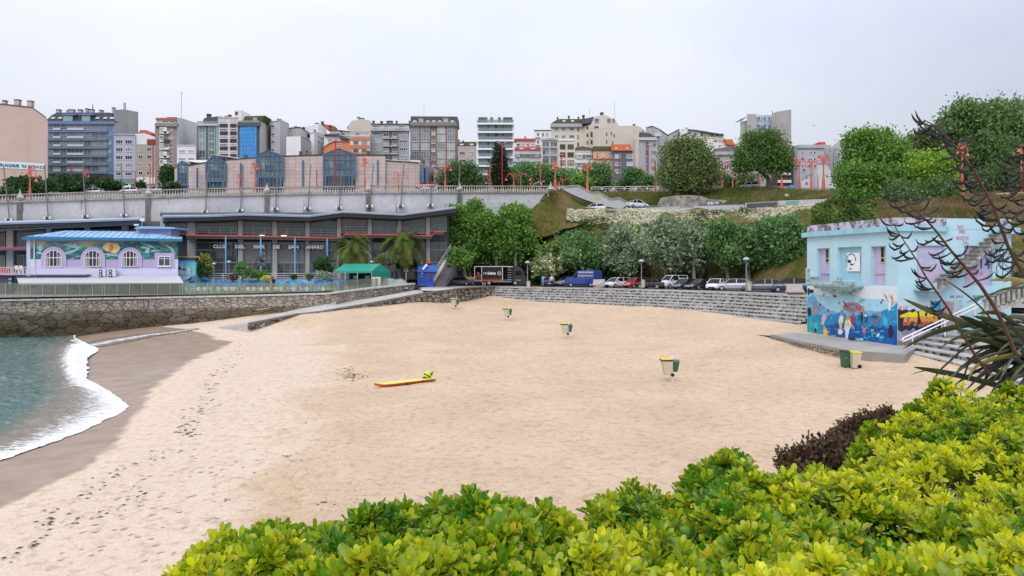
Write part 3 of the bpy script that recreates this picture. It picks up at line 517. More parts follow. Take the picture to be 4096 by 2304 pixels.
B=Bld('modern white tower with dark glazed balconies and glass rails',1980,255);wt=M('clean_white',(.80,.81,.84),.5,.03,.3);B.wall([(1906,458,255),(1912,462,255),(2050,462,255),(2056,458,255)],wt,12);dk=M('tower_dark',(.07,.075,.085),.5,.15,.5)
for i in range(7):
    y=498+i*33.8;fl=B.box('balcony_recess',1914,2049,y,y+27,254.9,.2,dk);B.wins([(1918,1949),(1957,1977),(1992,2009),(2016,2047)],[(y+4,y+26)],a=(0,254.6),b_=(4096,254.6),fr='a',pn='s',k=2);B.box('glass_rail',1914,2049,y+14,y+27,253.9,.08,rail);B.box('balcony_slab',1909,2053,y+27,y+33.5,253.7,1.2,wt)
B.box('balcony_slab',1907,2055,491,497.8,253.7,1.2,wt);B.box('glass_rail',1907,2055,478,491,253.8,.08,rail);B.wins([(1914,1949),(1961,1972),(1992,2003),(2013,2049)],[(470,490)],fr='d',pn='s',k=2);B.box('antenna',1967,1968,445,462,257,.12,alu)
B=Bld('low grey house with two red roofs and ribbon windows',2110,235);B.wall([(2056.5,598,235),(2164,598,235)],lgry,8);B.box('roof',2058,2163,589,600,234.6,3,M('bright_red',(.5,.07,.05),.7,.1));B.box('attic',2064,2142,561,590,237,4,lgry);B.box('upper_roof',2057,2143,554,562,236.5,5,MC['bright_red']);B.chim([(2098,2104,546,556)],238,stain)
B.wins([(2066,2080),(2087,2095),(2108,2116),(2124,2138)],[(574,584)],a=(0,236.9),b_=(4096,236.9),k=1,fr='w')
for y in (616,647): B.box('window_band',2060,2163,y,y+13,234.8,.3,M('band_brown',(.14,.11,.11),.7,.1));B.wins([(2062,2080),(2092,2105),(2116,2136),(2140,2157)],[(y+1,y+12)],a=(0,234.7),b_=(4096,234.7),k=2,fr='a')
for a in (2078,2124): B.box('skylight',a,a+16,592,597,234.4,.3,wht)
B=Bld('old grey corner house with a rooftop balustrade',2200,232);B.wall([(2165,562,232),(2232,562,232)],lgry,9,lgry);B.box('roof_balustrade',2162,2233,553,561,231.6,.3,stain);B.wins([(2171,2182),(2184,2195),(2203,2214),(2216,2227)],RR(567,19,33.4,4),k=2,fr='a');B.slabs(2170,2196,[588,621,655],3,231,1,lgry);B.slabs(2202,2228,[588,621,655],3,231,1,lgry)
B=Bld('pale narrow house with balconies behind the corner house',2170,250);B.wall([(2136,523,250),(2204,523,250)],wht,9,slate);B.wins([(2148,2156),(2168,2176),(2185,2193)],[(532,544),(562,574)],k=2,fr='a');B.slabs(2142,2160,[545,576],4,249,1,wht)
B=Bld('cream plastered house with two columns of dark framed windows',2266,231);B.wall([(2232.4,563,231),(2300,563,231)],cream,9,wht);B.wins([(2239,2262),(2270,2295)],RR(577,19,32,4),k=2,fr='b');B.box('roof_terrace',2234,2299,556,563,233,4,wht)
B=Bld('large cream block with a mossy mansard roof and rounded gable',2340,262);B.wall([(2203,506,262),(2330,507,262),(2368,497,258)],cream,12);B.wall([(2366,492,257.5),(2380,467,257.5),(2418,458,257.5),(2460,478,257.5),(2475,500,257.5)],beige,12,None,'gable');B.box('cornice',2202,2330,494,507,261,1.1,gry)
B.poly('roof',[(2205,494),(2215,486),(2232,476),(2330,476),(2330,494)],262.5,8,moss);B.poly('roof',[(2330,494),(2330,476),(2360,470),(2378,466),(2367,492)],259,8,slate)
B.wins([(2219,2233),(2247,2262),(2277,2297)],[(511,523),(540,553),(570,583)],k=2,pn='s');B.wins([(2310,2315)],[(511,525),(540,555),(570,585)],k=1,fr='b');B.chim([(2228,2233,468,477),(2273,2279,463,477),(2312,2317,467,477),(2330,2339,460,478),(2402,2414,449,462)],263,slate)
for a in (2250,2284): B.box('skylight',a,a+12,481,487,262.2,.4,wht)
B.wins([(2379,2395),(2429,2442),(2450,2459)],[(474,488)],a=(0,257.3),b_=(4096,257.3),k=2,pn='s',fr='a');B.wins([(2346,2354)],[(505,517),(535,547),(565,577)],a=(0,257.7),b_=(4096,257.7),k=2,fr='b');B.wins([(2378,2394)],[(505,514)],a=(0,257.3),b_=(4096,257.3),fr='b');B.box('antenna',2457.8,2459.2,408,475,262,.15,alu);B.box('antenna',2356.8,2358.2,435,466,262,.15,alu)
B=Bld('long blank beige flank wall with a few slot windows',2470,249);B.wall([(2367,516,249),(2470,504,249),(2545,502,249),(2563,508,249),(2592,535,249)],beige,7);B.wins([(2425,2429)],[(530,541),(560,572)],fr='d',pn='k',k=1);B.wins([(2443,2447)],[(527,538)],fr='d',pn='k',k=1);B.wins([(2454,2458)],[(535,546)],fr='d',pn='k',k=1);B.wins([(2449,2453)],[(566,576)],fr='d',pn='k',k=1);B.wins([(2362,2370)],[(527,547),(560,576)],fr='b',pn='n',a=(0,248.9),b_=(4096,248.9));B.chim([(2534,2541,496,505)],251,slate);B.wins([(2567,2576)],[(521,530)])
B=Bld('low white shop house with a brown roof',2336,230);B.wall([(2301,607,230),(2372,607,230)],wht,8,wht);B.poly('roof',[(2300,607),(2303,590),(2330,585),(2368,592),(2372,606)],232,6,M('brown_roof',(.13,.09,.075),.85,.2));B.box('window_band',2302,2371,618,634,229.8,.3,MC['band_brown']);B.wins([(2305,2332),(2340,2367)],[(619,633)],a=(0,229.7),b_=(4096,229.7),k=4);B.box('window_band',2302,2371,650,664,229.8,.3,MC['band_brown']);B.wins([(2305,2332),(2340,2367)],[(651,663)],a=(0,229.7),b_=(4096,229.7),k=4)
B=Bld('peach orange house with three columns of narrow windows',2411,228);pe=W('peach_render',(.64,.36,.21));B.wall([(2372.4,598,228),(2450,598,228)],pe,9);B.poly('roof',[(2368,600),(2373,585),(2442,585),(2447,600)],227.5,6,moss);B.box('cornice',2372,2450,634,637,227.6,.4,tile);B.wins([(2382,2393),(2407,2418),(2432,2444)],RR(610,16,33.5,3),k=2,pn='l')
B=Bld('dark slate grey house with a bright orange roof',2490,226);B.wall([(2450.5,603,226),(2531,603,226)],W('dark_grey_render',(.115,.13,.155),.05,.05),9);B.poly('roof',[(2449,603),(2447,577),(2521,577),(2531,603)],225.5,7,M('orange_tile',(.60,.17,.07),.8,.1));B.wins([(2459,2481),(2506,2531)],RR(618,15,30.2,3),k=4,pn='l')
for a in (2461,2505): B.box('skylight',a,a+8,591,597,225.2,.3,wht)
B=Bld('tall grey block with a glazed stair strip and dark pitched roof',2590,238);B.wall([(2531,560,239),(2555,548,238),(2560,560,238),(2628,560,238),(2641,545,243)],gry,9);B.box('cornice',2557,2627,549,560,237.3,.8,lgry);B.poly('roof',[(2553,548),(2560,528),(2600,533),(2624,549)],239,6,slate);B.wins([(2581,2596)],RR(566,26,31,5),k=1,pn='s',fr='a',tr=.5);B.wins([(2606,2611),(2614,2623)],RR(573,12,30.5,5),k=1,fr='a');B.box('side_wall',2541,2556,525,720,237.8,.5,beige)
B=Bld('dark grey roofs and stair tower right of the tall grey block',2640,250);B.wall([(2584,512,252),(2608,506,252),(2640,520,250),(2672,543,252)],stain,9,slate);B.box('stair_tower',2620,2645,530,545,243,4,lgry);B.wins([(2583,2590)],[(508,517)],k=1,fr='a')
B=Bld('brown and white balcony house half hidden by the round tree',2665,232);B.wall([(2643,628,232),(2655,622,232),(2672,628,232)],wht,8)
for y in (632,665,692): B.slabs(2642,2668,[y],14,231,1.2,M('maroon_balcony',(.13,.05,.045),.7,.1))
B=Bld('grey and white stepped blocks on the skyline',2790,272);B.wall([(2668,543,272),(2717,518,272)],stain,9,slate);B.box('white_wall',2718,2750,518,640,271,6,wht);B.box('grey_wall',2750,2789,518.5,640,271.5,6,stain);B.box('side_wall',2789,2803,522,640,272,6,wht);B.poly('upper_wall',[(2803,640),(2803,521),(2895,540),(2900,560),(2900,640)],272.5,8,cream);B.poly('roof',[(2749,519),(2752,516),(2788,520),(2896,537),(2896,541),(2788,524)],271,6,slate);B.wins([(2801,2809),(2843,2852),(2866,2874)],[(534,542)],a=(0,272.2),b_=(4096,272.2),fr='d',pn='k',k=1);B.chim([(2821,2825,524,530),(2887,2893,534,542)],275,dgrey);B.box('antenna',2772,2773,502,519,274,.15,alu);B.wins([(2724,2731)],[(542,552)],a=(0,270.9),b_=(4096,270.9),fr='d',pn='k',k=1)
B=Bld('cream terraced blocks stepping down to the slate roof',2860,258);B.wall([(2800,552,258),(2900,556,258),(2910,572,258),(2945,578,258)],cream,9,wht);B.wins([(2858,2868),(2874,2884)],[(560,568)],fr='a',k=1);B.box('lower_wall',2824,2940,570,660,256,4,wht);B.poly('tiled_roof',[(2900,557),(2930,557),(2934,570),(2944,580),(2910,578)],254,5,M('orange_tile',(0,0,0)));B.poly('tile_roof_far',[(2925,556),(2960,556),(2960,575),(2940,577)],262,5,wht)
B=Bld('taupe stone block with a broad slate roof behind the orange lamps',2940,225);tp=W('taupe_stone',(.38,.355,.33));B.wall([(2835,617,225),(3085,617,225)],tp,10);B.box('cornice',2842,3085,606,619,224.3,.9,gry);B.poly('roof',[(2858,606),(2864,594),(2960,582),(3085,582),(3085,606)],224.8,8,M('grey_roof',(.17,.16,.155),.9,.15,.8));B.wins([(2896,2914),(2940,2958),(2982,2998)],[(622,642),(657,678),(695,712)],k=2,fr='w',pn='n');B.wins([(2843,2850)],[(625,643)],k=1,fr='b')
B=Bld('tall concrete tower with a pale blue recess and blank grey flanks',3060,266);tw=W('tower_concrete',(.38,.37,.355),.1,.22);B.wall([(2988,456,266),(3025,456,266)],tw,14);B.box('recess_wall',3025,3089,460,720,270,8,M('pale_blue',(.42,.50,.62),.7,.12,.3));B.wall([(3088,455,266),(3105,447,266.5),(3165,438,262)],tw,10,None,'flank');B.wall([(2961,487,268),(2988,482,268)],tw,12,None,'side_wing');B.poly('canopy',[(2961,476),(2988,466),(2988,469),(2961,479)],267,6,lgry)
B.wins([(3029,3040),(3043,3048),(3053,3063),(3073,3080)],[(467,481),(498,512),(528,540)],a=(0,269.9),b_=(4096,269.9),k=2,fr='w',pn='k');B.box('antenna',3089,3091,443,460,268,.15,dgrey)
B=Bld('brown and white flats at the foot of the concrete tower',3126,236);B.wall([(3070,628,236),(3167,628,236)],W('dark_brown',(.12,.065,.06)),9)
for y in (645,675,706): B.wins([(3112,3122),(3130,3145),(3150,3166)],[(y,y+12)],fr='b',pn='n',k=2);B.slabs(3112,3166,[y+14],11,235.2,.8,wht)
B=Bld('long lavender grey block of flats at the right of the skyline',3240,257);lg2=W('lavgrey_render',(.45,.45,.49));B.wall([(3165,592,266),(3190,583,257),(3325,583,257)],lg2,10,lgry);B.box('cornice',3190,3325,583,592,256.4,.7,gry);B.wins([(3206,3214),(3232,3240),(3255,3263)],[(606,616),(632,642),(660,670)],k=1,fr='w');B.wins([(3235,3248)],[(607,616),(633,642),(680,692)],k=2,fr='w');B.box('roof_hut',3277,3302,568,581,259,5,M('bright_red',(0,0,0)));B.wins([(3210,3222)],[(675,687)],k=2);B.box('cornice_teeth',3195,3320,579,583,256.6,.4,gry)
B=Bld('grey white block with projecting fins running towards the green tree',3360,230);B.wall([(3325,592,250),(3345,575,240),(3440,530,205)],wht,9,gry)
for a,Y in((3305,250),(3325,246),(3347,238),(3380,226)): B.box('pilaster',a,a+9,590,750,Y-2,2,stain)
B.wins([(3352,3360),(3366,3374),(3386,3396)],[(620,632),(655,668),(690,702)],a=(3345,239.5),b_=(3440,204.5),fr='w',k=1)
B=Bld('low pale terrace of houses stepping down the far street',3255,215);B.wall([(3205,720,215),(3250,690,215),(3270,655,212),(3310,655,212),(3345,720,212)],lgry,6,gry);B.wins([(3222,3230),(3240,3248),(3262,3270),(3280,3288)],[(700,712),(728,738)],fr='a',k=1)
# ================= retaining wall, balustrade, masts
WA=V3((-75.6,107,0));WBv=V3((5.97,122,0));WD=(WBv-WA).normalized();WN=V3((-WD.y,WD.x,0))  # WN points away from camera
def hitp(px,off=0):
    A=WA+WN*off;k=(px-2048)/F;t=(A.x-k*A.y)/(k*WD.y-WD.x);return A+WD*t
def H(px,py,off=0):
    p=hitp(px,off);return V3((p.x,p.y,Z(py,p.y)))
TOP=[(-500,786),(0,778),(800,752.5),(1500,741.6),(1900,742),(2195,743)];BOT=[(-500,816),(0,808),(800,782),(1500,770),(2000,767),(2195,767)]
rt=thing('retaining_wall','long grey concrete retaining wall with stone balustrade on top','wall',(-30,115,5))
stw=bpy.data.materials.new('weathered_concrete');MC['weathered_concrete']=stw;stw.use_nodes=True;n=stw.node_tree.nodes;l=stw.node_tree.links;b=n['Principled BSDF'];b.inputs['Roughness'].default_value=.85;b.inputs['Specular IOR Level'].default_value=.2
g=n.new('ShaderNodeNewGeometry');mp1=n.new('ShaderNodeMapping');mp1.inputs['Scale'].default_value=(1,1,.1);l.new(g.outputs['Position'],mp1.inputs[0]);s1=noise(.9,6,mp1.outputs[0],.75);s2=noise(.12,4,g.outputs['Position']);s3=noise(2.,6,g.outputs['Position'])
k1=ramp(s2.outputs[0],.35,(.42,.425,.45),.65,(.55,.55,.58));k2=ramp(s1.outputs[0],.60,(1,1,1),.70,(.30,.29,.27));e=k2.color_ramp.elements.new(.56);e.color=(1,1,1,1);k3=ramp(s3.outputs[0],.3,(.82,.82,.80),.6,(1,1,1))
l.new(mix(.8,mix(.9,k1.outputs[0],k2.outputs[0],'MULTIPLY'),k3.outputs[0],'MULTIPLY'),b.inputs['Base Color'])
m=MB();pxs_=[-500,0,400,800,1100,1500,1900,2195]
for a,c in zip(pxs_[:-1],pxs_[1:]):
    p,q=H(a,ip(a,BOT)),H(c,ip(c,BOT));pb,qb=V3((p.x,p.y,4.8)),V3((q.x,q.y,4.8));m.hexa([pb,qb,qb+WN*1.2,pb+WN*1.2],[p,q,q+WN*1.2,p+WN*1.2])
m.build('wall_face',stw,rt)
m=MB()   # buttress strips & panel joints
for px in (80,593,1068,1473,1838): p=H(px,ip(px,BOT));a=p-WD*.35-WN*.25;c=p+WD*.35-WN*.25;m.hexa([V3((a.x,a.y,5)),V3((c.x,c.y,5)),V3((c.x,c.y,5))+WN*.3,V3((a.x,a.y,5))+WN*.3],[a-V3((0,0,.2)),c-V3((0,0,.2)),c+WN*.3-V3((0,0,.2)),a+WN*.3-V3((0,0,.2))])
m.build('buttress',M('stained_strip',(.16,.155,.145),.9,.4,.6,streak=.4),rt)
m=MB()
for a,c in zip(pxs_[:-1],pxs_[1:]):
    f0=ip(a,[(0,850),(800,823),(1500,812),(2195,805)]);f1=ip(c,[(0,850),(800,823),(1500,812),(2195,805)]);p,q=H(a,f0,-.12),H(c,f1,-.12);m.hexa([V3((p.x,p.y,5)),V3((q.x,q.y,5)),V3((q.x,q.y,5))+WN*.118,V3((p.x,p.y,5))+WN*.118],[p,q,q+WN*.118,p+WN*.118])
m.build('wall_plinth',stw,rt)
bst=M('balustrade_stone',(.33,.31,.28),.9,.3,.9,streak=.35);bal=M('baluster_stone',(.47,.44,.39),.85,.25,1.2)
bs=thing('balustrade','weathered stone balustrade with a dark handrail along the upper road','balustrade',(-30,115,18.5))
for nm,la,lb,o0,o1,mt_ in (('handrail',TOP,0,-.12,.30,bst),('base_course',BOT,-3.,-.3,.45,bst)):
    m=MB()
    for a,c in zip(pxs_[:-1],pxs_[1:]):
        th=.17 if nm=='handrail' else .26
        for off in (0,): p,q=H(a,ip(a,la)+lb,o0),H(c,ip(c,la)+lb,o0);d=V3((0,0,th));m.hexa([p-d,q-d,q-d+WN*(o1-o0),p-d+WN*(o1-o0)],[p,q,q+WN*(o1-o0),p+WN*(o1-o0)])
    m.build(nm,mt_,bs)
allb=[];L=(hitp(2190)-hitp(-10)).length;nb=205;P0=hitp(-10)
tops=[(H(px_,ip(px_,TOP)).x,H(px_,ip(px_,TOP)).z) for px_ in range(-20,2220,20)];bots=[(H(px_,ip(px_,BOT)).x,H(px_,ip(px_,BOT)).z) for px_ in range(-20,2220,20)]
bm_=MB();bm_.lathe([(.10,0),(.15,.02),(.15,.18),(.085,.42),(.06,.66),(.09,.72),(.06,.78)],n=6);b0=bm_.build('baluster',bal,bs,origin=O0);bme=b0.data;bpy.data.objects.remove(b0)
rest=MB();bb=root_of(bs)
for i in range(nb):
    p=P0+WD*(L*(i+.5)/nb)+WN*.1;zt=ip(p.x,tops)-.16;zb=ip(p.x,bots)+.10
    if i>=nb-100:
        o=bpy.data.objects.new('baluster',bme);COL.objects.link(o);o.parent=bs;o.location=V3((p.x,p.y,zb))-bb;o.scale=(1,1,(zt-zb)/.78)
    else: h=(zt-zb)/.78;rest.lathe([(.10,0),(.15,.02*h),(.15,.18*h),(.085,.42*h),(.06,.66*h),(.09,.72*h),(.06,.78*h)],(p.x,p.y,zb),6)
tag(rest.build('balusters',bal,bs),None,None,None,'stuff')
for px,w_ in ((80,16),(593,14),(1068,14),(1473,14),(1838,14),(2203,16)):
    p=H(px,ip(px,TOP)+14,-.25);r_=w_/F*p.y*1.0;m=MB();m.lathe([(r_*.55,-.35),(r_,-.05),(r_*1.02,.05),(r_*.55,.32),(r_*.22,.8),(.03,1.25)],p,4);m.build('pedestal_cap',bal,bs)
mst=M('mast_grey',(.17,.15,.15),.7,.1)
for i,(a,c,d,e) in enumerate([(14,664,38,880),(178,660,193,873),(331,655,344,866),(484,653,499,862),(829,690,822,848),(973,660,962,842),(1109,690,1102,837),(1243,658,1232,834),(1367,680,1357,832),(1494,657,1480,826),(1616,657,1603,824),(1727,735,1722,822),(1841,657,1828,820)]):
    t=thing('leaning_mast','thin leaning grey mast on the wall, '+['furthest left','near the orange lamp at far left','before the blue block','before the lavender house','beside the second glass gable','by the third glass gable','inside the third glass gable','left of the widest glass gable','crossing the widest glass gable','near the blue slit right of the gables','on the curved pink wall','the shortest one, before the dark trees','the last one, before the dark trees'][i],'mast',H(d,e,-.6),'leaning masts along the retaining wall')
    m=MB();q=H(a,c,-.3);p=H(d,e,-.6);m.tube([p,q],.09,6);m.build('pole',mst,t);m=MB();m.box(p.x-.22,p.x+.22,p.y-.2,p.y+.3,p.z-.3,p.z+.15);f_=m.build('floodlight',M('flood',(.05,.05,.05),.6,0),t);m=MB();m.box(p.x-.55,p.x-.25,p.y-.3,p.y+.1,p.z-.15,p.z+.25);m.box(p.x+.25,p.x+.55,p.y-.3,p.y+.1,p.z-.15,p.z+.25);m.build('lamp_head',M('flood_white',(.6,.6,.6),.5,0),t)
# ================= museum with glass gables
B=Bld('long pinkish stone clad museum hall with blue framed glass gables',1100,158,name='museum',base=23.5,group=None)
pst=bpy.data.materials.new('pink_cladding');pst.use_nodes=True;n=pst.node_tree.nodes;l=pst.node_tree.links;b=n['Principled BSDF'];b.inputs['Roughness'].default_value=.8
g=n.new('ShaderNodeNewGeometry');sx=n.new('ShaderNodeSeparateXYZ');l.new(g.outputs['Position'],sx.inputs[0]);cx=n.new('ShaderNodeCombineXYZ');l.new(sx.outputs[0],cx.inputs[0]);l.new(sx.outputs[2],cx.inputs[1])
br=n.new('ShaderNodeTexBrick');br.inputs['Scale'].default_value=1;br.inputs['Brick Width'].default_value=1.5;br.inputs['Row Height'].default_value=.78;br.inputs['Mortar Size'].default_value=.035;br.offset=0;br.inputs['Color1'].default_value=(.50,.405,.375,1);br.inputs['Color2'].default_value=(.56,.46,.43,1);br.inputs['Mortar'].default_value=(.30,.25,.235,1);l.new(cx.outputs[0],br.inputs[0])
nn_=noise(.4,5,g.outputs['Position']);rr_=ramp(nn_.outputs[0],.3,(.85,.84,.84),.6,(1,1,1));l.new(mix(1.,br.outputs[0],rr_.outputs[0],'MULTIPLY'),b.inputs['Base Color'])
B.wall([(698,675,160),(712,672,158)],pst,14,None,'end_wall')
for i,pp in enumerate([[(752,665,157),(822,652,156.5)],[(902,642,156.2),(1026,633,156)],[(1132,627,155.8),(1293,622,155.6)],[(1420,623,155.6),(1541,623,155.6)],[(1542,645,156.2),(1678,654,158)],[(1735,672,160),(1763,680,164)]]):
    B.wall(pp,pst,14,M('parapet_dark',(.07,.055,.06),.8,.1),'wall',oh=.1)
B.wall([(1678,656,158),(1736,672,168)],W('museum_side',(.36,.34,.32)),8,None,'side_wall')
for a in (1687,1703): B.box('blue_panel',a,a+9,672,745,157.4,.4,FR['u'])
B.box('window',1690,1702,672,745,157.9,.2,M('night_glass',(.02,.03,.05),.1,0));B.box('inner_wall',720,1680,640,760,161.5,.4,M('inner',(.7,.74,.64),.9,.1))
for a,r0,r1 in ((787,672,755),(961,652,750),(1210,640,745),(1510,640,745)): B.box('slit_window',a-2.2,a+2.2,r0,r1,155.3,.5,FR['u'])
gl=glass_mat('gable_glass',(.16,.22,.26),.38,.04);ylw=M('cream_panel',(.62,.68,.55),.7,.05)
def gable(x0,x1,ye,xa,ya,ysh,xs0,xs1,Y,yb=755,nm=5):
    gg=B.box('glass_bay',x0,x1,ye,ysh,Y,.06,gl);B.poly('gable_glass',[(x0,ye),(xa,ya),(x1,ye)],Y,.06,gl,gg);B.box('glass_lower',xs0,xs1,ysh,yb,Y+.3,.06,gl,gg)
    B.poly('glass_roof',[(x0,ye),(xa,ya),(x1,ye),(x1,ye+1.5),(xa,ya+1.5),(x0,ye+1.5)],Y+.07,12,gl,gg)
    m=MB();bw=.12
    def ln(a,c,w=bw,dy=-.1): p,q=P(*a,Y+dy),P(*c,Y+dy);m.bar(p,q,w,w)
    ln((x0,ye),(xa,ya));ln((xa,ya),(x1,ye));ln((x0,ye),(x0,ysh),.28);ln((x1,ye),(x1,ysh),.28);ln((x0,ye),(x1,ye),.18);ln((x0,ysh),(x1,ysh),.35);ln((x0,(ye+ysh)/2-20),(x1,(ye+ysh)/2-20),.15);ln((x0,(ye+ysh)/2+14),(x1,(ye+ysh)/2+14),.12);ln((xs0,ysh),(xs0,yb),.4);ln((xs1,ysh),(xs1,yb),.4)
    for i in range(1,nm+1):
        x=x0+(x1-x0)*i/(nm+1);yt=ip(x,[(x0,ye),(xa,ya),(x1,ye)]);ln((x,yt),(x,yb),.13)
        p=P(x,yt,Y);m.bar(p,p+V3((0,11,0)),.12,.12)
    m.build('blue_frame',FR['u'],gg)
    w_=(x1-x0)*.14
    for a in (x0+w_*.15,x1-w_*1.1): B.box('cream_panel',a,a+w_*.9,ye+4,ysh-4,Y+.4,.15,ylw,gg)
    B.box('gallery_floor',x0+4,x1-4,(ysh+yb)/2-14,(ysh+yb)/2-11,Y+1.5,6,M('gallery',(.5,.5,.5),.8,.1),gg);B.box('gallery_rail',x0+10,x1-6,(ye+ysh)/2+14,(ye+ysh)/2+17,Y+1.6,.1,white,gg)
    B.box('dark_sculpture',xa-10,xa+14,(ye+ysh)/2-6,(ye+ysh)/2+22,Y+3,1.5,M('sculpt',(.04,.05,.04),.8,.2),gg)
gable(712,752,655,728,643,740,712,752,157.2,nm=2);gable(824,901,648,855,620,725,828,895,155.8,nm=4);gable(1026,1131,622,1070,601,708,1034,1124,155.2,nm=5);gable(1294,1419,617,1353,592,703,1303,1410,154.8,nm=5)
for (a,b_,c,d) in ((742,760,642,652),(870,975,620,634),(745,815,644,650)): B.poly('white_skylight',[(a-15,c-1),(a,c-1),(b_,d),(b_,d+4)],159,6,wht)
for a,y in ((980,618),(1201,605),(1286,602),(1472,603),(1493,618),(1693,640)): B.box('roof_vent',a-5,a+5,y,y+14,160,.8,slate)
m=MB()
for a in range(1545,1700,16): p=P(a,ip(a,[(1545,632),(1678,645)]),159);m.bar(p,p+V3((0,0,.9)),.05)
for a in (0,.45,.9): m.bar(P(1541,633,159)+V3((0,0,a)),P(1735,655,164)+V3((0,0,a)),.05)
m.build('roof_railing',dgrey,B.r)
# ================= the club building under the wall
cb=thing('club_building','long glass fronted club building with zigzag grey canopy under the wall','building',(-30,108,6))
OFF=-6.5
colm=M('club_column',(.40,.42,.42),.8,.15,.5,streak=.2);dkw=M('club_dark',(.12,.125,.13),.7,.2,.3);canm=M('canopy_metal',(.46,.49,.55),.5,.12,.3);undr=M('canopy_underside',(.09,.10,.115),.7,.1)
m=MB()
for a,c,y0,y1 in ((-400,2,890,1120),(2,640,885,1120),(640,1795,850,1140)): p,q=H(a,y1,OFF+2.2),H(c,y1,OFF+2.2);t0,t1=H(a,y0,OFF+2.2),H(c,y0,OFF+2.2);m.hexa([p,q,q+WN,p+WN],[t0,t1,t1+WN,t0+WN])
m.build('inner_wall',dkw,cb)
def strip(name,L,off0,off1,h,mat,dz=0,par=cb):
    m=MB()
    for (a,y0),(c,y1) in zip(L[:-1],L[1:]):
        p,q=H(a,y0,off0),H(c,y1,off0);p2,q2=hitp(a,off1),hitp(c,off1);dd=V3((0,0,h));p2=V3((p2.x,p2.y,p.z+dz));q2=V3((q2.x,q2.y,q.z+dz));m.hexa([p-dd,q-dd,q2-dd,p2-dd],[p,q,q2,p2])
    return m.build(name,mat,par)
CAN1=[(-400,905),(0,888),(300,880),(562,871)];CAN2=[(651,861),(844,859),(975,853),(1235,860),(1371,843),(1479,848),(1609,854),(1822,826)]
for L in (CAN1,CAN2):
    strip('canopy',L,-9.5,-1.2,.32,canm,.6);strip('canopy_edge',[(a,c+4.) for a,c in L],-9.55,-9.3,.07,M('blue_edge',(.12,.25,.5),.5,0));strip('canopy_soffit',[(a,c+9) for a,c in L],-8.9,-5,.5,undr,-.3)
m=MB() # truss under left canopy
for a,c in ((-60,906),(60,902),(170,897),(265,890),(360,886),(455,883)): p,q=H(a,c+12,-8.8),H(a+55,c-2,-8.8);m.bar(p,q,.1);m.bar(q,H(a+110,c+10,-8.8),.1)
m.bar(H(-100,925,-8.8),H(560,897,-8.8),.16);m.build('truss',undr,cb)
for a,c,y0,y1 in [(25,51,905,1130),(183,203,900,1130),(337,359,898,1130),(487,511,895,1130),(749,781,866,1130),(952,971,868,1140),(1089,1108,870,1140),(1221,1238,868,1140),(1348,1363,866,1140),(1471,1487,866,1140),(1590,1606,866,1140),(1705,1720,860,1140),(640,660,865,1130)]:
    p,q=H(a,y1,OFF-.3),H(c,y1,OFF-.3);t0,t1=H(a,y0,OFF-.3),H(c,y0,OFF-.3);m=MB();m.hexa([p,q,q+WN*.5,p+WN*.5],[t0,t1,t1+WN*.5,t0+WN*.5]);m.build('column',colm,cb)
PN['G']=pane_mat('pane_net',(.04,.12,.11),(.08,.18,.16),.5,.15);PN['D']=pane_mat('pane_hall',(.10,.12,.13),(.21,.235,.25),.6,.06)
FR['m']=M('mullion_grey',(.25,.26,.27),.5,0)
def cwin(a,c,y0,y1,k,pn,tr=0,fr='m'):
    p,q=hitp(a,OFF+.3),hitp(c,OFF+.3);mid=(p+q)/2;ang=math.atan2(WD.y,WD.x);put_window(cb,(mid.x,mid.y,Z(y1,mid.y)),(q-p).length,Z(y0,mid.y)-Z(y1,mid.y),ang,fr,pn,k,tr)
bays=[(785,950),(973,1087),(1110,1219),(1240,1346),(1365,1469),(1489,1588),(1608,1703),(1722,1786)]
for i,(a,c) in enumerate(bays):
    up=[(884,942),(883,944),(884,946),(882,944),(870,932),(872,936),(868,934),(858,925)][i];k=3
    cwin(a,c,up[0],up[1],k,'G' if i!=4 else 'D',.22);cwin(a,c,968,1000,k,'D');cwin(a,c,1001,1050,k,'D');cwin(a,c,1052,1116,k if i!=2 else 4,'D',.55)
for a,c in ((-80,22),(54,180),(206,334),(362,484),(514,636)): cwin(a,c,920,986,4,'D');cwin(a,c,1020,1070,3,'D')
for a,c in ((665,747),): cwin(a,c,868,936,3,'D')
redm=M('walkway_red',(.50,.075,.045),.6,.15,.6);
wk=[(745,938),(1000,942),(1360,949.5),(1380,934.5),(1600,938),(1724,941),(1740,925),(1775,925)]
strip('walkway',wk,-9.0,-6.4,.2,redm);strip('walkway_beam',[(a,c+5) for a,c in wk],-8.8,-6.6,.35,undr);strip('walkway',[(-300,989),(110,989)],-9,-6.4,.2,redm);strip('walkway_beam',[(-300,995),(110,995)],-8.8,-6.6,.2,M('blue_edge',(0,0,0)))
m=MB()
for h_ in (.35,.7,1.05):
    for (a,y0),(c,y1) in zip(wk[:-1],wk[1:]): m.bar(H(a,y0,-8.9)+V3((0,0,h_)),H(c,y1,-8.9)+V3((0,0,h_)),.045)
for a in list(range(745,1360,45))+list(range(1385,1775,34)): p=H(a,ip(a,wk),-8.9);m.bar(p,p+V3((0,0,1.05)),.05)
m.build('walkway_railing',M('rail_dark',(.16,.14,.15),.5,0),cb)
lb_=M('light_blue_pole',(.15,.42,.72),.5,0)
for a,y1 in ((903,1095),(1043,1085),(1180,1118),(1309,1030)): m=MB();m.tube([H(a,ip(a,wk)+4,-8.9),H(a,y1,-8.9)],.11,8);m.build('blue_pole',lb_,cb)
lt=M('letter_white',(.9,.9,.92),.5,0);mt=face_mat(H(852,993,OFF-.6),WD)
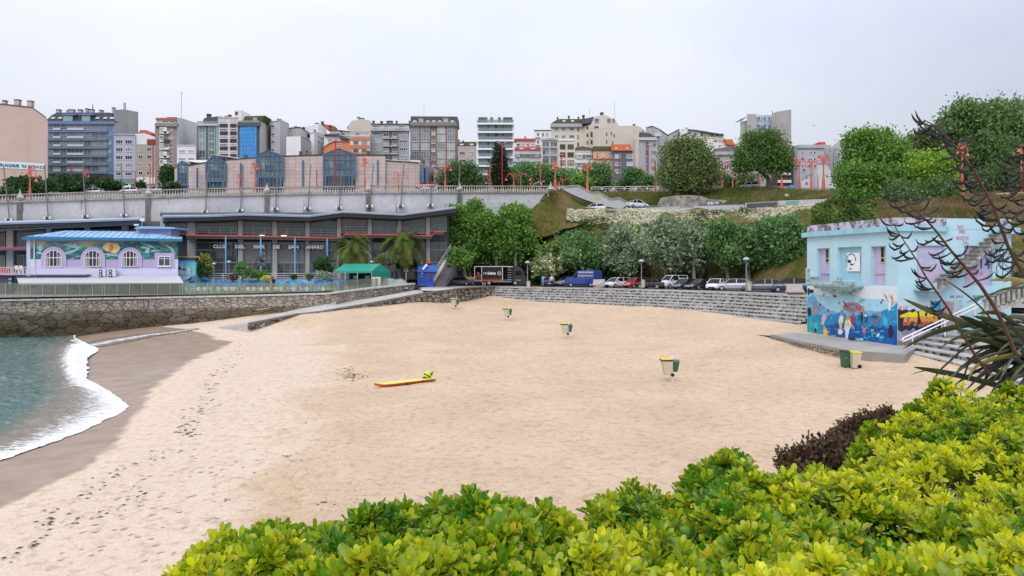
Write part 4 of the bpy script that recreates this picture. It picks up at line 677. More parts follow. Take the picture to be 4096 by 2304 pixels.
for wd,a,c in (('CLUB',852,908),('DEL',941,980),('MAR',1015,1061),('DE',1093,1119),('SAN',1153,1195),('AMARO',1223,1295)):
    p=H(a,993+(a-852)*.006,OFF-.7);mt=face_mat(p,WD);text('lettering',wd,(hitp(c)-hitp(a)).length*.94,.54,lt,cb,mt,.05,.055)
for s_,a,y0,y1 in (('75',1047,1010,1019),('CAFETERIA',1045,1032,1038)): p=H(a,y1,OFF-.1);text('door_sign',s_,(14 if s_=='75' else 20)/27,(y1-y0)/27,M('mint',(.35,.6,.6),.5,0),cb,face_mat(p,WD),.02)
strip('ceiling_lamp',[(1038,940),(1058,940.5)],-6.9,-6.6,.12,M('lamp_glow',(1,.85,.5),.5,0,emit=1.6));strip('ceiling_lamp',[(1124,941),(1146,941.5)],-6.9,-6.6,.12,M('lamp_glow',(0,0,0)))
strip('banner',[(1249,1062),(1260,1062)],-7.4,-7.3,1.4,M('banner_blue',(.02,.06,.25),.6,0));rb=strip('banner',[(1262,1064),(1271,1064)],-7.4,-7.3,1.25,M('banner_red',(.5,.02,.03),.6,0))
ZPL=6.4
def H2(px,off,z): p=hitp(px,off);return V3((p.x,p.y,z))
m=MB();m.poly([H2(650,-14,ZPL),H2(1530,-14,ZPL),H2(1560,-7,ZPL),H2(1560,-4,ZPL),H2(640,-4,ZPL)]);tag(m.build('plaza',pave,origin=O0),'raised paved plaza before the club','plaza',kind='structure')
bwm=bpy.data.materials.new('sea_painted_wall');bwm.use_nodes=True;n=bwm.node_tree.nodes;l=bwm.node_tree.links;b=n['Principled BSDF'];g=n.new('ShaderNodeNewGeometry');q1=noise(1.2,5,g.outputs['Position']);q2=ramp(q1.outputs[0],.38,(.02,.13,.50),.62,(.20,.55,.78));e=q2.color_ramp.elements.new(.5);e.color=(.05,.30,.66,1);l.new(q2.outputs[0],b.inputs['Base Color']);b.inputs['Roughness'].default_value=.7;MC['seawall']=bwm
pw=thing('plaza_wall','low plaza wall painted in blue sea colours','wall',H2(1100,-14,4.3));m=MB();p,q=H2(650,-14.2,4.3),H2(1430,-14.2,4.3);m.hexa([p,q,q+WN*.25,p+WN*.25],[H2(650,-14.2,ZPL-.02),H2(1430,-14.2,ZPL-.02),H2(1430,-13.95,ZPL-.02),H2(650,-13.95,ZPL-.02)]);m.build('painted_face',bwm,pw)
def fence(name,label,pts,h,posts,mat,rails=(1.,.66,.33),r=.03,group=None,cat='railing'):
    pts=[V3(p) for p in pts];t=thing(name,label,cat,pts[0],group);m=MB()
    for a,c in zip(pts[:-1],pts[1:]):
        for k_ in rails: m.tube([a+V3((0,0,h*k_)),c+V3((0,0,h*k_))],r,5)
    m.build('rail',mat,t)
    for a,c in zip(pts[:-1],pts[1:]):
        n_=max(1,int(round((c-a).length/posts)))
        for i in range(n_+(1 if c==pts[-1] else 0)): p=a+(c-a)*i/n_;m=MB();m.tube([p,p+V3((0,0,h))],r*1.2,5);m.build('post',mat,t)
    return t
steel=M('galvanised',(.55,.56,.58),.4,.05,metal=.2)
fence('railing','grey steel railing along the plaza edge left of the tent',[H2(790,-13.8,ZPL),H2(1385,-13.8,ZPL)],.85,3.2,steel,r=.045)
# ================= stone walls
def stone_mat(key,sc,cols,joint=.05,mortar=(.10,.095,.085),wetz=None,sq=1.9):
    m=bpy.data.materials.new(key);m.use_nodes=True;global n,l
    n=m.node_tree.nodes;l=m.node_tree.links;b=n['Principled BSDF'];b.inputs['Roughness'].default_value=.85;b.inputs['Specular IOR Level'].default_value=.25
    g=n.new('ShaderNodeNewGeometry');mp_=n.new('ShaderNodeMapping');mp_.inputs['Scale'].default_value=(1,1,sq);l.new(g.outputs['Position'],mp_.inputs[0])
    dn=noise(1.2,2,mp_.outputs[0]);vm=n.new('ShaderNodeMix');vm.data_type='VECTOR';vm.inputs[0].default_value=.12
    ad=n.new('ShaderNodeVectorMath');ad.operation='SCALE';ad.inputs['Scale'].default_value=.75;l.new(dn.outputs['Color'],ad.inputs[0]);a2=n.new('ShaderNodeVectorMath');a2.operation='ADD';l.new(mp_.outputs[0],a2.inputs[0]);l.new(ad.outputs[0],a2.inputs[1])
    v1=n.new('ShaderNodeTexVoronoi');v1.inputs['Scale'].default_value=sc;v1.inputs['Randomness'].default_value=.85;l.new(a2.outputs[0],v1.inputs[0])
    v2=n.new('ShaderNodeTexVoronoi');v2.feature='DISTANCE_TO_EDGE';v2.inputs['Scale'].default_value=sc;v2.inputs['Randomness'].default_value=.85;l.new(a2.outputs[0],v2.inputs[0])
    sp_=n.new('ShaderNodeSeparateColor');l.new(v1.outputs['Color'],sp_.inputs[0]);cr_=n.new('ShaderNodeValToRGB');el=cr_.color_ramp.elements;el[0].color=(*cols[0],1);el[1].color=(*cols[-1],1)
    for i,c in enumerate(cols[1:-1]): e=el.new((i+1)/(len(cols)-1));e.color=(*c,1)
    l.new(sp_.outputs[0],cr_.inputs[0]);s3=noise(4,6,g.outputs['Position']);k3=ramp(s3.outputs[0],.3,(.6,.6,.6),.65,(1.1,1.1,1.1));c_=mix(1.,cr_.outputs[0],k3.outputs[0],'MULTIPLY')
    jr=ramp(v2.outputs['Distance'],joint*.3,(0,0,0),joint,(1,1,1));c_=mix(jr.outputs[0],mortar,c_)
    if wetz is not None:
        sz_=n.new('ShaderNodeSeparateXYZ');l.new(g.outputs['Position'],sz_.inputs[0]);nn2=noise(.25,4,g.outputs['Position']);mr_=n.new('ShaderNodeMath');mr_.operation='MULTIPLY_ADD';mr_.inputs[1].default_value=-3.;l.new(nn2.outputs[0],mr_.inputs[0]);l.new(sz_.outputs[2],mr_.inputs[2])
        m2=n.new('ShaderNodeMapRange');m2.inputs[1].default_value=wetz-2.;m2.inputs[2].default_value=wetz+1.;l.new(mr_.outputs[0],m2.inputs[0]);c_=mix(m2.outputs[0],mix(1.,c_,(.42,.38,.27),'MULTIPLY'),c_)
    l.new(c_,b.inputs['Base Color']);bp=n.new('ShaderNodeBump');bp.inputs['Distance'].default_value=.15;l.new(jr.outputs[0],bp.inputs['Height']);l.new(bp.outputs[0],b.inputs['Normal']);MC[key]=m;return m
sw1=stone_mat('big_granite',.75,[(.16,.14,.12),(.25,.23,.21),(.20,.145,.09),(.30,.28,.26),(.14,.135,.12),(.27,.21,.16)],.028,(.05,.047,.04),wetz=1.4)
sw2=stone_mat('small_granite',1.5,[(.31,.26,.21),(.42,.38,.34),(.26,.24,.21),(.40,.33,.27),(.48,.45,.41)],.06,(.16,.145,.13))
sw3=stone_mat('pebble_stone',2.3,[(.36,.29,.22),(.52,.45,.38),(.42,.34,.26),(.60,.55,.50)],.1,(.20,.18,.15))
ZT=4.2
SWL=[(-900,1214,ZT),(0,1205,ZT),(600,1194,ZT),(1000,1186,4.45),(1300,1178,4.75),(1350,1173,4.9),(1500,1155,5.3),(1660,1138,5.7)]
SW=[PZ(a,c,z) for a,c,z in SWL]
def wallrun(name,label,pts,zb,th,mat,cope=None,split=None,cat='wall',segs=6):
    t=thing(name,label,cat,(pts[0].x,pts[0].y,0));m=MB();mm2=MB();mc=MB()
    for a,c in zip(pts[:-1],pts[1:]):
        d=(c-a);nn=V3((-d.y,d.x,0)).normalized();nn=nn if nn.y>0 else -nn
        for k_ in range(segs):
            p=a+d*k_/segs;q=a+d*(k_+1)/segs;zs=split or 0
            if split:
                m.hexa([V3((p.x,p.y,zb)),V3((q.x,q.y,zb)),V3((q.x,q.y,zb))+nn*th,V3((p.x,p.y,zb))+nn*th],[p-V3((0,0,zs)),q-V3((0,0,zs)),q-V3((0,0,zs))+nn*th,p-V3((0,0,zs))+nn*th])
                mm2.hexa([p-V3((0,0,zs))+nn*.06,q-V3((0,0,zs))+nn*.06,q-V3((0,0,zs))+nn*th,p-V3((0,0,zs))+nn*th],[p+nn*.06,q+nn*.06,q+nn*th,p+nn*th])
            else: m.hexa([V3((p.x,p.y,zb)),V3((q.x,q.y,zb)),V3((q.x,q.y,zb))+nn*th,V3((p.x,p.y,zb))+nn*th],[p,q,q+nn*th,p+nn*th])
            if cope: g_=(q-p)*.02;mc.hexa([p+g_-nn*.08,q-g_-nn*.08,q-g_+nn*(th+.05),p+g_+nn*(th+.05)],[p+g_-nn*.08+V3((0,0,.2)),q-g_-nn*.08+V3((0,0,.2)),q-g_+nn*(th+.05)+V3((0,0,.2)),p+g_+nn*(th+.05)+V3((0,0,.2))])
    m.build('stonework',mat,t)
    if split: mm2.build('upper_stonework',sw2,t)
    if cope: mc.build('coping',cope,t)
    return t
cop=M('coping_stone',(.52,.50,.48),.85,.2,1.5)
wallrun('sea_wall','long granite sea wall with big dark blocks and pale coping below the terrace',SW,-1.5,.7,sw1,cop,1.35,segs=9)
t=thing('terrace_handrail','thin metal handrail sloping along the stone wall above the ramp','railing',PZ(1030,1239,2.6));m=MB();m.tube([PZ(1029,1239,2.9)+V3((0,-.1,0)),PZ(1200,1215,3.4)+V3((0,-.1,0)),PZ(1505,1165,4.6)+V3((0,-.1,0))],.05,6);m.build('rail',steel,t)
RU=[(870,1308,1.15),(1000,1280,1.56),(1100,1258,2.27),(1200,1234,3.02),(1300,1218,3.54),(1500,1189,4.22),(1676,1158,5.0)];RL=[(872,1311,1.1),(1000,1293,1.28),(1100,1273,1.94),(1200,1254,2.57),(1300,1243,2.93),(1500,1209,3.75),(1700,1171,4.75)]
def PR(a,c,z,d=.12):
    v=PZ(a,c,z)
    for _ in range(6): z=max(z,sandz(v.x,v.y)+d);v=PZ(a,c,z)
    return v
U=[PR(*a,.02+.03*i) for i,a in enumerate(RU)];Lw=[PR(*a,.02+.035*i) for i,a in enumerate(RL)];m=MB()
for i in range(len(U)-1): a,b_,c,d=Lw[i],Lw[i+1],U[i+1],U[i];m.hexa([v-V3((0,0,2.)) for v in (a,b_,c,d)],[a,b_,c,d])
tag(m.build('ramp',M('ramp_concrete',(.44,.42,.39),.85,.18,1.),origin=O0),'pale concrete ramp running down to the sand','ramp',kind='structure')
wallrun('ramp_wall','dark edged stone wall holding the ramp above the beach',[v-V3((0,.1,.14)) for v in Lw[1:]]+[PZ(1860,1155,5.1),PZ(1980,1148,5.14)],1.2,.3,stone_mat('ramp_stone',1.0,[(.22,.19,.16),(.36,.32,.28),(.28,.25,.22),(.42,.38,.34)],.09,(.06,.055,.05)),M('edge_stone',(.20,.19,.175),.9,.3,1.5),segs=4)
m=MB();m.poly([V3((v.x,v.y+.1,ZT+.42)) for v in SW]+[V3((SW[7].x,SW[7].y+.2,ZT+.42)),V3((X(1700,126),126,ZT+.42)),V3((X(-800,112),112,ZT+.42))]);tag(m.build('terrace_floor',pave,origin=O0),'paved terrace behind the glass railing','terrace',kind='structure')
m=MB();m.poly([v for v in (PZ(1500,1147,5.3),PZ(1660,1145,5.4),PZ(1740,1143,5.3),V3((X(1800,108),108,5.62)),V3((X(1800,113),113,5.64)),V3((X(1480,113),113,5.64)))]);tag(m.build('yard',asph,origin=O0),'asphalt yard beside the tent','yard',kind='structure')
gr=thing('glass_railing','tall tinted glass railing panels on a black kerb along the sea wall','railing',(SW[1].x,SW[1].y,ZT));gp=glass_mat('terrace_glass',(.36,.37,.28),.26,.05)
def atwall(px,off):
    k=(px-2048)/F
    for a,c in zip(SW[:-1],SW[1:]):
        d=c-a;den=k*d.y-d.x
        t_=(a.x-k*a.y)/den
        if -1e-6<=t_<=1.0001: nn=V3((-d.y,d.x,0)).normalized();return a+d*t_+nn*off
    return None
kb=MB();tp=[(-300,1128),(0,1131),(1000,1128),(1170,1121),(1400,1113),(1560,1108)]
px=-280
while px<1500:
    p,q=atwall(px,.75),atwall(min(px+50,1330 if px<1330 else px+50)-1.5,.75)
    if px<1290:
        z0=ZT+.35;zt0,zt1=Z(1131 if px<735 else 1131,p.y),Z(1131,q.y);m=MB();m.hexa([V3((p.x,p.y,z0)),V3((q.x,q.y,z0)),V3((q.x,q.y+.04,z0)),V3((p.x,p.y+.04,z0))],[V3((p.x,p.y,zt0)),V3((q.x,q.y,zt1)),V3((q.x,q.y+.04,zt1)),V3((p.x,p.y+.04,zt0))]);m.build('glass_panel',gp,gr)
        m=MB();m.bar(V3((p.x,p.y-.03,z0)),V3((p.x,p.y-.03,zt0)),.05);m.build('post',alu,gr)
        kb.hexa([p+V3((0,-.15,0)),q+V3((.1,-.15,0)),q+V3((.1,.15,0)),p+V3((0,.15,0))],[p+V3((0,-.15,.4)),q+V3((.1,-.15,.4)),q+V3((.1,.15,.4)),p+V3((0,.15,.4))])
    px+=50
kb.build('kerb',M('black_kerb',(.02,.02,.022),.7,.1),gr)
g2=thing('glass_railing','sloping glass railing rising beside the tent to the yard','railing',PZ(1250,1178,4.2));
for i in range(6):
    a=1300+i*48;c=a+46;p,q=atwall(a,1.0+i*.1),atwall(c,1.0+i*.1);p.z=q.z=0;z0,z1=Z(1176-i*6.0,p.y),Z(1171-i*6,q.y);m=MB();t0,t1=z0+1.5-i*.08,z1+1.5-i*.08;m.hexa([V3((p.x,p.y,z0)),V3((q.x,q.y,z1)),V3((q.x,q.y+.04,z1)),V3((p.x,p.y+.04,z0))],[V3((p.x,p.y,t0)),V3((q.x,q.y,t1)),V3((q.x,q.y+.04,t1)),V3((p.x,p.y+.04,t0))]);m.build('glass_panel',gp,g2)
    m=MB();m.bar(V3((p.x,p.y-.03,z0)),V3((p.x,p.y-.03,t0)),.05);m.build('post',alu,g2)
plas=M('white_plastic',(.78,.73,.60),.5,.05)
def chair(loc,rz,label):
    t=thing('plastic_chair',label,'chair',loc,'white plastic chairs on the terrace',rz);m=MB();m.box(-.22,.22,-.22,.22,.42,.46);m.build('seat',plas,t,origin=O0)
    m=MB();m.hexa([(-.22,.2,.46),(.22,.2,.46),(.22,.24,.46),(-.22,.24,.46)],[(-.2,.3,.88),(.2,.3,.88),(.2,.33,.88),(-.2,.33,.88)]);m.build('backrest',plas,t,origin=O0)
    for sx in (-1,1):
        for sy in (-1,1): m=MB();m.bar((sx*.19,sy*.19,.42),(sx*.23,sy*.23,0),.05);m.build('leg',plas,t,origin=O0)
    return t
def table(loc,label):
    t=thing('plastic_table',label,'table',loc,'white plastic tables on the terrace');m=MB();m.box(-.75,.75,-.45,.45,.69,.73);m.build('table_top',plas,t,origin=O0)
    for sx in (-1,1):
        for sy in (-1,1): m=MB();m.bar((sx*.62,sy*.36,.69),(sx*.66,sy*.4,0),.06);m.build('leg',plas,t,origin=O0)
    return t
ch0=None;zf=ZT+.45
spots=[755,812,868,905,960,1005,1040,1085,1140,1195,1262]
for i,px in enumerate(spots):
    p=atwall(px,2.4);lab='white plastic table with stacked chairs on the terrace'
    t=table((p.x,p.y,zf),lab) if i==0 else dup(tb0,None,(p.x,p.y,zf));
    if i==0: tb0=t
    for dx,dy,rz in ((-1.1,0,1.5),(1.05,.1,-1.5),(-.3,.8,0.),(.5,.85,.2)):
        if ch0 is None: ch0=chair((p.x+dx,p.y+dy,zf),rz,'white plastic chair standing around a terrace table behind the glass')
        else: dup(ch0,None,(p.x+dx,p.y+dy,zf),rz)
gpm=M('parasol_cloth',(.30,.28,.26),.9,.1,3)
for i,px in enumerate((832,940,1060,1118,1170,1228)):
    p=atwall(px,1.6);t=thing('folded_parasol','folded grey brown parasol between the terrace tables','parasol',(p.x,p.y,zf),'folded parasols on the terrace');m=MB();m.tube([(0,0,0),(0,0,2.)],.03,5);m.build('pole',alu,t,origin=O0);m=MB();m.lathe([(.24,.55),(.2,.9),(.12,1.5),(.03,1.95)],(0,0,0),8);m.build('canopy',gpm,t,origin=O0)
for px,o_ in ((1335,1.8),(1372,1.6),(1430,1.7)):
    p=atwall(px,o_);dup(ch0,None,(p.x,p.y,max(zf,p.z-.3)),2.8,'lone white plastic chair behind the sloping glass near the tent')
p=atwall(1255,1.6);t=thing('yellow_bucket','small yellow object on the terrace floor beside the last table','bucket',(p.x+.8,p.y,zf));m=MB();m.lathe([(.16,0),(.2,.3),(.2,.34)],(p.x+.8,p.y,zf),8);m.build('bucket_body',M('yellow',(.75,.60,.05),.5,0),t)
# ================= lilac pavilion
lil=M('lilac_wall',(.42,.36,.56),.75,.08,.8);lilp=M('pale_lilac_wall',(.56,.57,.76),.75,.06,.8);blr=M('blue_metal_roof',(.25,.43,.62),.45,.08,.6);blf=M('blue_fascia',(.02,.17,.34),.5,.05);YP=95
B=Bld('lilac beach pavilion with arched windows, painted wave frieze and blue metal roof',420,YP,name='beach_pavilion',base=zf,group=None)
B.wall([(121,952,YP),(712,956,YP)],lil,7,zb=zf);B.wall([(106,952,YP+2.5),(120.7,952,YP+.05)],lilp,5,None,'side_wall',zb=zf)
Yf=YP-.06
B.box('pale_band',121,163,1037,1071,Yf,.05,lilp);B.box('pale_band',121,712,1073,1136,Yf-.02,.07,lilp);B.box('pale_band',699,712,1037,1072,Yf,.05,lilp)
fz=bpy.data.materials.new('wave_mural');fz.use_nodes=True;n=fz.node_tree.nodes;l=fz.node_tree.links;b=n['Principled BSDF'];b.inputs['Roughness'].default_value=.7;g=n.new('ShaderNodeNewGeometry')
mpz=n.new('ShaderNodeMapping');mpz.inputs['Scale'].default_value=(.45,.45,1.1);l.new(g.outputs['Position'],mpz.inputs[0]);q1=noise(1.3,6,mpz.outputs[0],.6);q1.inputs['Distortion'].default_value=1.6
q2=ramp(q1.outputs[0],.32,(.012,.05,.065),.68,(.30,.44,.38));e=q2.color_ramp.elements.new(.46);e.color=(.02,.10,.12,1);e=q2.color_ramp.elements.new(.56);e.color=(.05,.22,.22,1)
sz_=n.new('ShaderNodeSeparateXYZ');l.new(g.outputs['Position'],sz_.inputs[0]);mz=n.new('ShaderNodeMapRange');mz.inputs[1].default_value=Z(1000,YP);mz.inputs[2].default_value=Z(966,YP);l.new(sz_.outputs[2],mz.inputs[0])
q3=noise(.35,2,g.outputs['Position']);q4=ramp(q3.outputs[0],.42,(0,0,0),.62,(1,1,1));mu_=n.new('ShaderNodeMath');mu_.operation='MULTIPLY';l.new(mz.outputs[0],mu_.inputs[0]);l.new(q4.outputs[0],mu_.inputs[1]);l.new(mix(mu_.outputs[0],q2.outputs[0],(.55,.50,.26)),b.inputs['Base Color'])
B.box('painted_frieze',121,712,966,1036.5,Yf,.05,fz)
def blob(px,py,w_,h_,rot,Y,name,mat,par,seed=0,n_=12,j=.25):
    rq=random.Random(seed);pts=[]
    for i in range(n_):
        a=2*math.pi*i/n_;r_=1+rq.uniform(-j,j);x=w_*math.cos(a)*r_;y=h_*math.sin(a)*r_;pts.append((px+x*math.cos(rot)-y*math.sin(rot),py+x*math.sin(rot)+y*math.cos(rot)))
    m=MB();m.ext([P(a,c,Y) for a,c in pts],(0,.012,0));return m.build(name,mat,par)
ftl=M('paint_foam',(.30,.52,.55),.7,.2,3);forg=M('paint_orange',(.62,.22,.08),.7,.15,3);fyel=M('paint_yellow',(.62,.56,.25),.7,.15,2)
blob(450,993,34,24,.1,Yf-.012,'painted_glow',fyel,B.r,4);blob(445,990,11,11,0,Yf-.025,'painted_figure',forg,B.r,5);blob(440,1003,7,9,.3,Yf-.026,'painted_figure',forg,B.r,6);blob(466,992,7,5,0,Yf-.026,'painted_figure',M('paint_amber',(.6,.35,.08),.7,0),B.r,7)
for i,(a,c,w_,h_,r_) in enumerate([(290,985,32,5,.2),(280,1008,26,5,-.3),(305,998,22,4,-.5),(300,978,10,5,.6),(440,1018,30,3,.1),(590,1000,9,14,.3),(600,985,20,4,.4),(575,990,14,4,.1),(615,1003,14,4,-.3),(680,990,18,4,.5),(690,1002,14,3,.7),(160,992,12,13,0),(158,1012,14,4,.3)]): blob(a,c,w_,h_,r_,Yf-.014-.0015*i,'painted_wave',ftl,B.r,20+i)
lilr=M('lilac_surround',(.45,.38,.60),.75,.05,.8)
def arch(cx,r_out,r_in,ytop_o,ytop_i,yb):
    def pts(r,yt,k=18):
        a=[(cx+r*math.cos(math.pi*i/k),yt+r-r*math.sin(math.pi*i/k)) for i in range(k+1)];return a
    o=pts(r_out,ytop_o)+[(cx-r_out,yb),(cx+r_out,yb)];m=MB();m.ext([P(a,c,Yf-.04) for a,c in o],(0,.04-.001,0));m.build('arch_surround',lilr,B.r)
    i_=pts(r_in,ytop_i)+[(cx-r_in,yb-7),(cx+r_in,yb-7)];m=MB();m.ext([P(a,c,Yf-.06) for a,c in i_],(0,.02,0));w_=m.build('window',PN['k'],B.r)
    m=MB();pp=[P(a,c,Yf-.1) for a,c in i_]
    for a,c in zip(pp,pp[1:]+pp[:1]): m.bar(a,c,.07)
    for dx in (-.45,0,.45): x=cx+dx*r_in;m.bar(P(x,ytop_i+r_in-math.sqrt(max(0,r_in**2-(x-cx)**2)),Yf-.11),P(x,yb-7,Yf-.11),.07)
    yh=ytop_i+r_in*.9;m.bar(P(cx-r_in,yh,Yf-.115),P(cx+r_in,yh,Yf-.115),.08);m.build('window_frame',white,w_)
    m=MB();
    for sx in (-1,1): m.ext([P(cx+sx*r_in*.95,ytop_i+r_in*.8,Yf-.07),P(cx+sx*r_in*.62,ytop_i+r_in*.5,Yf-.07),P(cx+sx*r_in*.6,yb-9,Yf-.07),P(cx+sx*r_in*.95,yb-9,Yf-.07)][::sx],(0,.008,0))
    m.build('curtain',M('curtain',(.36,.34,.31),.9,.2,3),w_);B.box('sill',cx-r_in-3,cx+r_in+3,yb-7,yb-4,Yf-.15,.15,lilr,w_)
arch(214,51,33,986,1001,1072);arch(371,49.5,33,988,1002,1072);arch(520,47.5,31,989,1003,1072)
B.box('window_surround',618,698,1012,1072,Yf-.04,.04,lilr);B.wins([(634,683)],[(1026,1065)],a=(0,Yf-.1),b_=(4096,Yf-.1),k=2,tr=.75,pn='k')
e0,e1=P(98,946,YP-1.0),P(729,956,YP-1.0);b0,b1=P(150,930,YP+7.5),P(729,946,YP+8);r0_,r1_=P(265,922,YP+4),P(590,927,YP+4)
lft=P(88,951,YP+3);m=MB();m.add([e0,e1,r1_,r0_],[(0,1,2,3)]);m.add([lft,e0,r0_],[(0,1,2)]);m.add([e1,b1,r1_],[(0,1,2)]);m.add([lft,r0_,r1_,b1],[(0,1,2,3)])
m.poly([e0-V3((0,0,.3)),lft-V3((0,0,.3)),b1-V3((0,0,.3)),e1-V3((0,0,.3))]);rf=m.build('roof',blr,B.r)
m=MB();m.hexa([e0+V3((0,-.04,-.32)),e1+V3((0,-.04,-.32)),e1+V3((0,.1,-.32)),e0+V3((0,.1,-.32))],[e0+V3((0,-.04,.03)),e1+V3((0,-.04,.03)),e1+V3((0,.1,.03)),e0+V3((0,.1,.03))]);m.bar(e0-V3((0,0,.15)),lft-V3((0,0,.15)),.1,.3);m.build('fascia',blf,rf)
m=MB()
for i in range(1,24):
    f_=i/24;a=e0+(e1-e0)*f_;tt=min(1,max(0,(f_-.18)/.56));
    top=r0_+(r1_-r0_)*tt;
    if f_<.2: top=e0+(r0_-e0)*(f_/.2*.9);top=V3((a.x-.3,top.y,top.z))
    if f_>.8: top=e1+(r1_-e1)*((1-f_)/.2*.9);top=V3((a.x-.3,top.y,top.z))
    m.bar(a+V3((0,0,.03)),top+V3((0,0,.03)),.04)
m.build('roof_seams',M('seam_blue',(.05,.18,.42),.5,0),rf)
B.box('tower',545,683,916,944,YP+3,2.5,lil);B.poly('tower_roof',[(536,913),(560,905),(640,906),(699,909),(699,915),(536,915)],YP+2.2,4,blr);
m=MB();m.tube([P(137,948,YP-.25),P(137,1092,YP-.25),P(152,1132,YP-1.6)],.07,6);m.build('downpipe',white,B.r)
B.box('lower_wall',75,735,1136,1193,YP+.2,.3,M('lower_beige',(.36,.34,.27),.9,.15,.7));
net=M('dark_netting',(.2,.23,.22),.95,.4,2.5)
for pts in ([(80,1136),(165,1136),(140,1150),(82,1160)],[(262,1136),(375,1136),(345,1158),(312,1170),(290,1152)],[(525,1136),(733,1136),(733,1158),(690,1172),(600,1180),(560,1170),(545,1150)]):
    m=MB();m.ext([P(a,c,YP) for a,c in pts],(0,.12,0));m.build('draped_net',net,B.r)
t=thing('awning','long pale grey slab awning in front of the lilac pavilion','awning',P(400,1130,YP-2.5));m=MB();m.add([P(65,1104,YP-.3),P(718,1104,YP-.3),P(735,1131,YP-3),P(76,1136,YP-3),P(65,1107,YP-.3),P(718,1107,YP-.3),P(735,1134,YP-3),P(76,1139,YP-3)],[(0,1,2,3),(4,7,6,5),(3,2,6,7),(0,3,7,4),(1,5,6,2),(0,4,5,1)]);m.build('canvas',M('awning_grey',(.50,.50,.53),.8,.05,.5),t)
for px in (90,410,720): m=MB();m.bar(P(px,1136,YP-2.8),V3((X(px,YP-2.8),YP-2.8,zf)),.08);m.build('post',alu,t)
t=fence('stair_railing','white railing on the balcony and stairs left of the air conditioners',[P(-60,1096,YP-1.2),P(345,1094,YP-1.2),P(400,1112,YP-1.2)],.85,.22,white,rails=(1.,.1),r=.02)
B.box('balcony_slab',-80,345,1096,1100,YP-1.3,1.3,lil)
for i,(a,c) in enumerate(((389,421),(428,461))):
    t=thing('air_conditioner',('left' if i==0 else 'right')+' of the two white twin fan air conditioners under the arched windows','air conditioner',P((a+c)/2,1105,YP-.9),'air conditioners');m=MB();m.box(X(a,YP-.9),X(c,YP-.9),YP-.9,YP-.45,Z(1106,YP-.9),Z(1077,YP-.9));m.build('casing',M('ac_white',(.60,.62,.72),.5,0),t)
    for y in (1086,1101): m=MB();p=P(a+13,y,YP-.93);m.tube([p,p+V3((0,.04,0))],.27,14);f_=m.build('fan',M('fan_dark',(.06,.06,.08),.5,0),t);m=MB();p=P(a+13,y,YP-.96);m.tube([p,p+V3((0,.03,0))],.11,10);m.build('fan_hub',MC['ac_white'],f_)
for i,px in enumerate((74,92)): c_=dup(ch0,None,P(px,1096,YP-.6)-V3((0,0,0)),3.0,'white plastic chair on the pavilion balcony, '+('left one' if i==0 else 'right one'));c_.scale=(1.2,1.2,1.25)
t=thing('flag','small blue and white flag above the tower roof','flag',P(568,905,YP+4));m=MB();m.tube([P(567,905,YP+4),P(575,855,YP+4)],.04,5);m.build('pole',steel,t);m=MB();m.ext([P(574,857,YP+4),P(577,872,YP+4),P(566,872,YP+4)],(0,.03,0));m.build('blue_half',FR['u'],t);m=MB();m.ext([P(577,872.2,YP+4),P(577,886,YP+4),P(557,882,YP+4),P(566,872.2,YP+4)],(0,.03,0));m.build('white_half',white,t)
t=thing('satellite_dish','pale round dish beside the tower roof','dish',P(546,905,YP+3));m=MB();m.lathe([(.1,-.1),(.34,.05),(.36,.14),(.2,.2)],P(546,903,YP+3),12);m.build('dish_body',white,t)
t=thing('beach_kiosk','small dark kiosk under the balcony at the left edge with pink and blue paint','kiosk',P(20,1150,YP-.5));m=MB();m.box(X(-80,YP),X(64,YP),YP-.9,YP-.3,zf,Z(1101,YP));m.build('wall',M('kiosk_dark',(.07,.06,.10),.7,.3,2),t)
for i,(a,c,y0,y1,col) in enumerate([(-20,15,1108,1124,(.05,.35,.5)),(-20,16,1126,1139,(.45,.2,.4)),(55,66,1112,1120,(.5,.25,.45)),(54,66,1126,1138,(.05,.4,.45)),(-10,12,1112,1118,(.6,.6,.65))]): m=MB();m.box(X(a,YP),X(c,YP),YP-.95-.01*i,YP-.901,Z(y1,YP),Z(y0,YP));m.build('painted_panel',M('kp%d'%i,col,.7,.2,3),t)
t=thing('red_canopy','red folded canvas behind the balcony railing at the left edge','canvas',P(20,1090,YP-.4));m=MB();m.box(X(-40,YP),X(48,YP),YP-.7,YP-.4,Z(1095,YP),Z(1073,YP));m.build('canvas',M('red_canvas',(.5,.03,.04),.7,.2,3),t)
YK=97;t=thing('painted_kiosk','small kiosk painted with white sails on a turquoise sea','kiosk',P(750,1135,YK));cy=M('paint_cyan',(.10,.50,.62),.7,.35,.8,dark=(.25,.60,.72));m=MB();m.box(X(712,YK),X(782,YK),YK,YK+4,zf,Z(1040,YK));m.build('wall',cy,t)
m=MB();m.ext([P(782,1040,YK),P(806,1048,YK+3),P(806,1056,YK+3),P(782,1048,YK)],(0,.4,0));m.box(X(708,YK),X(784,YK),YK-.3,YK+4.2,Z(1040,YK),Z(1032,YK));m.build('roof',M('navy_roof',(.01,.05,.16),.6,.1),t)
m=MB();m.bar(P(710,1027,YK-.2),P(795,1027,YK-.2),.1);m.bar(P(795,1027,YK-.2),P(798,1034,YK-.2),.1);m.build('orange_rail',M('orange_rail',(.7,.35,.03),.5,0),t)
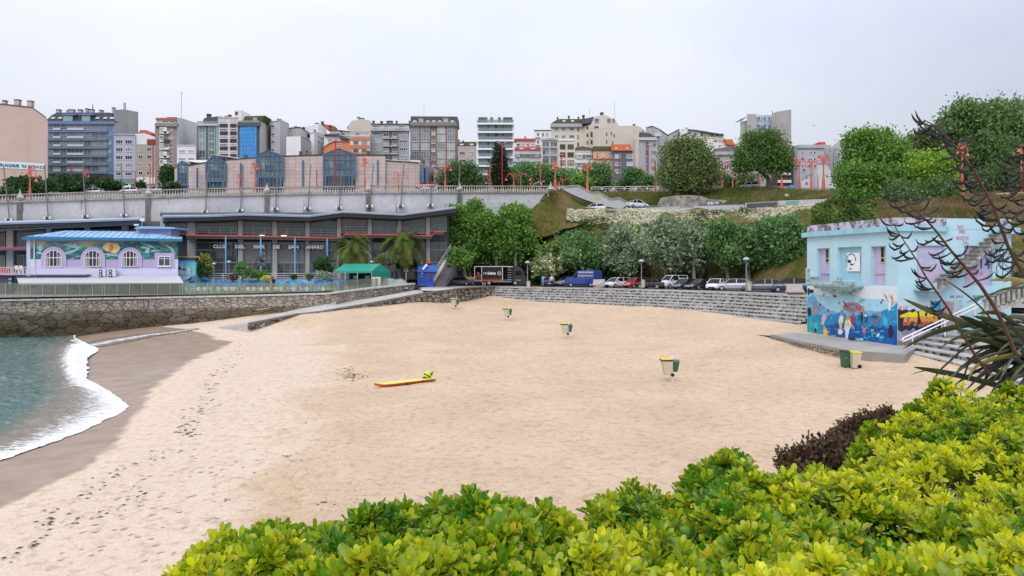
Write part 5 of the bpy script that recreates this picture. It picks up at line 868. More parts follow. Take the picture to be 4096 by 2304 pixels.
for nm,pts,col in (('painted_sail',[(726,1049),(733,1075),(733,1100),(713,1094),(722,1070)],(.62,.68,.75)),('painted_sail',[(742,1060),(760,1074),(764,1090),(757,1104),(742,1094),(748,1078)],(.62,.68,.75)),('painted_boat',[(713,1106),(770,1108),(760,1120),(713,1122)],(.62,.66,.75)),('painted_rock',[(740,1124),(765,1108),(781,1100),(781,1124)],(.22,.17,.45)),('painted_deep',[(755,1125),(781,1124.5),(781,1134),(757,1134)],(.03,.09,.35)),('painted_palm',[(713,1064),(722,1070),(727,1080),(718,1078),(713,1086)],(.01,.03,.03)),('painted_palm',[(730,1072),(738,1076),(743,1074),(737,1082),(730,1080)],(.01,.03,.03))):
    m=MB();m.ext([P(a,c,YK-.03-.002*len(pts)) for a,c in pts],(0,.02,0));m.build(nm,M('k_'+nm,col,.7,.1,2),t)
# ================= stepped seating down to the sand
stp=bpy.data.materials.new('step_granite');stp.use_nodes=True;n=stp.node_tree.nodes;l=stp.node_tree.links;b=n['Principled BSDF'];b.inputs['Roughness'].default_value=.85
g=n.new('ShaderNodeNewGeometry');mp_=n.new('ShaderNodeMapping');mp_.inputs['Scale'].default_value=(1,1,.35);l.new(g.outputs['Position'],mp_.inputs[0]);q1=noise(2.6,5,mp_.outputs[0],.6);q2=noise(.5,4,g.outputs['Position'])
at=n.new('ShaderNodeAttribute');at.attribute_name='tint';sp=n.new('ShaderNodeSeparateColor');l.new(at.outputs['Color'],sp.inputs[0])
st1=ramp(q1.outputs[0],.46,(1,1,1),.55,(.12,.115,.10));k1=ramp(q2.outputs[0],.35,(.33,.325,.31),.65,(.47,.465,.45));c_=mix(sp.outputs[0],k1.outputs[0],mix(1.,k1.outputs[0],st1.outputs[0],'MULTIPLY'));c_=mix(sp.outputs[1],c_,(.06,.058,.05));l.new(c_,b.inputs['Base Color'])
def steps(name,label,topl,botl,n_,kind,mat=stp,blk=1.1,under=.6,lh=.15):
    """topl, botl: world points along the top edge and the foot;n_ risers of separate blocks"""
    V=[];Fq=[];T=[]
    def add(pts,t_): k=len(V);V.extend(pts);Fq.append((k,k+1,k+2,k+3));T.extend([t_]*4)
    for i in range(n_):
        f0,f1=i/n_,(i+1)/n_
        for (a,b_),(c,d) in zip(zip(topl[:-1],topl[1:]),zip(botl[:-1],botl[1:])):
            e0,e1=a+(c-a)*f0,b_+(d-b_)*f0;g0,g1=a+(c-a)*f1,b_+(d-b_)*f1
            nb_=max(1,int((e1-e0).length/blk));
            for j in range(nb_):
                u0,u1=j/nb_,(j+1)/nb_;
                p,q=e0+(e1-e0)*u0,e0+(e1-e0)*u1;r_,s_=g0+(g1-g0)*u0,g0+(g1-g0)*u1;gap=(q-p)*(.02 if blk<2 else .006);dz=R.uniform(-.012,.012);D=V3((0,0,p.z-r_.z));D2=V3((0,0,q.z-s_.z))
                lip=(r_-p);lip.z=0;lip=lip.normalized()*.05;pz=V3((0,0,dz))
                add([p+gap+pz-D,q-gap+pz-D2,q-gap+pz-V3((0,0,lh)),p+gap+pz-V3((0,0,lh))],(1,0,0))
                add([p+gap+pz-V3((0,0,lh))+lip,q-gap+pz-V3((0,0,lh))+lip,q-gap+pz+lip,p+gap+pz+lip],(0,0,0))
                add([p+gap+pz-V3((0,0,lh)),q-gap+pz-V3((0,0,lh)),q-gap+pz-V3((0,0,lh))+lip,p+gap+pz-V3((0,0,lh))+lip],(0,1,0))
                add([q-pz*0-gap,q+gap*0,q+V3((0,0,-D2.z)),q-gap-D2] ,(0,1,0))
                tb=(p-r_);tb.z=0
                add([p+lip+gap+pz,q+lip-gap+pz,q-gap+pz+tb,p+gap+pz+tb],(0,0,0))
    o=npmesh(name,np.array([tuple(v) for v in V]),np.array(Fq),mat,tint=np.array(T,float));return tag(o,label,kind)
ft=[PZ(1950,1184,3.95),PZ(2350,1199,3.75),PZ(2700,1223,3.45),PZ(3000,1256,3.05),PZ(3228,1292,2.75)]
tl=[PZ(1980,1146,PZ5),PZ(2350,1153.5,PZ5),PZ(2680,1161.5,PZ5),PZ(2960,1171,PZ5),PZ(3228,1183,PZ5),PZ(3330,1188,PZ5)]
ft2=[]
for i,p in enumerate(tl):
    d=tl[min(i+1,5)]-tl[max(i-1,0)];nn=V3((d.y,-d.x,0)).normalized();nn=nn if nn.y<0 else -nn;q=p+nn*4.3;q.z=2.55;ft2.append(q)
steps('seating_steps','long curved tiers of stained granite step blocks between car park and sand',tl,ft2,8,'steps',blk=1.05)
m=MB()
for (a,b_),(c,d) in zip(zip(tl[:-1],tl[1:]),zip(ft2[:-1],ft2[1:])):
    o_=V3((0,0,-.65));m.quad(a+o_,b_+o_,d+o_,c+o_)
tag(m.build('step_core',M('core',(.06,.058,.05),.9,.1),origin=O0),'dark core under the step blocks',None,kind='structure')
for i,(a0,a1,b0,b1,lab) in enumerate([((2420,1133),(2340,1183),(2340,1183),(2342,1196),'pair of slanting steel handrails down the middle of the steps')]):
    t=thing('stair_handrail',lab,'railing',PZ(2345,1200,3.7))
    for dx in (0,11,22):
        m=MB();A=PZ(2415+dx*.4,1156,PZ5)+V3((0,0,.95));Bq=PZ(2335+dx*1.,1196,3.75)+V3((0,0,.75));m.tube([A+V3((0,1.,0)),A,Bq,Bq-V3((0,0,.75))],.04,6);m.tube([A-V3((0,0,.35)),Bq-V3((0,0,.35))],.035,6);m.build('rail',steel,t)
# ================= painted beach building on the right
c1=V3((X(3228,63),63,0));c2=V3((X(3590,52.4),52.4,0));ZB=2.4;c3=V3((X(4045,54.4),54.4,0));LD=(c2-c1).normalized();RD=(c3-c2).normalized()
ZR=11.05
aqua=M('aqua_wall',(.43,.64,.73),.75,.08,.8,streak=.10);lav2=M('lavender_panel',(.50,.44,.62),.75,.08,1.2);paint=lambda k,c,v=.12,s=2:M('pt_'+k,c,.75,v,s)
pb=thing('painted_beach_building','two storey pale blue and lavender building with sea mural and outside stairs','building',(c2.x,c2.y,ZB))
LN=V3((LD.y,-LD.x,0));LN=LN if LN.x<0 else -LN;RN=V3((RD.y,-RD.x,0));RN=RN if RN.y<0 else -RN
def mk(A,D,N):
    def f(px,py,o=0.):
        A2=A+N*o;k=(px-2048)/F;t_=(A2.x-k*A2.y)/(k*D.y-D.x);p=A2+D*t_;return V3((p.x,p.y,Z(py,p.y)))
    f.N=N;f.h=lambda px,z,o=0.:V3((f(px,1000,o).x,f(px,1000,o).y,z));f.u=lambda px:(f(px,1000)-A).dot(D);f.p=lambda u,z,o=0.:V3((A.x+D.x*u+N.x*o,A.y+D.y*u+N.y*o,z));return f
LF=mk(V3((c1.x,c1.y,0)),LD,LN);RF=mk(V3((c2.x,c2.y,0)),RD,RN);Ll=(c2-c1).length;Rl=(c3-c2).length
def holed(f,L,z0,z1,holes,mat,name,depth=.35,back=None,bmats=None):
    us=sorted({0,L}|{h[0] for h in holes}|{h[1] for h in holes});zs=sorted({z0,z1}|{h[2] for h in holes}|{h[3] for h in holes});m=MB()
    for a,b_ in zip(us[:-1],us[1:]):
        for c,d in zip(zs[:-1],zs[1:]):
            if any(h[0]-1e-6<=a and b_<=h[1]+1e-6 and h[2]-1e-6<=c and d<=h[3]+1e-6 for h in holes): continue
            m.quad(f.p(a,c),f.p(b_,c),f.p(b_,d),f.p(a,d))
    for u0,u1,w0,w1,*_ in holes:
        for a,b_,c,d in ((u0,w0,u0,w1),(u1,w1,u1,w0),(u0,w1,u1,w1),(u1,w0,u0,w0)): m.quad(f.p(a,b_),f.p(a,b_,-depth),f.p(c,d,-depth),f.p(c,d))
    return m.build(name,mat,pb)
def patch(f,name,u0,u1,z0,z1,o,mat,par=None,th=.04):
    m=MB();m.hexa([f.p(u0,z0,o),f.p(u1,z0,o),f.p(u1,z0,o-th),f.p(u0,z0,o-th)],[f.p(u0,z1,o),f.p(u1,z1,o),f.p(u1,z1,o-th),f.p(u0,z1,o-th)]);return m.build(name,mat,par or pb)
uL=lambda px:LF.u(px);zL=lambda px,py:LF(px,py).z;uR=lambda px:RF.u(px);zR_=lambda px,py:RF(px,py).z
holesL=[(uL(3268),uL(3318),zL(3300,1132),zL(3300,993)),(uL(3349),uL(3446),zL(3400,1122),zL(3400,988)),(uL(3483),uL(3542),zL(3510,1141),zL(3510,985))]
holed(LF,Ll,ZB-.8,ZR,holesL,aqua,'side_wall')
for i,h in enumerate(holesL): patch(LF,'recess_panel',h[0],h[1],h[2],h[3],-.35,lav2 if i!=1 else M('aqua_recess',(.33,.57,.66),.75,.06,1),th=.05)
def lwin(u0,u1,z0,z1):
    w_=patch(LF,'window',u0,u1,z0,z1,-.33,PN['k'],th=.02);m=MB()
    for a in (u0,(u0+u1)/2,u1): m.bar(LF.p(a,z0,-.3),LF.p(a,z1,-.3),.07)
    for z in (z0,z0+(z1-z0)*.3,z1): m.bar(LF.p(u0,z,-.3),LF.p(u1,z,-.3),.06)
    m.build('window_frame',M('rusty_white',(.55,.52,.48),.7,.25,6),w_);return w_
lwin(uL(3289),uL(3317),zL(3303,1050),zL(3303,995));lwin(uL(3508),uL(3541),zL(3525,1050),zL(3525,987))
patch(LF,'panel_ledge',uL(3272),uL(3317),zL(3300,1096),zL(3300,1092),-.25,lav2,th=.08);patch(LF,'panel_ledge',uL(3487),uL(3541),zL(3510,1096),zL(3510,1092),-.25,lav2,th=.08)
sg=patch(LF,'sign_board',uL(3377),uL(3428),zL(3400,1085),zL(3400,1011),-.24,M('sign_white',(.80,.80,.84),.5,.04),th=.06)
navy=M('sign_navy',(.02,.02,.13),.5,0)
def lpoly(name,pts,o,mat,par,f=LF,th=.008): m=MB();m.ext([f(a,c,o) for a,c in pts],-f.N*th);return m.build(name,mat,par)
lpoly('pennant',[(3390,1038),(3399,1041),(3405,1040),(3404,1049),(3397,1052),(3390,1049)],-.228,navy,sg);lpoly('pennant',[(3402,1052),(3408,1057),(3419,1053),(3412,1060),(3404,1062),(3399,1058)],-.227,navy,sg);lpoly('flagstaff',[(3389.5,1036),(3390.8,1036),(3392,1072),(3390.8,1072)],-.226,navy,sg)
for i,ch_ in enumerate('CLUB DEL MAR DE SAN AMARO'):
    if ch_!=' ':
        a=math.pi*(1-i/24.);cx_,cz_=3403,1045;p=LF(cx_+21*math.cos(a),cz_-26*math.sin(a),-.226);u_=LD*math.sin(a)+V3((0,0,1))*(-math.cos(a))*-1 if False else (LD*math.sin(a)+V3((0,0,math.cos(a))));up=(V3((0,0,math.sin(a)))-LD*math.cos(a));nn=u_.cross(up);text('sign_letter',ch_,.09,.12,navy,sg,Matrix(((u_.x,up.x,nn.x,p.x),(u_.y,up.y,nn.y,p.y),(u_.z,up.z,nn.z,p.z),(0,0,0,1))),.004,.02)
text('sign_year','1931',.28,.12,navy,sg,face_mat(LF(3397,1078,-.226),LD),.004,.02)
par_m=bpy.data.materials.new('parapet');par_m.use_nodes=True;n=par_m.node_tree.nodes;l=par_m.node_tree.links;b=n['Principled BSDF'];g=n.new('ShaderNodeNewGeometry');q1=noise(1.4,7,g.outputs['Position'],.7);q2=ramp(q1.outputs[0],.46,(.50,.47,.58),.58,(.09,.085,.075));l.new(q2.outputs[0],b.inputs['Base Color']);b.inputs['Roughness'].default_value=.9
def band(name,f,u0,u1,z0,z1,o0,o1,mat): m=MB();m.hexa([f.p(u0,z0,o0),f.p(u1,z0,o0),f.p(u1,z0,o1),f.p(u0,z0,o1)],[f.p(u0,z1,o0),f.p(u1,z1,o0),f.p(u1,z1,o1),f.p(u0,z1,o1)]);return m.build(name,mat,pb)
band('parapet',LF,.0,Ll,ZR+.02,ZR+.62,-.01,-.35,par_m);band('parapet',RF,0,Rl*.42,ZR+.02,ZR+.62,-.01,-.35,par_m);band('parapet_blue',RF,Rl*.42+.01,uR(3940),ZR-.18,ZR+.60,.02,-.35,aqua);band('parapet',RF,uR(4000),Rl,ZR+.02,ZR+.62,-.01,-.35,par_m)
band('cornice',LF,-.35,Ll+.25,ZR-.38,ZR+.01,.32,.002,M('aqua_trim',(.30,.55,.64),.75,.1,1.,streak=.3));band('cornice',RF,0.,Rl*.42,ZR-.38,ZR+.01,.25,.002,MC['aqua_trim']);band('cornice',RF,uR(3960),Rl+.3,ZR-.5,ZR-.05,.5,.002,MC['aqua_trim'])
mp2_=c2+(c1-c2)*.5
m=MB();m.poly([V3((c1.x,c1.y,ZR)),V3((c2.x,c2.y,ZR)),V3((c3.x,c3.y,ZR)),V3((c3.x+(c1-c2).x,c3.y+(c1-c2).y,ZR))]);m.build('roof',M('roof_grey',(.2,.2,.19),.9,.3),pb)
c4=c3+(c1-c2);m=MB();m.quad(V3((c3.x,c3.y,ZB)),V3((c4.x,c4.y,ZB)),V3((c4.x,c4.y,ZR)),V3((c3.x,c3.y,ZR)));m.quad(V3((c4.x,c4.y,ZB)),V3((c1.x,c1.y,ZB)),V3((c1.x,c1.y,ZR)),V3((c4.x,c4.y,ZR)));m.build('back_wall',aqua,pb)
holesR=[(uR(3667),uR(3779),zR_(3720,1130),zR_(3720,982)),(uR(3857),uR(3970),zR_(3900,1143),zR_(3900,983))]
holed(RF,Rl,ZB-1.2,ZR,holesR,aqua,'front_wall',.2)
for h in holesR: patch(RF,'recess_panel',*h,-.2,lav2,th=.05)
patch(RF,'faded_patch',uR(3680),uR(3762),zR_(3720,1060),zR_(3720,1010),-.19,M('faded_blue',(.42,.44,.60),.75,.25,2.2),th=.005)
bal_m=M('balcony_concrete',(.36,.55,.58),.85,.35,3.,dark=(.16,.22,.21));bal_t=thing
m=MB();u0,u1=uL(3276),uL(3455);zt=zL(3360,1124);zb_=zL(3360,1146);m.hexa([LF.p(u0,zb_,1.25),LF.p(u1,zb_,.9),LF.p(u1,zb_,.002),LF.p(u0,zb_,.002)],[LF.p(u0,zb_+.16,1.3),LF.p(u1,zb_+.16,.95),LF.p(u1,zb_+.16,.002),LF.p(u0,zb_+.16,.002)]);bo=m.build('balcony',bal_m,pb)
m=MB();m.hexa([LF.p(u0,zb_+.17,1.25),LF.p(u1,zb_+.17,.9),LF.p(u1,zb_+.17,.75),LF.p(u0,zb_+.17,1.1)],[LF.p(u0,zt+.05,1.25),LF.p(u1,zt,.9),LF.p(u1,zt,.75),LF.p(u0,zt+.05,1.1)]);m.hexa([LF.p(u0,zb_+.17,1.1),LF.p(u0+.15,zb_+.17,1.1),LF.p(u0+.15,zb_+.17,0),LF.p(u0,zb_+.17,0)],[LF.p(u0,zt+.3,1.1),LF.p(u0+.15,zt+.3,1.1),LF.p(u0+.15,zt+.3,0),LF.p(u0,zt+.3,0)]);m.build('parapet',bal_m,bo)
for ua,hh in ((u0,1.05),(uL(3405),.35)): m=MB();m.hexa([LF.p(ua,zt,1.27),LF.p(ua+.38,zt,1.27),LF.p(ua+.38,zt,1.07),LF.p(ua,zt,1.07)],[LF.p(ua,zt+hh,1.27),LF.p(ua+.34,zt+hh*.95,1.27),LF.p(ua+.34,zt+hh*.95,1.07),LF.p(ua,zt+hh,1.07)]);m.build('pillar',bal_m,bo)
for k_ in range(3): m=MB();uu0=u0+(u1-u0)*(.12+.1*k_);uu1=u1-(u1-u0)*(.05+.1*k_);m.hexa([LF.p(uu0,zb_-.2-.2*k_,.9-.28*k_),LF.p(uu1,zb_-.2-.2*k_,.8-.28*k_),LF.p(uu1,zb_-.2-.2*k_,.002),LF.p(uu0,zb_-.2-.2*k_,.002)],[LF.p(uu0,zb_-.01-.2*k_,.95-.28*k_),LF.p(uu1,zb_-.01-.2*k_,.85-.28*k_),LF.p(uu1,zb_-.01-.2*k_,.002),LF.p(uu0,zb_-.01-.2*k_,.002)]);m.build('corbel',bal_m,bo)
m=MB();m.add([LF(3283,1078,1.29),LF(3290,1078,1.29),LF(3286.5,1085,1.29)],[(0,1,2)]);m.build('warning_sign',M('sign_yellow',(.7,.5,.03),.6,.1),bo)
u0,u1=uR(3655),uR(3720);m=MB();zb2=zR_(3680,1157);m.hexa([RF.p(u0,zb2-.12,1.),RF.p(u1,zb2-.12,1.),RF.p(u1,zb2-.12,.002),RF.p(u0,zb2-.12,.002)],[RF.p(u0,zb2,1.),RF.p(u1,zb2,1.),RF.p(u1,zb2,.002),RF.p(u0,zb2,.002)]);b2=m.build('balcony',bal_m,pb)
m=MB();m.hexa([RF.p(u0+.25,zb2-.4,.7),RF.p(u1,zb2-.4,.7),RF.p(u1,zb2-.4,.002),RF.p(u0+.25,zb2-.4,.002)],[RF.p(u0+.25,zb2-.13,.7),RF.p(u1,zb2-.13,.7),RF.p(u1,zb2-.13,.002),RF.p(u0+.25,zb2-.13,.002)]);m.build('corbel',bal_m,b2);m=MB();m.hexa([RF.p(u0+.1,zb2,1.),RF.p(u1-.3,zb2,1.),RF.p(u1-.3,zb2,.8),RF.p(u0+.1,zb2,.8)],[RF.p(u0+.1,zb2+.5,1.),RF.p(u1-.3,zb2+.5,1.),RF.p(u1-.3,zb2+.5,.8),RF.p(u0+.1,zb2+.5,.8)]);m.build('parapet',bal_m,b2)
stm=M('old_stair',(.42,.41,.39),.9,.45,2.,dark=(.09,.085,.075));ns=14;s0=(uR(3722),zR_(3722,1145));s1=(uR(3995),zR_(3995,922));so_=None
m=MB()
for i in range(ns):
    a=s0[0]+(s1[0]-s0[0])*i/ns;b_=s0[0]+(s1[0]-s0[0])*(i+1)/ns+.06;z0=s0[1]+(s1[1]-s0[1])*i/ns;dz=(s1[1]-s0[1])/ns
    m.hexa([RF.p(a,z0-.28,1.),RF.p(b_,z0-.28+dz,1.),RF.p(b_,z0-.28+dz,.002),RF.p(a,z0-.28,.002)],[RF.p(a,z0+dz*.75,1.),RF.p(b_,z0+dz*.75,1.),RF.p(b_,z0+dz*.75,.002),RF.p(a,z0+dz*.75,.002)])
m.build('outside_stair',stm,pb)
m=MB()
for i in range(ns):
    a=s0[0]+(s1[0]-s0[0])*i/ns-.08;b_=a+(s1[0]-s0[0])/ns+.1;z0=s0[1]+(s1[1]-s0[1])*i/ns;dz=(s1[1]-s0[1])/ns
    m.hexa([RF.p(a,z0+dz*.76,1.06),RF.p(b_,z0+dz*.76,1.06),RF.p(b_,z0+dz*.76,.002),RF.p(a,z0+dz*.76,.002)],[RF.p(a,z0+dz,1.06),RF.p(b_,z0+dz,1.06),RF.p(b_,z0+dz,.002),RF.p(a,z0+dz,.002)])
m.build('stair_treads',M('tread_grey',(.36,.34,.31),.9,.35,4.,dark=(.07,.07,.05)),pb)
def coat(name,f,top,mat,o,u0=None,u1=None,zb=None,L=None):
    """painted area below a wavy top line given as (px,py)"""
    pts=[f(a,c,o) for a,c in top];zb=ZB-.6 if zb is None else zb;a=pts[-1].copy();a.z=zb;c=pts[0].copy();c.z=zb;m=MB();m.ext([c,a]+pts[::-1],-f.N*.003);return m.build(name,mat,pb)
def wavy(x0,x1,L,n_,amp,seed):
    rq=random.Random(seed);return [(x0+(x1-x0)*i/n_,ip(x0+(x1-x0)*i/n_,L)+rq.uniform(-amp,amp)) for i in range(n_+1)]
coat('mural_white',LF,wavy(3229,3589,[(3229,1132),(3400,1145),(3589,1142)],18,1,1),paint('white',(.66,.71,.76),.08),.006)
coat('mural_pale_blue',LF,wavy(3229,3589,[(3229,1150),(3270,1180),(3330,1185),(3400,1172),(3470,1195),(3589,1205)],26,2,2),paint('pale',(.36,.62,.74),.18,1.5),.010)
coat('mural_light_blue',LF,wavy(3229,3589,[(3229,1195),(3250,1175),(3290,1225),(3330,1246),(3400,1250),(3480,1243),(3540,1248),(3589,1212)],30,3,3),paint('light',(.13,.42,.66),.25,1.5),.014)
coat('mural_blue',LF,wavy(3229,3589,[(3229,1258),(3300,1262),(3350,1255),(3420,1263),(3500,1258),(3560,1232),(3589,1210)],34,5,4),paint('mid',(.025,.25,.52),.3,1.6),.018)
coat('mural_deep_blue',LF,wavy(3229,3589,[(3229,1305),(3290,1300),(3380,1292),(3450,1296),(3520,1310),(3589,1300)],34,7,5),paint('deep',(.01,.10,.36),.45,1.8),.022)
coat('mural_teal',LF,wavy(3229,3300,[(3229,1262),(3260,1268),(3300,1300)],10,6,6),paint('teal',(.02,.33,.42),.4,2.5),.026)
RQ=random.Random(9)
def mblob(cx_,cy_,w_,h_,rot,mat,o,seed,f=LF,n_=11,j=.22,name='mural_figure'):
    rq=random.Random(seed);pts=[]
    for i in range(n_): a=2*math.pi*i/n_;r_=1+rq.uniform(-j,j);x=w_*math.cos(a)*r_;y=h_*math.sin(a)*r_;pts.append((cx_+x*math.cos(rot)-y*math.sin(rot),cy_+x*math.sin(rot)+y*math.cos(rot)))
    m=MB();m.ext([f(a,c,o) for a,c in pts],-f.N*.002);return m.build(name,mat,pb)
pc={'pink':(.66,.40,.46),'red':(.42,.08,.12),'yel':(.70,.52,.10),'org':(.68,.24,.07),'wht':(.66,.70,.74),'blk':(.02,.02,.03),'gry':(.24,.26,.31),'nav':(.03,.07,.18),'slate':(.10,.18,.28),'coral':(.50,.20,.24),'cyan':(.05,.45,.62),'grn':(.08,.35,.28),'mar':(.25,.05,.10)}
pc={k:paint(k,v) for k,v in pc.items()}
figs=[(3238,1245,9,18,0,'blk'),(3234,1165,5,14,0,'blk'),(3246,1165,9,9,.3,'blk'),(3262,1240,15,22,.3,'gry'),(3256,1215,9,12,.5,'gry'),(3285,1215,8,9,.4,'wht'),(3282,1218,5,6,.4,'nav'),(3296,1272,10,15,.35,'pink'),(3291,1290,7,9,.2,'pink'),(3302,1325,8,20,-.2,'yel'),(3298,1312,5,7,0,'org'),(3310,1332,4,12,.3,'org'),(3364,1278,9,22,.05,'wht'),(3368,1252,7,14,.2,'gry'),(3363,1300,6,16,0,'yel'),(3362,1328,9,12,0,'wht'),(3391,1298,12,32,.12,'wht'),(3393,1295,9,22,.15,'yel'),(3392,1273,8,9,0,'org'),(3388,1330,7,24,0,'wht'),(3404,1296,4,22,-.55,'wht'),(3411,1310,2.5,14,-.5,'red'),(3412,1277,10,20,.05,'mar'),(3414,1262,7,9,0,'red'),(3352,1218,0,0,0,'red'),(3446,1236,9,14,0,'coral'),(3440,1247,12,4,-.3,'coral'),(3455,1247,10,4,.5,'coral'),(3446,1272,5,24,0,'blk'),(3436,1270,2,14,.1,'nav'),(3464,1274,8,17,0,'nav'),(3463,1262,5,6,0,'wht'),(3502,1280,18,25,.03,'slate'),(3518,1262,9,12,0,'gry'),(3500,1268,20,5,0,'nav'),(3562,1328,11,22,0,'blk'),(3562,1307,7,7,0,'blk'),(3457,1325,7,10,0,'coral'),(3452,1312,3,8,-.4,'coral'),(3463,1313,3,8,.4,'coral'),(3489,1322,7,5,0,'yel'),(3489,1335,4,16,0,'grn'),(3512,1340,5,9,.5,'wht'),(3514,1320,2,8,0,'blk'),(3543,1285,8,18,0,'cyan'),(3535,1278,4,22,0,'cyan'),(3526,1350,10,7,0,'cyan'),(3480,1262,10,3,0,'cyan'),(3312,1242,6,8,.2,'red'),(3326,1270,3,6,0,'coral'),(3565,1200,6,20,-.05,'org'),(3555,1203,10,17,0,'wht'),(3545,1192,2,24,-.5,'gry'),(3550,1172,6,14,0,'wht'),(3558,1225,6,18,.1,'wht'),(3530,1200,5,4,0,'red'),(3524,1210,3,5,0,'blk'),(3450,1200,10,4,-.1,'cyan'),(3440,1206,4,3,0,'red'),(3340,1185,6,5,.5,'nav'),(3334,1182,4,3,0,'red'),(3356,1212,2,4,0,'nav'),(3294,1180,3,7,.4,'cyan'),(3380,1215,4,16,-.5,'red'),(3345,1325,2,26,0,'mar'),(3264,1305,9,14,0,'cyan'),(3246,1300,8,16,0,'grn'),(3240,1330,9,9,0,'grn'),(3262,1322,4,9,0,'blk')]
for i,(a,c,w_,h_,r_,k_) in enumerate(figs):
    if w_: mblob(a,c,w_,h_,r_,pc[k_],.025+.0005*(i%40),100+i)
for i in range(46): a=RQ.uniform(3300,3586);c=RQ.uniform(1300,1372) if a<3530 else RQ.uniform(1235,1372);mblob(a,c,RQ.uniform(5,11),RQ.uniform(2,4),RQ.uniform(-.1,.15),[pc['cyan'],paint('blue2',(.02,.22,.50)),paint('blue3',(.04,.33,.62))][i%3],.0245-.00005*(i%30),300+i,name='mural_pebble')
def stroke(f,name,pts,w_,mat,o=.09): m=MB();m.tube([f(a,c,o) for a,c in pts],w_,4);ob=m.build(name,mat,pb);return ob
for s_ in range(2):
    pts=[];
    for i in range(60): a=i/60*2*math.pi;r_=1+.13*math.sin(a*13+s_);pts.append((3407+32*r_*math.cos(a)*(1-.35*s_),1228+17*r_*math.sin(a)*(1-.4*s_)))
    stroke(LF,'painted_outline',pts+[pts[0]],.03,pc['red'])
stroke(LF,'painted_outline',[(3385,1232),(3392,1222),(3397,1236),(3404,1220),(3408,1238),(3416,1224),(3422,1236),(3430,1225)],.03,pc['red'])
coat('mural_white',RF,wavy(3592,3735,[(3592,1190),(3650,1215),(3735,1198)],12,2,41),paint('white2',(.50,.60,.68),.25,2),.006,zb=ZB+.9)
lb2=[(3722,1205),(3762,1203)];coat('painted_block',RF,[(3722,1205),(3765,1203)],paint('block',(.03,.30,.52),.3,2),.010,zb=ZB+1.5)
coat('painted_base',RF,[(3592,1318),(3700,1318),(3790,1318)],paint('base',(.34,.31,.40),.5,3),.010);coat('grey_plinth',RF,[(3592,1362),(3640,1362),(3700,1350)],M('mossy_stone',(.24,.22,.18),.9,.4,3),.03)
coat('brown_panel',RF,[(3767,1203),(3815,1206)],paint('brownish',(.40,.34,.36),.4,4),.010,zb=ZB+.9);coat('grey_panel',RF,[(3816,1198),(3850,1200)],paint('grey2',(.42,.50,.58),.3,4),.012,zb=ZB+1.2)
def zig(cx0,cx1,y0,y1,seed,n_):
    rq=random.Random(seed);top=[(cx0+(cx1-cx0)*i/n_,y0+(rq.uniform(0,14) if i%2 else rq.uniform(-6,4))) for i in range(n_+1)];bot=[(cx1-(cx1-cx0)*i/n_,y1+(rq.uniform(-12,0) if i%2 else rq.uniform(-2,9))) for i in range(n_+1)];return top+bot
def gpoly(name,pts,o,mat): m=MB();m.ext([RF(a,c,o) for a,c in pts],-RF.N*.004);return m.build(name,mat,pb)
gpoly('graffiti_outline',zig(3592,3764,1240,1322,4,11),.020,pc['blk'])
def letter(pts,o,mat): return gpoly('graffiti_letter',pts,o,mat)
gy=paint('gyellow',(.68,.60,.03));go=paint('gorange',(.68,.26,.06));gb=paint('gbrick',(.30,.10,.08))
blks=[[(3600,1262),(3640,1246),(3650,1252),(3634,1264),(3628,1300),(3612,1304),(3616,1270),(3602,1272)],[(3642,1256),(3664,1243),(3672,1256),(3668,1296),(3656,1306),(3654,1284),(3644,1286),(3640,1304),(3630,1304)],[(3676,1246),(3704,1242),(3698,1262),(3712,1268),(3700,1304),(3676,1310),(3670,1300),(3688,1292),(3680,1272)],[(3710,1240),(3720,1238),(3718,1262),(3742,1236),(3750,1240),(3732,1268),(3752,1296),(3738,1302),(3722,1282),(3720,1304),(3708,1306)],[(3736,1262),(3760,1256),(3758,1266),(3748,1270),(3758,1290),(3746,1294)]]
for i,bp2 in enumerate(blks):
    letter(bp2,.026,go);ys=[c for a,c in bp2];mid=1268
    tp=[(a,min(c,mid)) for a,c in bp2];letter(tp,.031,gy) ;bt=[(a,max(c,1288)) for a,c in bp2];letter(bt,.032,gb)
for i,(a,c) in enumerate([(3630,1275),(3660,1300),(3705,1270),(3750,1285)]): mblob(a,c,5,4,0,pc['grn'],.036,500+i,f=RF,name='graffiti_fill')
def rtext(s_,px,py,w_,h_,mat,o=.012,f=RF,D=RD,name='graffiti_text',ofs=-.2): p=f(px,py,o);return text(name,s_,w_,h_,mat,pb,face_mat(p,D),.003,.012)
rt_=paint('redline',(.55,.18,.26));
rtext('14',3922,1075,.85,.75,pc['nav'],-.185);rtext('EMBER0',3868,1083,.9,.22,rt_,-.185);rtext('EASY 5T',3890,1102,.95,.22,rt_,-.185)
rtext('RESI',3830,915,.5,.26,rt_,.03);rtext('TREC',3835,932,.6,.22,rt_,.03);rtext('MOSITOS',3826,960,1.05,.28,rt_,.012);rtext('24',3850,978,.4,.3,rt_,.012)
rtext('SIRE  JESUS',3800,1195,1.1,.24,paint('violetline',(.22,.12,.45)),.012);rtext('ME  KOS',3596,1240,.75,.3,rt_,.012);rtext('EXO',3608,1338,.8,.3,paint('darkline',(.12,.12,.2)),.016)
for i in range(5): rtext(['NO TE','RAYES','SI NO','KTE','ORBE'][i],3772,1222+i*16,.6,.16,rt_,.014)
stroke(RF,'graffiti_line',[(3990,990),(3985,1030),(3995,1060),(4010,1062),(4015,1010),(4005,985),(3998,1000),(4004,1040),(4030,1010),(4038,1015),(4015,1050),(4035,1075)],.025,pc['blk'],.01);stroke(RF,'graffiti_line',[(4002,1050),(3985,1068),(3990,1100),(4010,1105),(4012,1062)],.025,pc['blk'],.01)
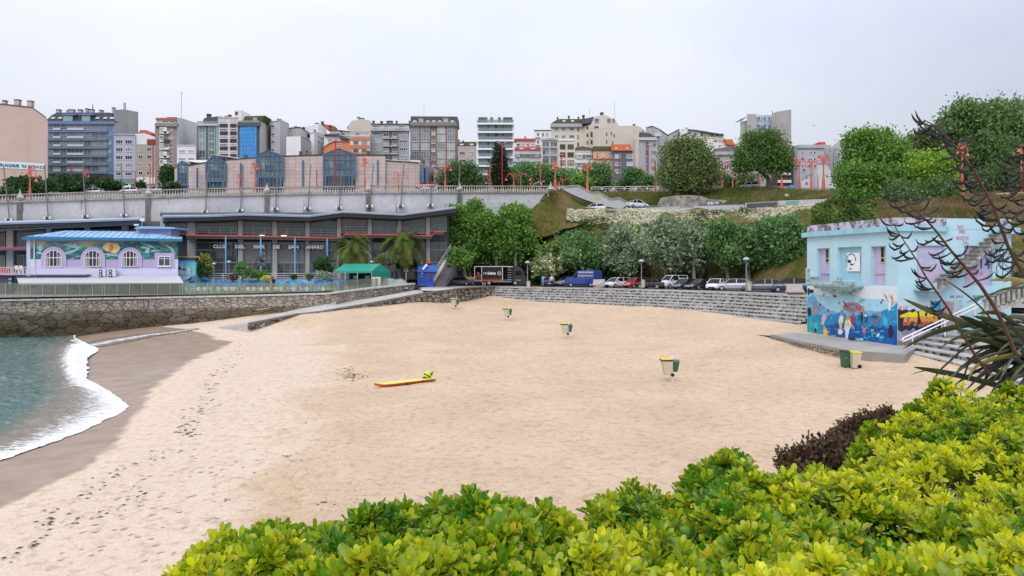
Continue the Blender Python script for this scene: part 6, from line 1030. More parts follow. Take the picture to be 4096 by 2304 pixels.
for i in range(4): stroke(RF,'graffiti_line',[(3900+RQ.uniform(-10,40),1180+RQ.uniform(0,30)) for _ in range(9)],.03,pc['grn'],.014)
t=thing('rubbish_pile','small pile of dark and blue rubbish at the foot of the mural wall','rubbish',LF(3410,1366,.5));p=LF(3408,1360,.7);p.z=ZB
for dx,dy,r_,mt_,nm in ((0,0,.22,pc['blk'],'dark_bag'),(.3,-.25,.16,pc['gry'],'grey_bag'),(.5,-.45,.13,pc['wht'],'white_bag'),(.25,-.75,.15,pc['cyan'],'blue_bag')): m=MB();m.lathe([(r_*.8,0),(r_*1.2,.05),(r_,.14),(r_*.4,.2)],(p.x+dx,p.y+dy,ZB+.0),9);m.build(nm,mt_,t)
PLm=M('platform_concrete',(.34,.33,.31),.85,.2,.7)
pe=[PZ(3000,1339,ZB-.25),PZ(3085,1343,ZB),PZ(3200,1370,ZB),PZ(3380,1404,ZB),PZ(3620,1420,ZB),PZ(3660,1395,ZB)]
m=MB();pts=pe+[RF.h(3700,ZB-.01,.3),V3((c2.x+.1,c2.y+1,ZB)),V3((c1.x+.1,c1.y,ZB)),PZ(3228,1322,ZB),PZ(3050,1333,ZB-.2)]
m.poly([V3((p.x,p.y,ZB+.0)) for p in pts[1:-1]]);m.poly([V3((pe[0].x,pe[0].y,ZB-.22)),V3((pe[1].x,pe[1].y,ZB-.002)),V3((c1.x,c1.y,ZB-.002)),V3((X(3228,66),66,ZB-.1)),V3((X(3050,62),62,ZB-.2))]);tag(m.build('platform',PLm,origin=O0),'grey concrete platform below the mural','platform',kind='structure')
wallrun('platform_edge_wall','low pebble stone wall edging the concrete platform',[p-V3((0,.0,.11)) for p in pe[1:4]],.9,.35,sw3,M('platform_lip',(.27,.26,.24),.9,.2,1),segs=6)
m=MB()
for a,b_ in zip(pe[3:-1],pe[4:]): m.hexa([V3((a.x,a.y,.9)),V3((b_.x,b_.y,.9)),V3((b_.x,b_.y+1,.9)),V3((a.x,a.y+1,.9))],[V3((a.x,a.y,ZB+.03)),V3((b_.x,b_.y,ZB+.03)),V3((b_.x,b_.y+.6,ZB+.03)),V3((a.x,a.y+.6,ZB+.03))])
for a,b_ in ((PZ(3390,1425,1.95),PZ(3640,1425,2.0)),): m.hexa([V3((a.x,a.y-.8,1.3)),V3((b_.x,b_.y-.8,1.3)),V3((b_.x,b_.y+.4,1.3)),V3((a.x,a.y+.4,1.3))],[V3((a.x,a.y-.7,2.)),V3((b_.x,b_.y-.7,2.05)),V3((b_.x,b_.y+.4,2.05)),V3((a.x,a.y+.4,2.))])
tag(m.build('platform_kerb',M('platform_lip',(0,0,0)),origin=O0),'dark kerb at the platform end','kerb',kind='structure')
topS=[PZ(3900,1225,4.9),PZ(4000,1215,5.0),PZ(4350,1240,5.1)]
botS=[PZ(3545,1440,1.75),PZ(3760,1505,1.6),PZ(4150,1640,1.5)]
steps('grand_steps','broad pale granite steps beside the painted building',topS,botS,13,'steps',blk=2.6,lh=.09)
m=MB()
for (a,b_),(c,d) in zip(zip(topS[:-1],topS[1:]),zip(botS[:-1],botS[1:])): o_=V3((0,0,-.5));m.quad(a+o_,b_+o_,d+o_,c+o_)
m.quad(topS[0],topS[-1],topS[-1]+V3((3,14,0)),topS[0]+V3((3,14,0)));tag(m.build('upper_landing',PLm,origin=O0),'landing above the broad steps','landing',kind='structure')
m=MB();m.poly([PZ(3440,1440,1.72),PZ(3540,1432,1.85),PZ(3640,1440,1.9),PZ(3800,1520,1.6),PZ(3720,1506,1.5),PZ(3560,1488,1.45)]);tag(m.build('apron',M('apron',(.46,.45,.44),.85,.15,1),origin=O0),'pale concrete apron by the steps','apron',kind='structure')
hr=thing('white_handrail','white tubular handrail sloping up along the front of the painted building','railing',RF.h(3612,ZB,.8));m=MB();m.tube([RF(3614,1352,1.0),RF(3608,1360,1.0),RF(3612,1366,1.0),RF(3620,1362,1.0)],.05,6);m.tube([RF(3614,1352,1.0),RF(3925,1205,1.0)],.05,6);m.tube([RF(3618,1364,1.0),RF(3925,1222,1.0)],.05,6);m.build('rail',M('glossy_white',(.8,.8,.84),.4,0),hr)
for a in (3650,3780,3900): m=MB();p=RF(a,ip(a,[(3614,1352),(3925,1205)]),1.0);m.tube([p,V3((p.x,p.y,p.z-1.3))],.04,6);m.build('post',M('glossy_white',(0,0,0)),hr)
t=thing('stone_balustrade','old pierced stone balustrade climbing behind the flax','balustrade',PZ(3960,1240,5));m=MB();a,b_=P(3940,1190,50),P(4130,1120,50);m.hexa([a-V3((0,0,.15)),b_-V3((0,0,.15)),b_+V3((0,.4,-.15)),a+V3((0,.4,-.15))],[a,b_,b_+V3((0,.4,0)),a+V3((0,.4,0))]);m.hexa([a-V3((0,0,1.3)),b_-V3((0,0,1.3)),b_+V3((0,.4,-1.3)),a+V3((0,.4,-1.3))],[a-V3((0,0,.95)),b_-V3((0,0,.95)),b_+V3((0,.4,-.95)),a+V3((0,.4,-.95))]);m.build('rail',stm,t)
for i in range(9): p=a+(b_-a)*(i+.5)/9;m=MB();m.box(p.x-.1,p.x+.1,p.y,p.y+.25,p.z-1.,p.z-.1);m.build('baluster',stm,t)
# ================= upper level furniture
org=M('orange_paint',(.58,.125,.085),.5,.1,2);redp=M('crimson_paint',(.38,.025,.04),.5,.05,2);rust=M('rust_orange',(.45,.10,.04),.6,.15,2)
def stdg(Y,px): # ground height near lamps
    return 0
nlamp=[0]
def lamp(px,pyt,pyb,Y,arms,label,w_=1.,mat=org,ped=1):
    """arms: list of (dx px, drop px) reaching sideways from the top"""
    b=P(px,pyb,Y);t=P(px,pyt,Y);Hh=t.z-b.z;T=thing('orange_street_lamp',label,'street lamp',b,'ornate orange street lamps');r=.10*w_
    m=MB();m.lathe([(r*2.6,-.4),(r*2.5,Hh*.02),(r*1.75,Hh*.30),(r*1.9,Hh*.305),(r*1.0,Hh*.42),(r*.8,Hh*.82),(r*1.5,Hh*.84),(r*.7,Hh*.87),(r*.5,Hh*.97)],b,8);m.build('column',mat,T)
    s=Y/F
    for dx,dr in arms:
        e=V3((b.x+dx*s,Y-.05,t.z-dr*s));a0=V3((b.x,Y,b.z+Hh*.80));top=V3((b.x+dx*s*.45,Y,t.z));m=MB()
        up=[];lo=[]
        for i in range(9):
            u=i/8;x=b.x+dx*s*u;zu=a0.z+(t.z-a0.z)*math.sin(min(1,u*1.9)*math.pi/2)-(max(0,u-.5)/.5)**1.6*(t.z-e.z)*.9
            up.append(V3((x,Y,zu)));lo.append(V3((x,Y,a0.z-.15*Hh*(1-u)**3+ (zu-a0.z)*(.35+.62*u))))
        m.tube(up,.055*w_,5);m.tube(lo,.045*w_,5)
        for i in range(0,8,1): m.tube([up[i],lo[i+1]],.028*w_,4)
        ar=m.build('arm',mat,T)
        m=MB();z=up[-1].z;m.lathe([(.03,-.0),(.05,-.18),(.14,-.34),(.30,-.62),(.33,-.66),(.05,-.70)],(e.x,Y,z),8);m.build('bell_lamp',redp if mat is redp else mat,ar)
    return T
LL=[ (120,660,812,113,[(-8,22),(25,55)],'tall orange lamp standing behind the far left end of the balustrade',1.1,1),
 (188,720,790,150,[(-14,14),(12,26)],'small orange lamp beside the leaning mast left of the blue block',.8,1),
 (344,678,770,200,[(-8,16),(10,22)],'small orange lamp in front of the blue block',1.,1),(286,665,750,235,[(-6,12),(6,12)],'tiny orange lamp head above the shrubs before the blue block',1.,1),
 (540,688,775,190,[(6,14)],'small orange lamp before the lavender house',.9,1),(574,697,775,200,[(6,12)],'small orange lamp right of the lavender house',.9,1),(600,655,790,150,[(-4,14)],'orange lamp with thick column left of the museum',1.2,1),
 (959,695,765,150,[(-11,28),(17,22)],'small double orange lamp on the pink wall by the black slit',.8,1),(1021,648,775,140,[(-15,34),(8,20)],'tall orange lamp at the left edge of the third glass gable',1.1,1),
 (1459,630,765,138,[(-9,22),(7,10)],'tall orange lamp on the pink wall right of the widest gable',1.05,1),(1593,685,765,146,[(-17,18),(35,16)],'small double orange lamp on the curved pink wall',.8,1),(1781,652,760,140,[(-40,30),(23,20)],'large double orange lamp before the dark tree left of the white tower',1.,1),
 (2055,692,755,150,[(-30,20),(65,20)],'low wide orange lamp with long truss arms before the dark trees',.9,1),(2108,720,755,170,[(-10,12),(12,12)],'tiny double orange lamp under the long truss arm',.9,1),(2188,722,755,170,[(-8,14),(14,12)],'tiny orange lamp near the end of the balustrade',.9,1),
 (2221,646,764,126,[(-8,18),(7,8)],'tall orange lamp at the very end of the balustrade',1.2,1),(2251,712,762,160,[(-14,20),(34,14)],'small orange lamp behind the end of the balustrade',.8,1),
 (2350,654,759,138,[(-26,26),(18,12)],'tall orange lamp beside the white rails and stair wall',1.2,1),(2552,707,755,160,[(-14,18),(22,14)],'small orange lamp behind the white rails',.8,1),
 (2676,690,750,150,[(4,10)],'orange lamp column at the left edge of the round tree',1.1,1),
 (2857,645,745,150,[(-8,18),(20,10)],'first tall orange lamp right of the round tree',1.2,1),(2889,648,748,150,[(-34,10),(26,6)],'double orange lamp with a ringed arch right of the round tree',1.,1),(2931,682,748,160,[(-60,12),(28,8)],'low double orange lamp under the ringed arch',1.,1),
 (3033,700,748,150,[(-10,12),(12,12)],'orange lamp left of the wide crowned tree trunk',1.2,1),(3067,712,750,150,[(8,8)],'stout orange lamp base just left of the tree trunk',1.4,1),(3127,665,755,155,[(-10,14),(16,14)],'orange lamp before the brown and white flats',1.3,1),
 (3196,630,758,150,[(-22,14),(26,22)],'left of three tall coral lamps before the lavender flats',1.5,1),(3245,640,758,158,[(-18,20),(16,10)],'middle of three tall coral lamps before the lavender flats',1.2,1),(3294,620,765,140,[(-26,14),(24,26)],'right and tallest of three coral lamps before the lavender flats',1.6,1),
 (3575,650,765,118,[(-10,16),(12,16)],'orange lamp hidden in the green tree behind a flower stalk',1.,1),(3803,672,770,110,[(0.5,8)],'short orange obelisk shaped lamp base on the right hillside',1.6,1),(3848,570,780,108,[(-16,30),(22,40)],'tall orange lamp rising behind the black flower stalks',1.5,1),(4085,580,760,112,[(-10,12),(-4,20)],'red orange lamp head at the right edge of the picture',1.2,1)]
for px,a,c,Y,arms,lab,w_,pd in LL: lamp(px,a,c,Y,arms,lab,w_)
def pole(name,label,px,pyt,pyb,Y,r,mat,cat,group,head=None):
    T=thing(name,label,cat,P(px,pyb,Y),group);m=MB();m.tube([P(px,pyb+14,Y),P(px,pyt,Y)],r,6);m.build('pole',mat,T);return T
for px,a,Y,lab in ((1772,686,150,'rust post left of the big double lamp'),(1951,680,150,'rust post close to the tall dark conifer, left one'),(1959,650,148,'rust post close to the tall dark conifer, right one'),(2083,703,150,'short rust post below the long truss arm, left one'),(2125,708,150,'short rust post below the long truss arm, right one'),(2162,650,146,'tall rust post near the old corner house'),(2621,645,145,'rust post before the tall grey block'),(2638,728,150,'very short rust post by the tall grey block'),(1267,678,150,'rust post on the pink wall beside the widest gable'),(2945,685,155,'thin rust post among the arched lamps'),(2986,688,155,'thin rust post right of the arched lamps'),(3272,700,160,'thin red post between the coral lamps')):
    pole('rust_post',lab,px,a,752,Y,.13 if Y<152 else .1,rust,'post','rust coloured posts along the road')
for px,a,Y,hd,lab in ((2009,570,150,(-14,12),'tall crimson double lamp before the white tower'),(2245,618,170,(-5,5),'tall crimson lamp before the cream house'),(2477,617,175,(0,1),'thin crimson lamp before the dark grey house'),(2592,580,165,(0,3),'crimson lamp before the tall grey block'),(612,556,170,(-12,5),'tall crimson lamp post by the rust shed'),(1342,562,150,(-7,8),'crimson lamp rising inside the widest glass gable')):
    T=pole('crimson_street_lamp',lab,px,a,756,Y,.13,redp,'street lamp','tall crimson street lamps')
    for h in hd:
        if h: m=MB();m.tube([P(px,a+5,Y),P(px+h*.6,a+2,Y)],.05,5);m.lathe([(.1,.18),(.34,.05),(.36,-.04),(.2,-.12)],P(px+h,a+2,Y),8);m.build('lamp_head',M('lamp_head_pink',(.5,.25,.3),.5,.1),T)
T=thing('curved_lamp_post','pale curved traffic light gantry right of the tall conifer','gantry',P(1990,750,152));m=MB();m.tube([P(1990,752,152),P(1990,712,152),P(1984,686,152),P(1972,672,152),P(1960,668,152)],.12,6);m.build('pole',M('pale_grey_green',(.38,.42,.40),.5,.05),T)
T=thing('curved_lamp_post','grey traffic gantry arching before the green trees','gantry',P(2128,750,160));m=MB();m.tube([P(2130,752,160),P(2138,735,160),P(2155,728,160),P(2180,726,160)],.1,6);m.build('pole',MC['pale_grey_green'],T)
wr=M('rail_white',(.70,.71,.72),.5,.05)
r0=None
for i in range(7):
    x0,x1=2364+i*45.2,2364+i*45.2+42;Y=147;yb=756-i*.6;yt=748-i*.6
    m=MB();a,b_=P(x0,yt,Y),P(x1,yt,Y);zb_=Z(760,Y)
    T=thing('white_rail',['first','second','third','fourth','fifth','sixth','last'][i]+' white tubular barrier counted from the stair wall','railing',P(x0,760,Y),'white tubular barriers along the upper road');m.tube([V3((a.x,Y,zb_)),a-V3((0,0,.15)),a+V3((.15,0,0)),b_-V3((.15,0,0)),b_-V3((0,0,.15)),V3((b_.x,Y,zb_))],.07,5);m.tube([P(x0,yb,Y),P(x1,yb,Y)],.05,5);m.build('frame',wr,T)
fence('white_fence_rail','white rail fence between the balustrade end and the stair wall',[P(2212,760,140),P(2262,757,140)],.55,1.6,wr,rails=(1.,.5),r=.06)
fence('white_fence_rail','white rail fence on the right hillside behind the flower stalks',[P(3990,789,102),P(4200,783,100)],.5,2.5,wr,rails=(1.,),r=.05);
m=MB();a,b_=P(3975,795,101.5),P(4250,790,99);m.hexa([a-V3((0,0,.9)),b_-V3((0,0,.9)),b_+V3((0,.4,-.9)),a+V3((0,.4,-.9))],[a,b_,b_+V3((0,.4,0)),a+V3((0,.4,0))]);T=thing('road_parapet','pale road parapet on the right hillside under the white rail','wall',a);m.build('parapet_face',pale,T)
gm=stw
T=thing('hill_stair','concrete stair wall with steel handrails stepping down the grass bank','stairs',P(2255,790,137));Ys=136.5
prof=[(2252,752),(2320,747),(2362,773),(2395,773),(2440,797),(2478,797),(2521,822),(2480,834),(2430,828),(2380,812),(2330,795),(2290,778),(2256,760)]
m=MB();m.ext([P(a,c,Ys) for a,c in reversed(prof)],(0,1.6,0));m.build('side_wall',stw,T)
hl=[(2256,746),(2290,742),(2315,741),(2364,769),(2395,768),(2442,794),(2478,791),(2521,815)]
m=MB();m.tube([P(a,c,Ys-.1) for a,c in hl],.06,5);m.tube([P(a,c+4.5,Ys-.1) for a,c in hl],.045,5);m.tube([P(2521,815,Ys-.1),P(2490,832,Ys-.3)],.05,5);m.build('handrail',M('rail_tan',(.50,.47,.44),.5,.1),T)
for pts,c_ in (([(2310,765),(2330,758),(2334,774),(2313,776)],(.42,.46,.44)),([(2371,783),(2385,779),(2405,790),(2402,800),(2380,797)],(.50,.47,.22))): m=MB();m.ext([P(a,c,Ys-.02) for a,c in pts][::-1],(0,.012,0));m.build('graffiti',M('hg%d'%int(c_[0]*100),c_,.8,.35,6),T)
def parapet(name,label,pts,h,mat):
    T=thing(name,label,'wall',P(*pts[0]));m=MB();q=[P(*p) for p in pts]
    for a,b_ in zip(q[:-1],q[1:]): m.hexa([a-V3((0,0,h)),b_-V3((0,0,h)),b_+V3((0,.35,-h)),a+V3((0,.35,-h))],[a,b_,b_+V3((0,.35,0)),a+V3((0,.35,0))])
    m.build('parapet_face',mat,T);return T
T=parapet('road_parapet','long pale concrete parapet along the lower road above the white flowers',[(2400,835,128.5),(2560,832,127.5),(2720,826,126)],1.3,stw)
T=parapet('road_parapet','higher concrete parapet with green and black graffiti right of the low one',[(2721,830,125.6),(2776,830,125),(2777,825,125),(2980,819,122),(2981,812,121.8),(3110,805,119),(3111,803,118.8),(3310,796,112)],1.55,stw)
for pts,c_,k_ in (([(2985,815,121.4),(3105,808,118.5),(3105,826,118.5),(2985,834,121.4)],(.10,.10,.11),'dark'),([(3140,806,117.6),(3195,803,116),(3192,818,116),(3142,822,117.6)],(.20,.42,.32),'green')):
    m=MB();q=[P(*p)+V3((0,-.25,0)) for p in pts];m.poly(q[::-1]);m.build('graffiti',M('gp_'+k_,c_,.8,.6,5),T)
T=thing('rock_face_wall','old weathered wall cut into the grass bank with a graffiti word','wall',P(2800,815,136));m=MB();m.ext([P(a,c,134.5) for a,c in reversed([(2640,812),(2650,790),(2700,782),(2760,780),(2810,785),(2840,797),(2900,800),(2935,812),(2900,828),(2640,830)])],(0,2.,0));m.build('wall_face',M('old_wall',(.36,.34,.31),.9,.5,.9,dark=(.09,.07,.045),bump=.3),T)
mt=face_mat(P(2828,826,134.2),V3((1,0,0)));text('graffiti_word','SKIUE',3.6,.85,M('graf_white',(.6,.62,.62),.7,.1),T,mt,.01,.05);
m=MB();m.ext([P(a,c,134.4) for a,c in [(2820,829),(2828,808),(2900,808),(2918,822),(2910,829)]][::-1],(0,.06,0));m.build('graffiti_back',M('graf_green',(.06,.17,.10),.8,.5,3),T)
T=thing('white_hood','white rounded concrete tunnel hood on the grass bank','concrete hood',P(3155,795,134));m=MB();m.ext([P(a,c,133) for a,c in [(3140,777),(3152,776),(3160,785),(3160,800),(3148,798)]][::-1],(0,1.2,0));m.build('hood_shell',wht,T)
T=thing('billboard','small bright blue billboard by the coral lamps','billboard',P(3172,752,160));m=MB();m.box(X(3160,160),X(3185,160),160,160.15,Z(755,160),Z(740,160));m.build('board',M('board_blue',(.06,.35,.65),.5,.35,1.5),T);m=MB();m.bar(P(3172,755,160),P(3172,765,160),.15);m.build('leg',dgrey,T)
T=thing('shop_sign','small white and green advertising board at the far left above the balustrade','sign',P(15,770,125));m=MB();m.box(X(3,125),X(28,125),125,125.2,Z(777,125),Z(760,125));m.build('board',M('board_wg',(.5,.6,.55),.5,.5,2.),T);m=MB();m.bar(P(15,777,125.1),P(15,800,125.1),.2);m.build('leg',dgrey,T)
pg=M('lamp_post_grey',(.24,.25,.30),.5,.05)
def parklamp(px,pyt,pyb,Y,label,name='park_lamp'):
    b=P(px,pyb,Y);t=P(px,pyt,Y);T=thing(name,label,'street lamp',b,'domed grey park lamps');h=t.z-b.z;s=h/4.3;m=MB();m.lathe([(.12*s,0),(.12*s,.5),(.07*s,.6),(.06*s,h-.9*s),(.08*s,h-.85*s)],b,8);m.build('post',pg,T)
    m=MB();
    for a in range(4): c,d=math.cos(a*1.57),math.sin(a*1.57);m.tube([b+V3((0,0,h-.85*s)),b+V3((.26*s*c,.26*s*d,h-.35*s))],.02*s,4)
    m.build('bracket',pg,T);m=MB();m.lathe([(.40*s,-.36*s),(.42*s,-.32*s),(.38*s,-.2*s),(.25*s,-.07*s),(.05*s,0)],b+V3((0,0,h)),12);m.build('lamp_dome',M('dome_grey',(.38,.38,.44),.4,.05),T);return T
parklamp(2110,1043,1152,104,'domed grey lamp at the front of the truck');parklamp(2566,1037,1158,98,'domed grey lamp before the red car');parklamp(2985,1028,1168,85,'domed grey lamp between the silver and grey cars')
for a,c,d,Y,lab in ((856,1050,1134,96,'grey lamp before the entrance hedge left of the club words'),(916,1042,1134,96,'grey lamp under the letters of the club, left of the round bush'),(1265,1045,1128,100,'grey lamp beside the red banner'),(1487,1042,1128,98,'dark lamp in front of the green tent')): parklamp(a,c,d,Y,lab,'terrace_lamp')
T=thing('double_lamp','pair of bell lamps hanging before the palms','street lamp',P(1454,1060,104));m=MB();m.tube([P(1454,1130,104),P(1454,1000,104)],.05,5);m.build('pole',pg,T)
for a in (1440,1467): m=MB();m.lathe([(.26,-.42),(.24,-.3),(.1,-.12),(.03,0)],P(a,1003,104),8);m.tube([P(a,1003,104),P(1454,1000,104)],.03,4);m.build('bell_lamp',M('dome_grey',(0,0,0)),T)
gt=M('tent_green',(.02,.27,.20),.6,.12,.8);T=thing('tent','green canvas tent with open front and closed right end','tent',P(1440,1120,100));YT=99
rd0,rd1=P(1377,1055,YT+2.2),P(1521,1055,YT+2.2);f0,f1=P(1334,1085,YT),P(1488,1085,YT);g1=P(1561,1086,YT+4.2);g0=P(1400,1086,YT+4.6);m=MB()
m.quad(f0,f1,rd1,rd0);m.quad(rd0,rd1,g1,g0);m.add([f1,g1,rd1],[(0,1,2)]);m.add([f0,g0,rd0],[(0,1,2)]);m.hexa([f0-V3((0,0,.25)),f1-V3((0,0,.25)),f1+V3((0,.05,-.25)),f0+V3((0,.05,-.25))],[f0,f1,f1+V3((0,.05,0)),f0+V3((0,.05,0))]);m.build('tent_roof',gt,T)
zg=5.0;m=MB();m.quad(V3((f1.x,f1.y,zg)),V3((g1.x,g1.y,zg)),g1,f1);m.build('end_wall',gt,T);m=MB();m.quad(P(1397,1086,YT+4),P(1486,1086,YT+4),V3((X(1486,YT+4),YT+4,zg)),V3((X(1397,YT+4),YT+4,zg)));m.build('back_wall',M('tent_dark',(.01,.05,.07),.8,.1),T)
for px in (1336,1381,1430,1486): m=MB();m.bar(P(px,1088,YT),V3((X(px,YT),YT,4.2)),.09);m.build('post',alu,T)
for i,(a,c) in enumerate(((1413,1430),(1460,1479))): t=thing('notice_panel','white notice board inside the tent, '+('left' if i==0 else 'right')+' one','notice board',P(a,1112,YT+3));m=MB();m.box(X(a,YT+3),X(c,YT+3),YT+3,YT+3.05,Z(1115,YT+3),Z(1103,YT+3));m.build('panel',wht,t)
t=thing('white_cabinet','white cabinet standing before the tent end wall','cabinet',P(1505,1125,YT-2));m=MB();m.box(X(1488,YT-2),X(1521,YT-2),YT-2,YT-1.2,4.6,Z(1109,YT-2));m.build('cabinet_body',wht,t);m=MB();m.box(X(1502,YT-2),X(1521,YT-2),YT-2.06,YT-2.002,4.65,Z(1112,YT-2));m.build('cabinet_door',M('cabinet_beige',(.55,.54,.45),.7,.1),t)
t=thing('covered_heap','grey green netting draped over tables right of the tent','netting',P(1600,1140,101));V=[];nx,ny=40,10
for i in range(nx):
    for j in range(ny):
        px=1350+i*7.2;Y=99+j*.7;zt_=Z(ip(px,[(1350,1150),(1450,1128),(1520,1120),(1570,1112),(1620,1122),(1640,1140)]),99);z=zf+.2+(zt_-zf-.2)*math.sin(math.pi*(j+.8)/(ny+.6))*(.75+.35*vnoise(i*.35,j*.5,2));V.append((X(px,Y),Y,float(z)))
npmesh('net_cover',np.array(V),grid_faces(nx,ny),M('net_greygreen',(.25,.29,.26),.9,.35,2),t)
T=thing('truss_gate','silver lattice truss beam over the gateway','gate',P(1615,1135,111));m=MB();y0,y1=1067,1082
for zz in (y0,y1):
    for yy in (111,111.4): m.bar(P(1543,zz,yy),P(1690,zz,yy),.07)
for i in range(20): a=1543+i*7.4;m.bar(P(a,y0 if i%2 else y1,111),P(a+7.4,y1 if i%2 else y0,111),.06)
m.build('truss_beam',steel,T)
for a in (1578,1672): m=MB();m.bar(P(a,1083,111.2),P(a,1140,111.2),.14);m.build('post',alu,T)
T=thing('road_sign','white post with a small square dark sign by the gateway','sign',P(1624,1140,108));m=MB();m.tube([P(1624,1142,108),P(1624,1078,108)],.07,6);m.build('post',white,T);m=MB();m.box(X(1617,108),X(1632,108),107.85,107.9,Z(1086,108),Z(1076,108));sg_=m.build('sign_face',white,T);m=MB();m.box(X(1620,108),X(1629,108),107.82,107.849,Z(1084,108),Z(1078,108));m.build('sign_mark',navy,sg_)
bc=M('container_blue',(.03,.09,.42),.6,.15,1.2);T=thing('blue_container','bright blue painted container beside the stairs','container',P(1702,1134,107.5));m=MB();m.box(X(1671,107.5),X(1734,107.5),107.5,110,5.2,Z(1086,107.5));m.build('container_body',bc,T)
for i in range(6): m=MB();a=1676+i*10;m.box(X(a,107.5),X(a+1.5,107.5),107.43,107.499,5.8,Z(1092,107.5));m.build('rib',M('rib_blue',(.015,.045,.2),.6,.1),T)
for a,c,y0,y1,cc in ((1716,1722,1086,1118,(.15,.04,.03)),(1684,1692,1090,1097,(.2,.25,.5)),(1684,1692,1103,1108,(.2,.25,.5))): m=MB();m.box(X(a,107.5),X(c,107.5),107.38,107.42,Z(y1,107.5),Z(y0,107.5));m.build('painted_mark',M('mk%d'%a,cc,.7,.1),T)
T=thing('blue_tarpaulin','blue tarpaulin with a white stripe thrown over the container top','tarpaulin',P(1710,1084,108.5));m=MB();m.hexa([P(1668,1087,107.3),P(1750,1087,107.3),P(1750,1086,110.5),P(1668,1086,110.5)],[P(1672,1066,107.6),P(1748,1062,107.6),P(1744,1056,110),P(1690,1052,110)]);m.build('sheet',M('tarp_blue',(.02,.10,.42),.5,.15,1),T);m=MB();m.ext([P(a,c,107.2) for a,c in [(1688,1075),(1703,1055),(1712,1060),(1694,1080)]],(0,.1,0));m.build('white_stripe',white,T)
for i,(a,c,y0,y1,col,nm) in enumerate(((1700,1726,1049,1053,(.6,.1,.02),'red_raft'),(1709,1720,1036,1049,(.55,.25,.04),'orange_crate'),(1680,1688,1046,1052,(.65,.5,.03),'yellow_buoy'))): t=thing(nm,nm.replace('_',' ')+' lying on top of the blue tarpaulin','beach gear',P((a+c)/2,y1+2,109));m=MB();p0,p1=P(a,y1+3,109),P(c,y0,109);r_=(p1.x-p0.x)/2;m.lathe([(r_*.9,0),(r_,(p1.z-p0.z)*.4),(r_*.85,(p1.z-p0.z))],((p0.x+p1.x)/2,109.5,p0.z),10);m.build(nm+'_body',M('c_'+nm,col,.5,.1),t)
T=thing('hill_stairs','dark stairway climbing beside the container with white side wall and railings','stairs',P(1760,1134,108));m=MB();ns=24;a0,a1=P(1735,1134,108),P(1782,1134,107.8);b0,b1=P(1808,1020,112),P(1855,1020,112)
for i in range(ns):
    f0,f1=i/ns,(i+1)/ns;p,q=a0+(b0-a0)*f0,a1+(b1-a1)*f0;p2,q2=a0+(b0-a0)*f1,a1+(b1-a1)*f1;dz=(b0.z-a0.z)/ns;m.hexa([V3((p.x,p.y,p.z-.6)),V3((q.x,q.y,q.z-.6)),V3((q2.x,q2.y,q.z-.6)),V3((p2.x,p2.y,p.z-.6))],[V3((p.x,p.y,p.z+dz)),V3((q.x,q.y,q.z+dz)),V3((q2.x,q2.y,q.z+dz)),V3((p2.x,p2.y,p.z+dz))])
m.build('treads',M('dark_stone',(.05,.045,.04),.9,.3,1.5),T)
m=MB();o_=V3((-.35,0,0));m.hexa([a0+o_-V3((0,0,.5)),a0-V3((0,0,.5)),b0-V3((0,0,.5)),b0+o_-V3((0,0,.5))],[a0+o_+V3((0,0,.55)),a0+V3((0,0,.55)),b0+V3((0,0,.55)),b0+o_+V3((0,0,.55))]);m.build('side_wall',wht,T)
for sd,(A,Bq) in enumerate(((a0+o_/2+V3((0,0,.5)),b0+o_/2+V3((0,0,.5))),(a1+V3((.2,0,.4)),b1+V3((.2,0,.4))))):
    m=MB()
    for h in (.4,.8,1.2): m.tube([A+V3((0,0,h)),Bq+V3((0,0,h))],.04,4)
    for i in range(12): p=A+(Bq-A)*i/11;m.tube([p,p+V3((0,0,1.2))],.04,4)
    m.build('railing',steel if sd==0 else M('rail_dark',(0,0,0)),T)
T=thing('statue','dark bronze striding figure statue before the club glass','statue',P(1045,1085,101));bz=M('bronze',(.06,.065,.075),.5,.2,3);m=MB()
for pts,r_ in (([(1035,1008),(1040,1030),(1050,1048)],[.12,.22,.28]),([(1050,1048),(1052,1070),(1058,1095)],[.26,.18,.14]),([(1048,1048),(1030,1068),(1018,1095)],[.22,.14,.1]),([(1036,1020),(1048,1040),(1055,1048)],[.1,.08,.06]),([(1040,1018),(1024,1045),(1022,1060)],[.1,.07,.05]),([(1050,1048),(1068,1075),(1070,1095)],[.2,.1,.08])): m.tube([P(a,c,101) for a,c in pts],r_,7)
m.lathe([(.02,-.17),(.15,-.08),(.16,.04),(.08,.16),(.01,.19)],P(1036,1010,101),8);m.build('figure',bz,T,smooth=True)
T=thing('seagull','tiny grey gull flying in the sky right of the tower','bird',P(3255,503,180));m=MB();c=P(3255,503,180);m.add([c+V3((-.5,.1,.25)),c+V3((0,-.15,0)),c+V3((.5,.1,.3)),c+V3((0,.2,.02)),c+V3((0,0,-.12))],[(0,1,3),(1,2,3),(0,1,4),(1,2,4)]);m.tube([c+V3((-.05,-.3,-.03)),c+V3((0,0,-.03)),c+V3((.05,.35,0))],[.03,.09,.03],6);m.build('bird_body',M('gull',(.2,.2,.22),.8,0),T)
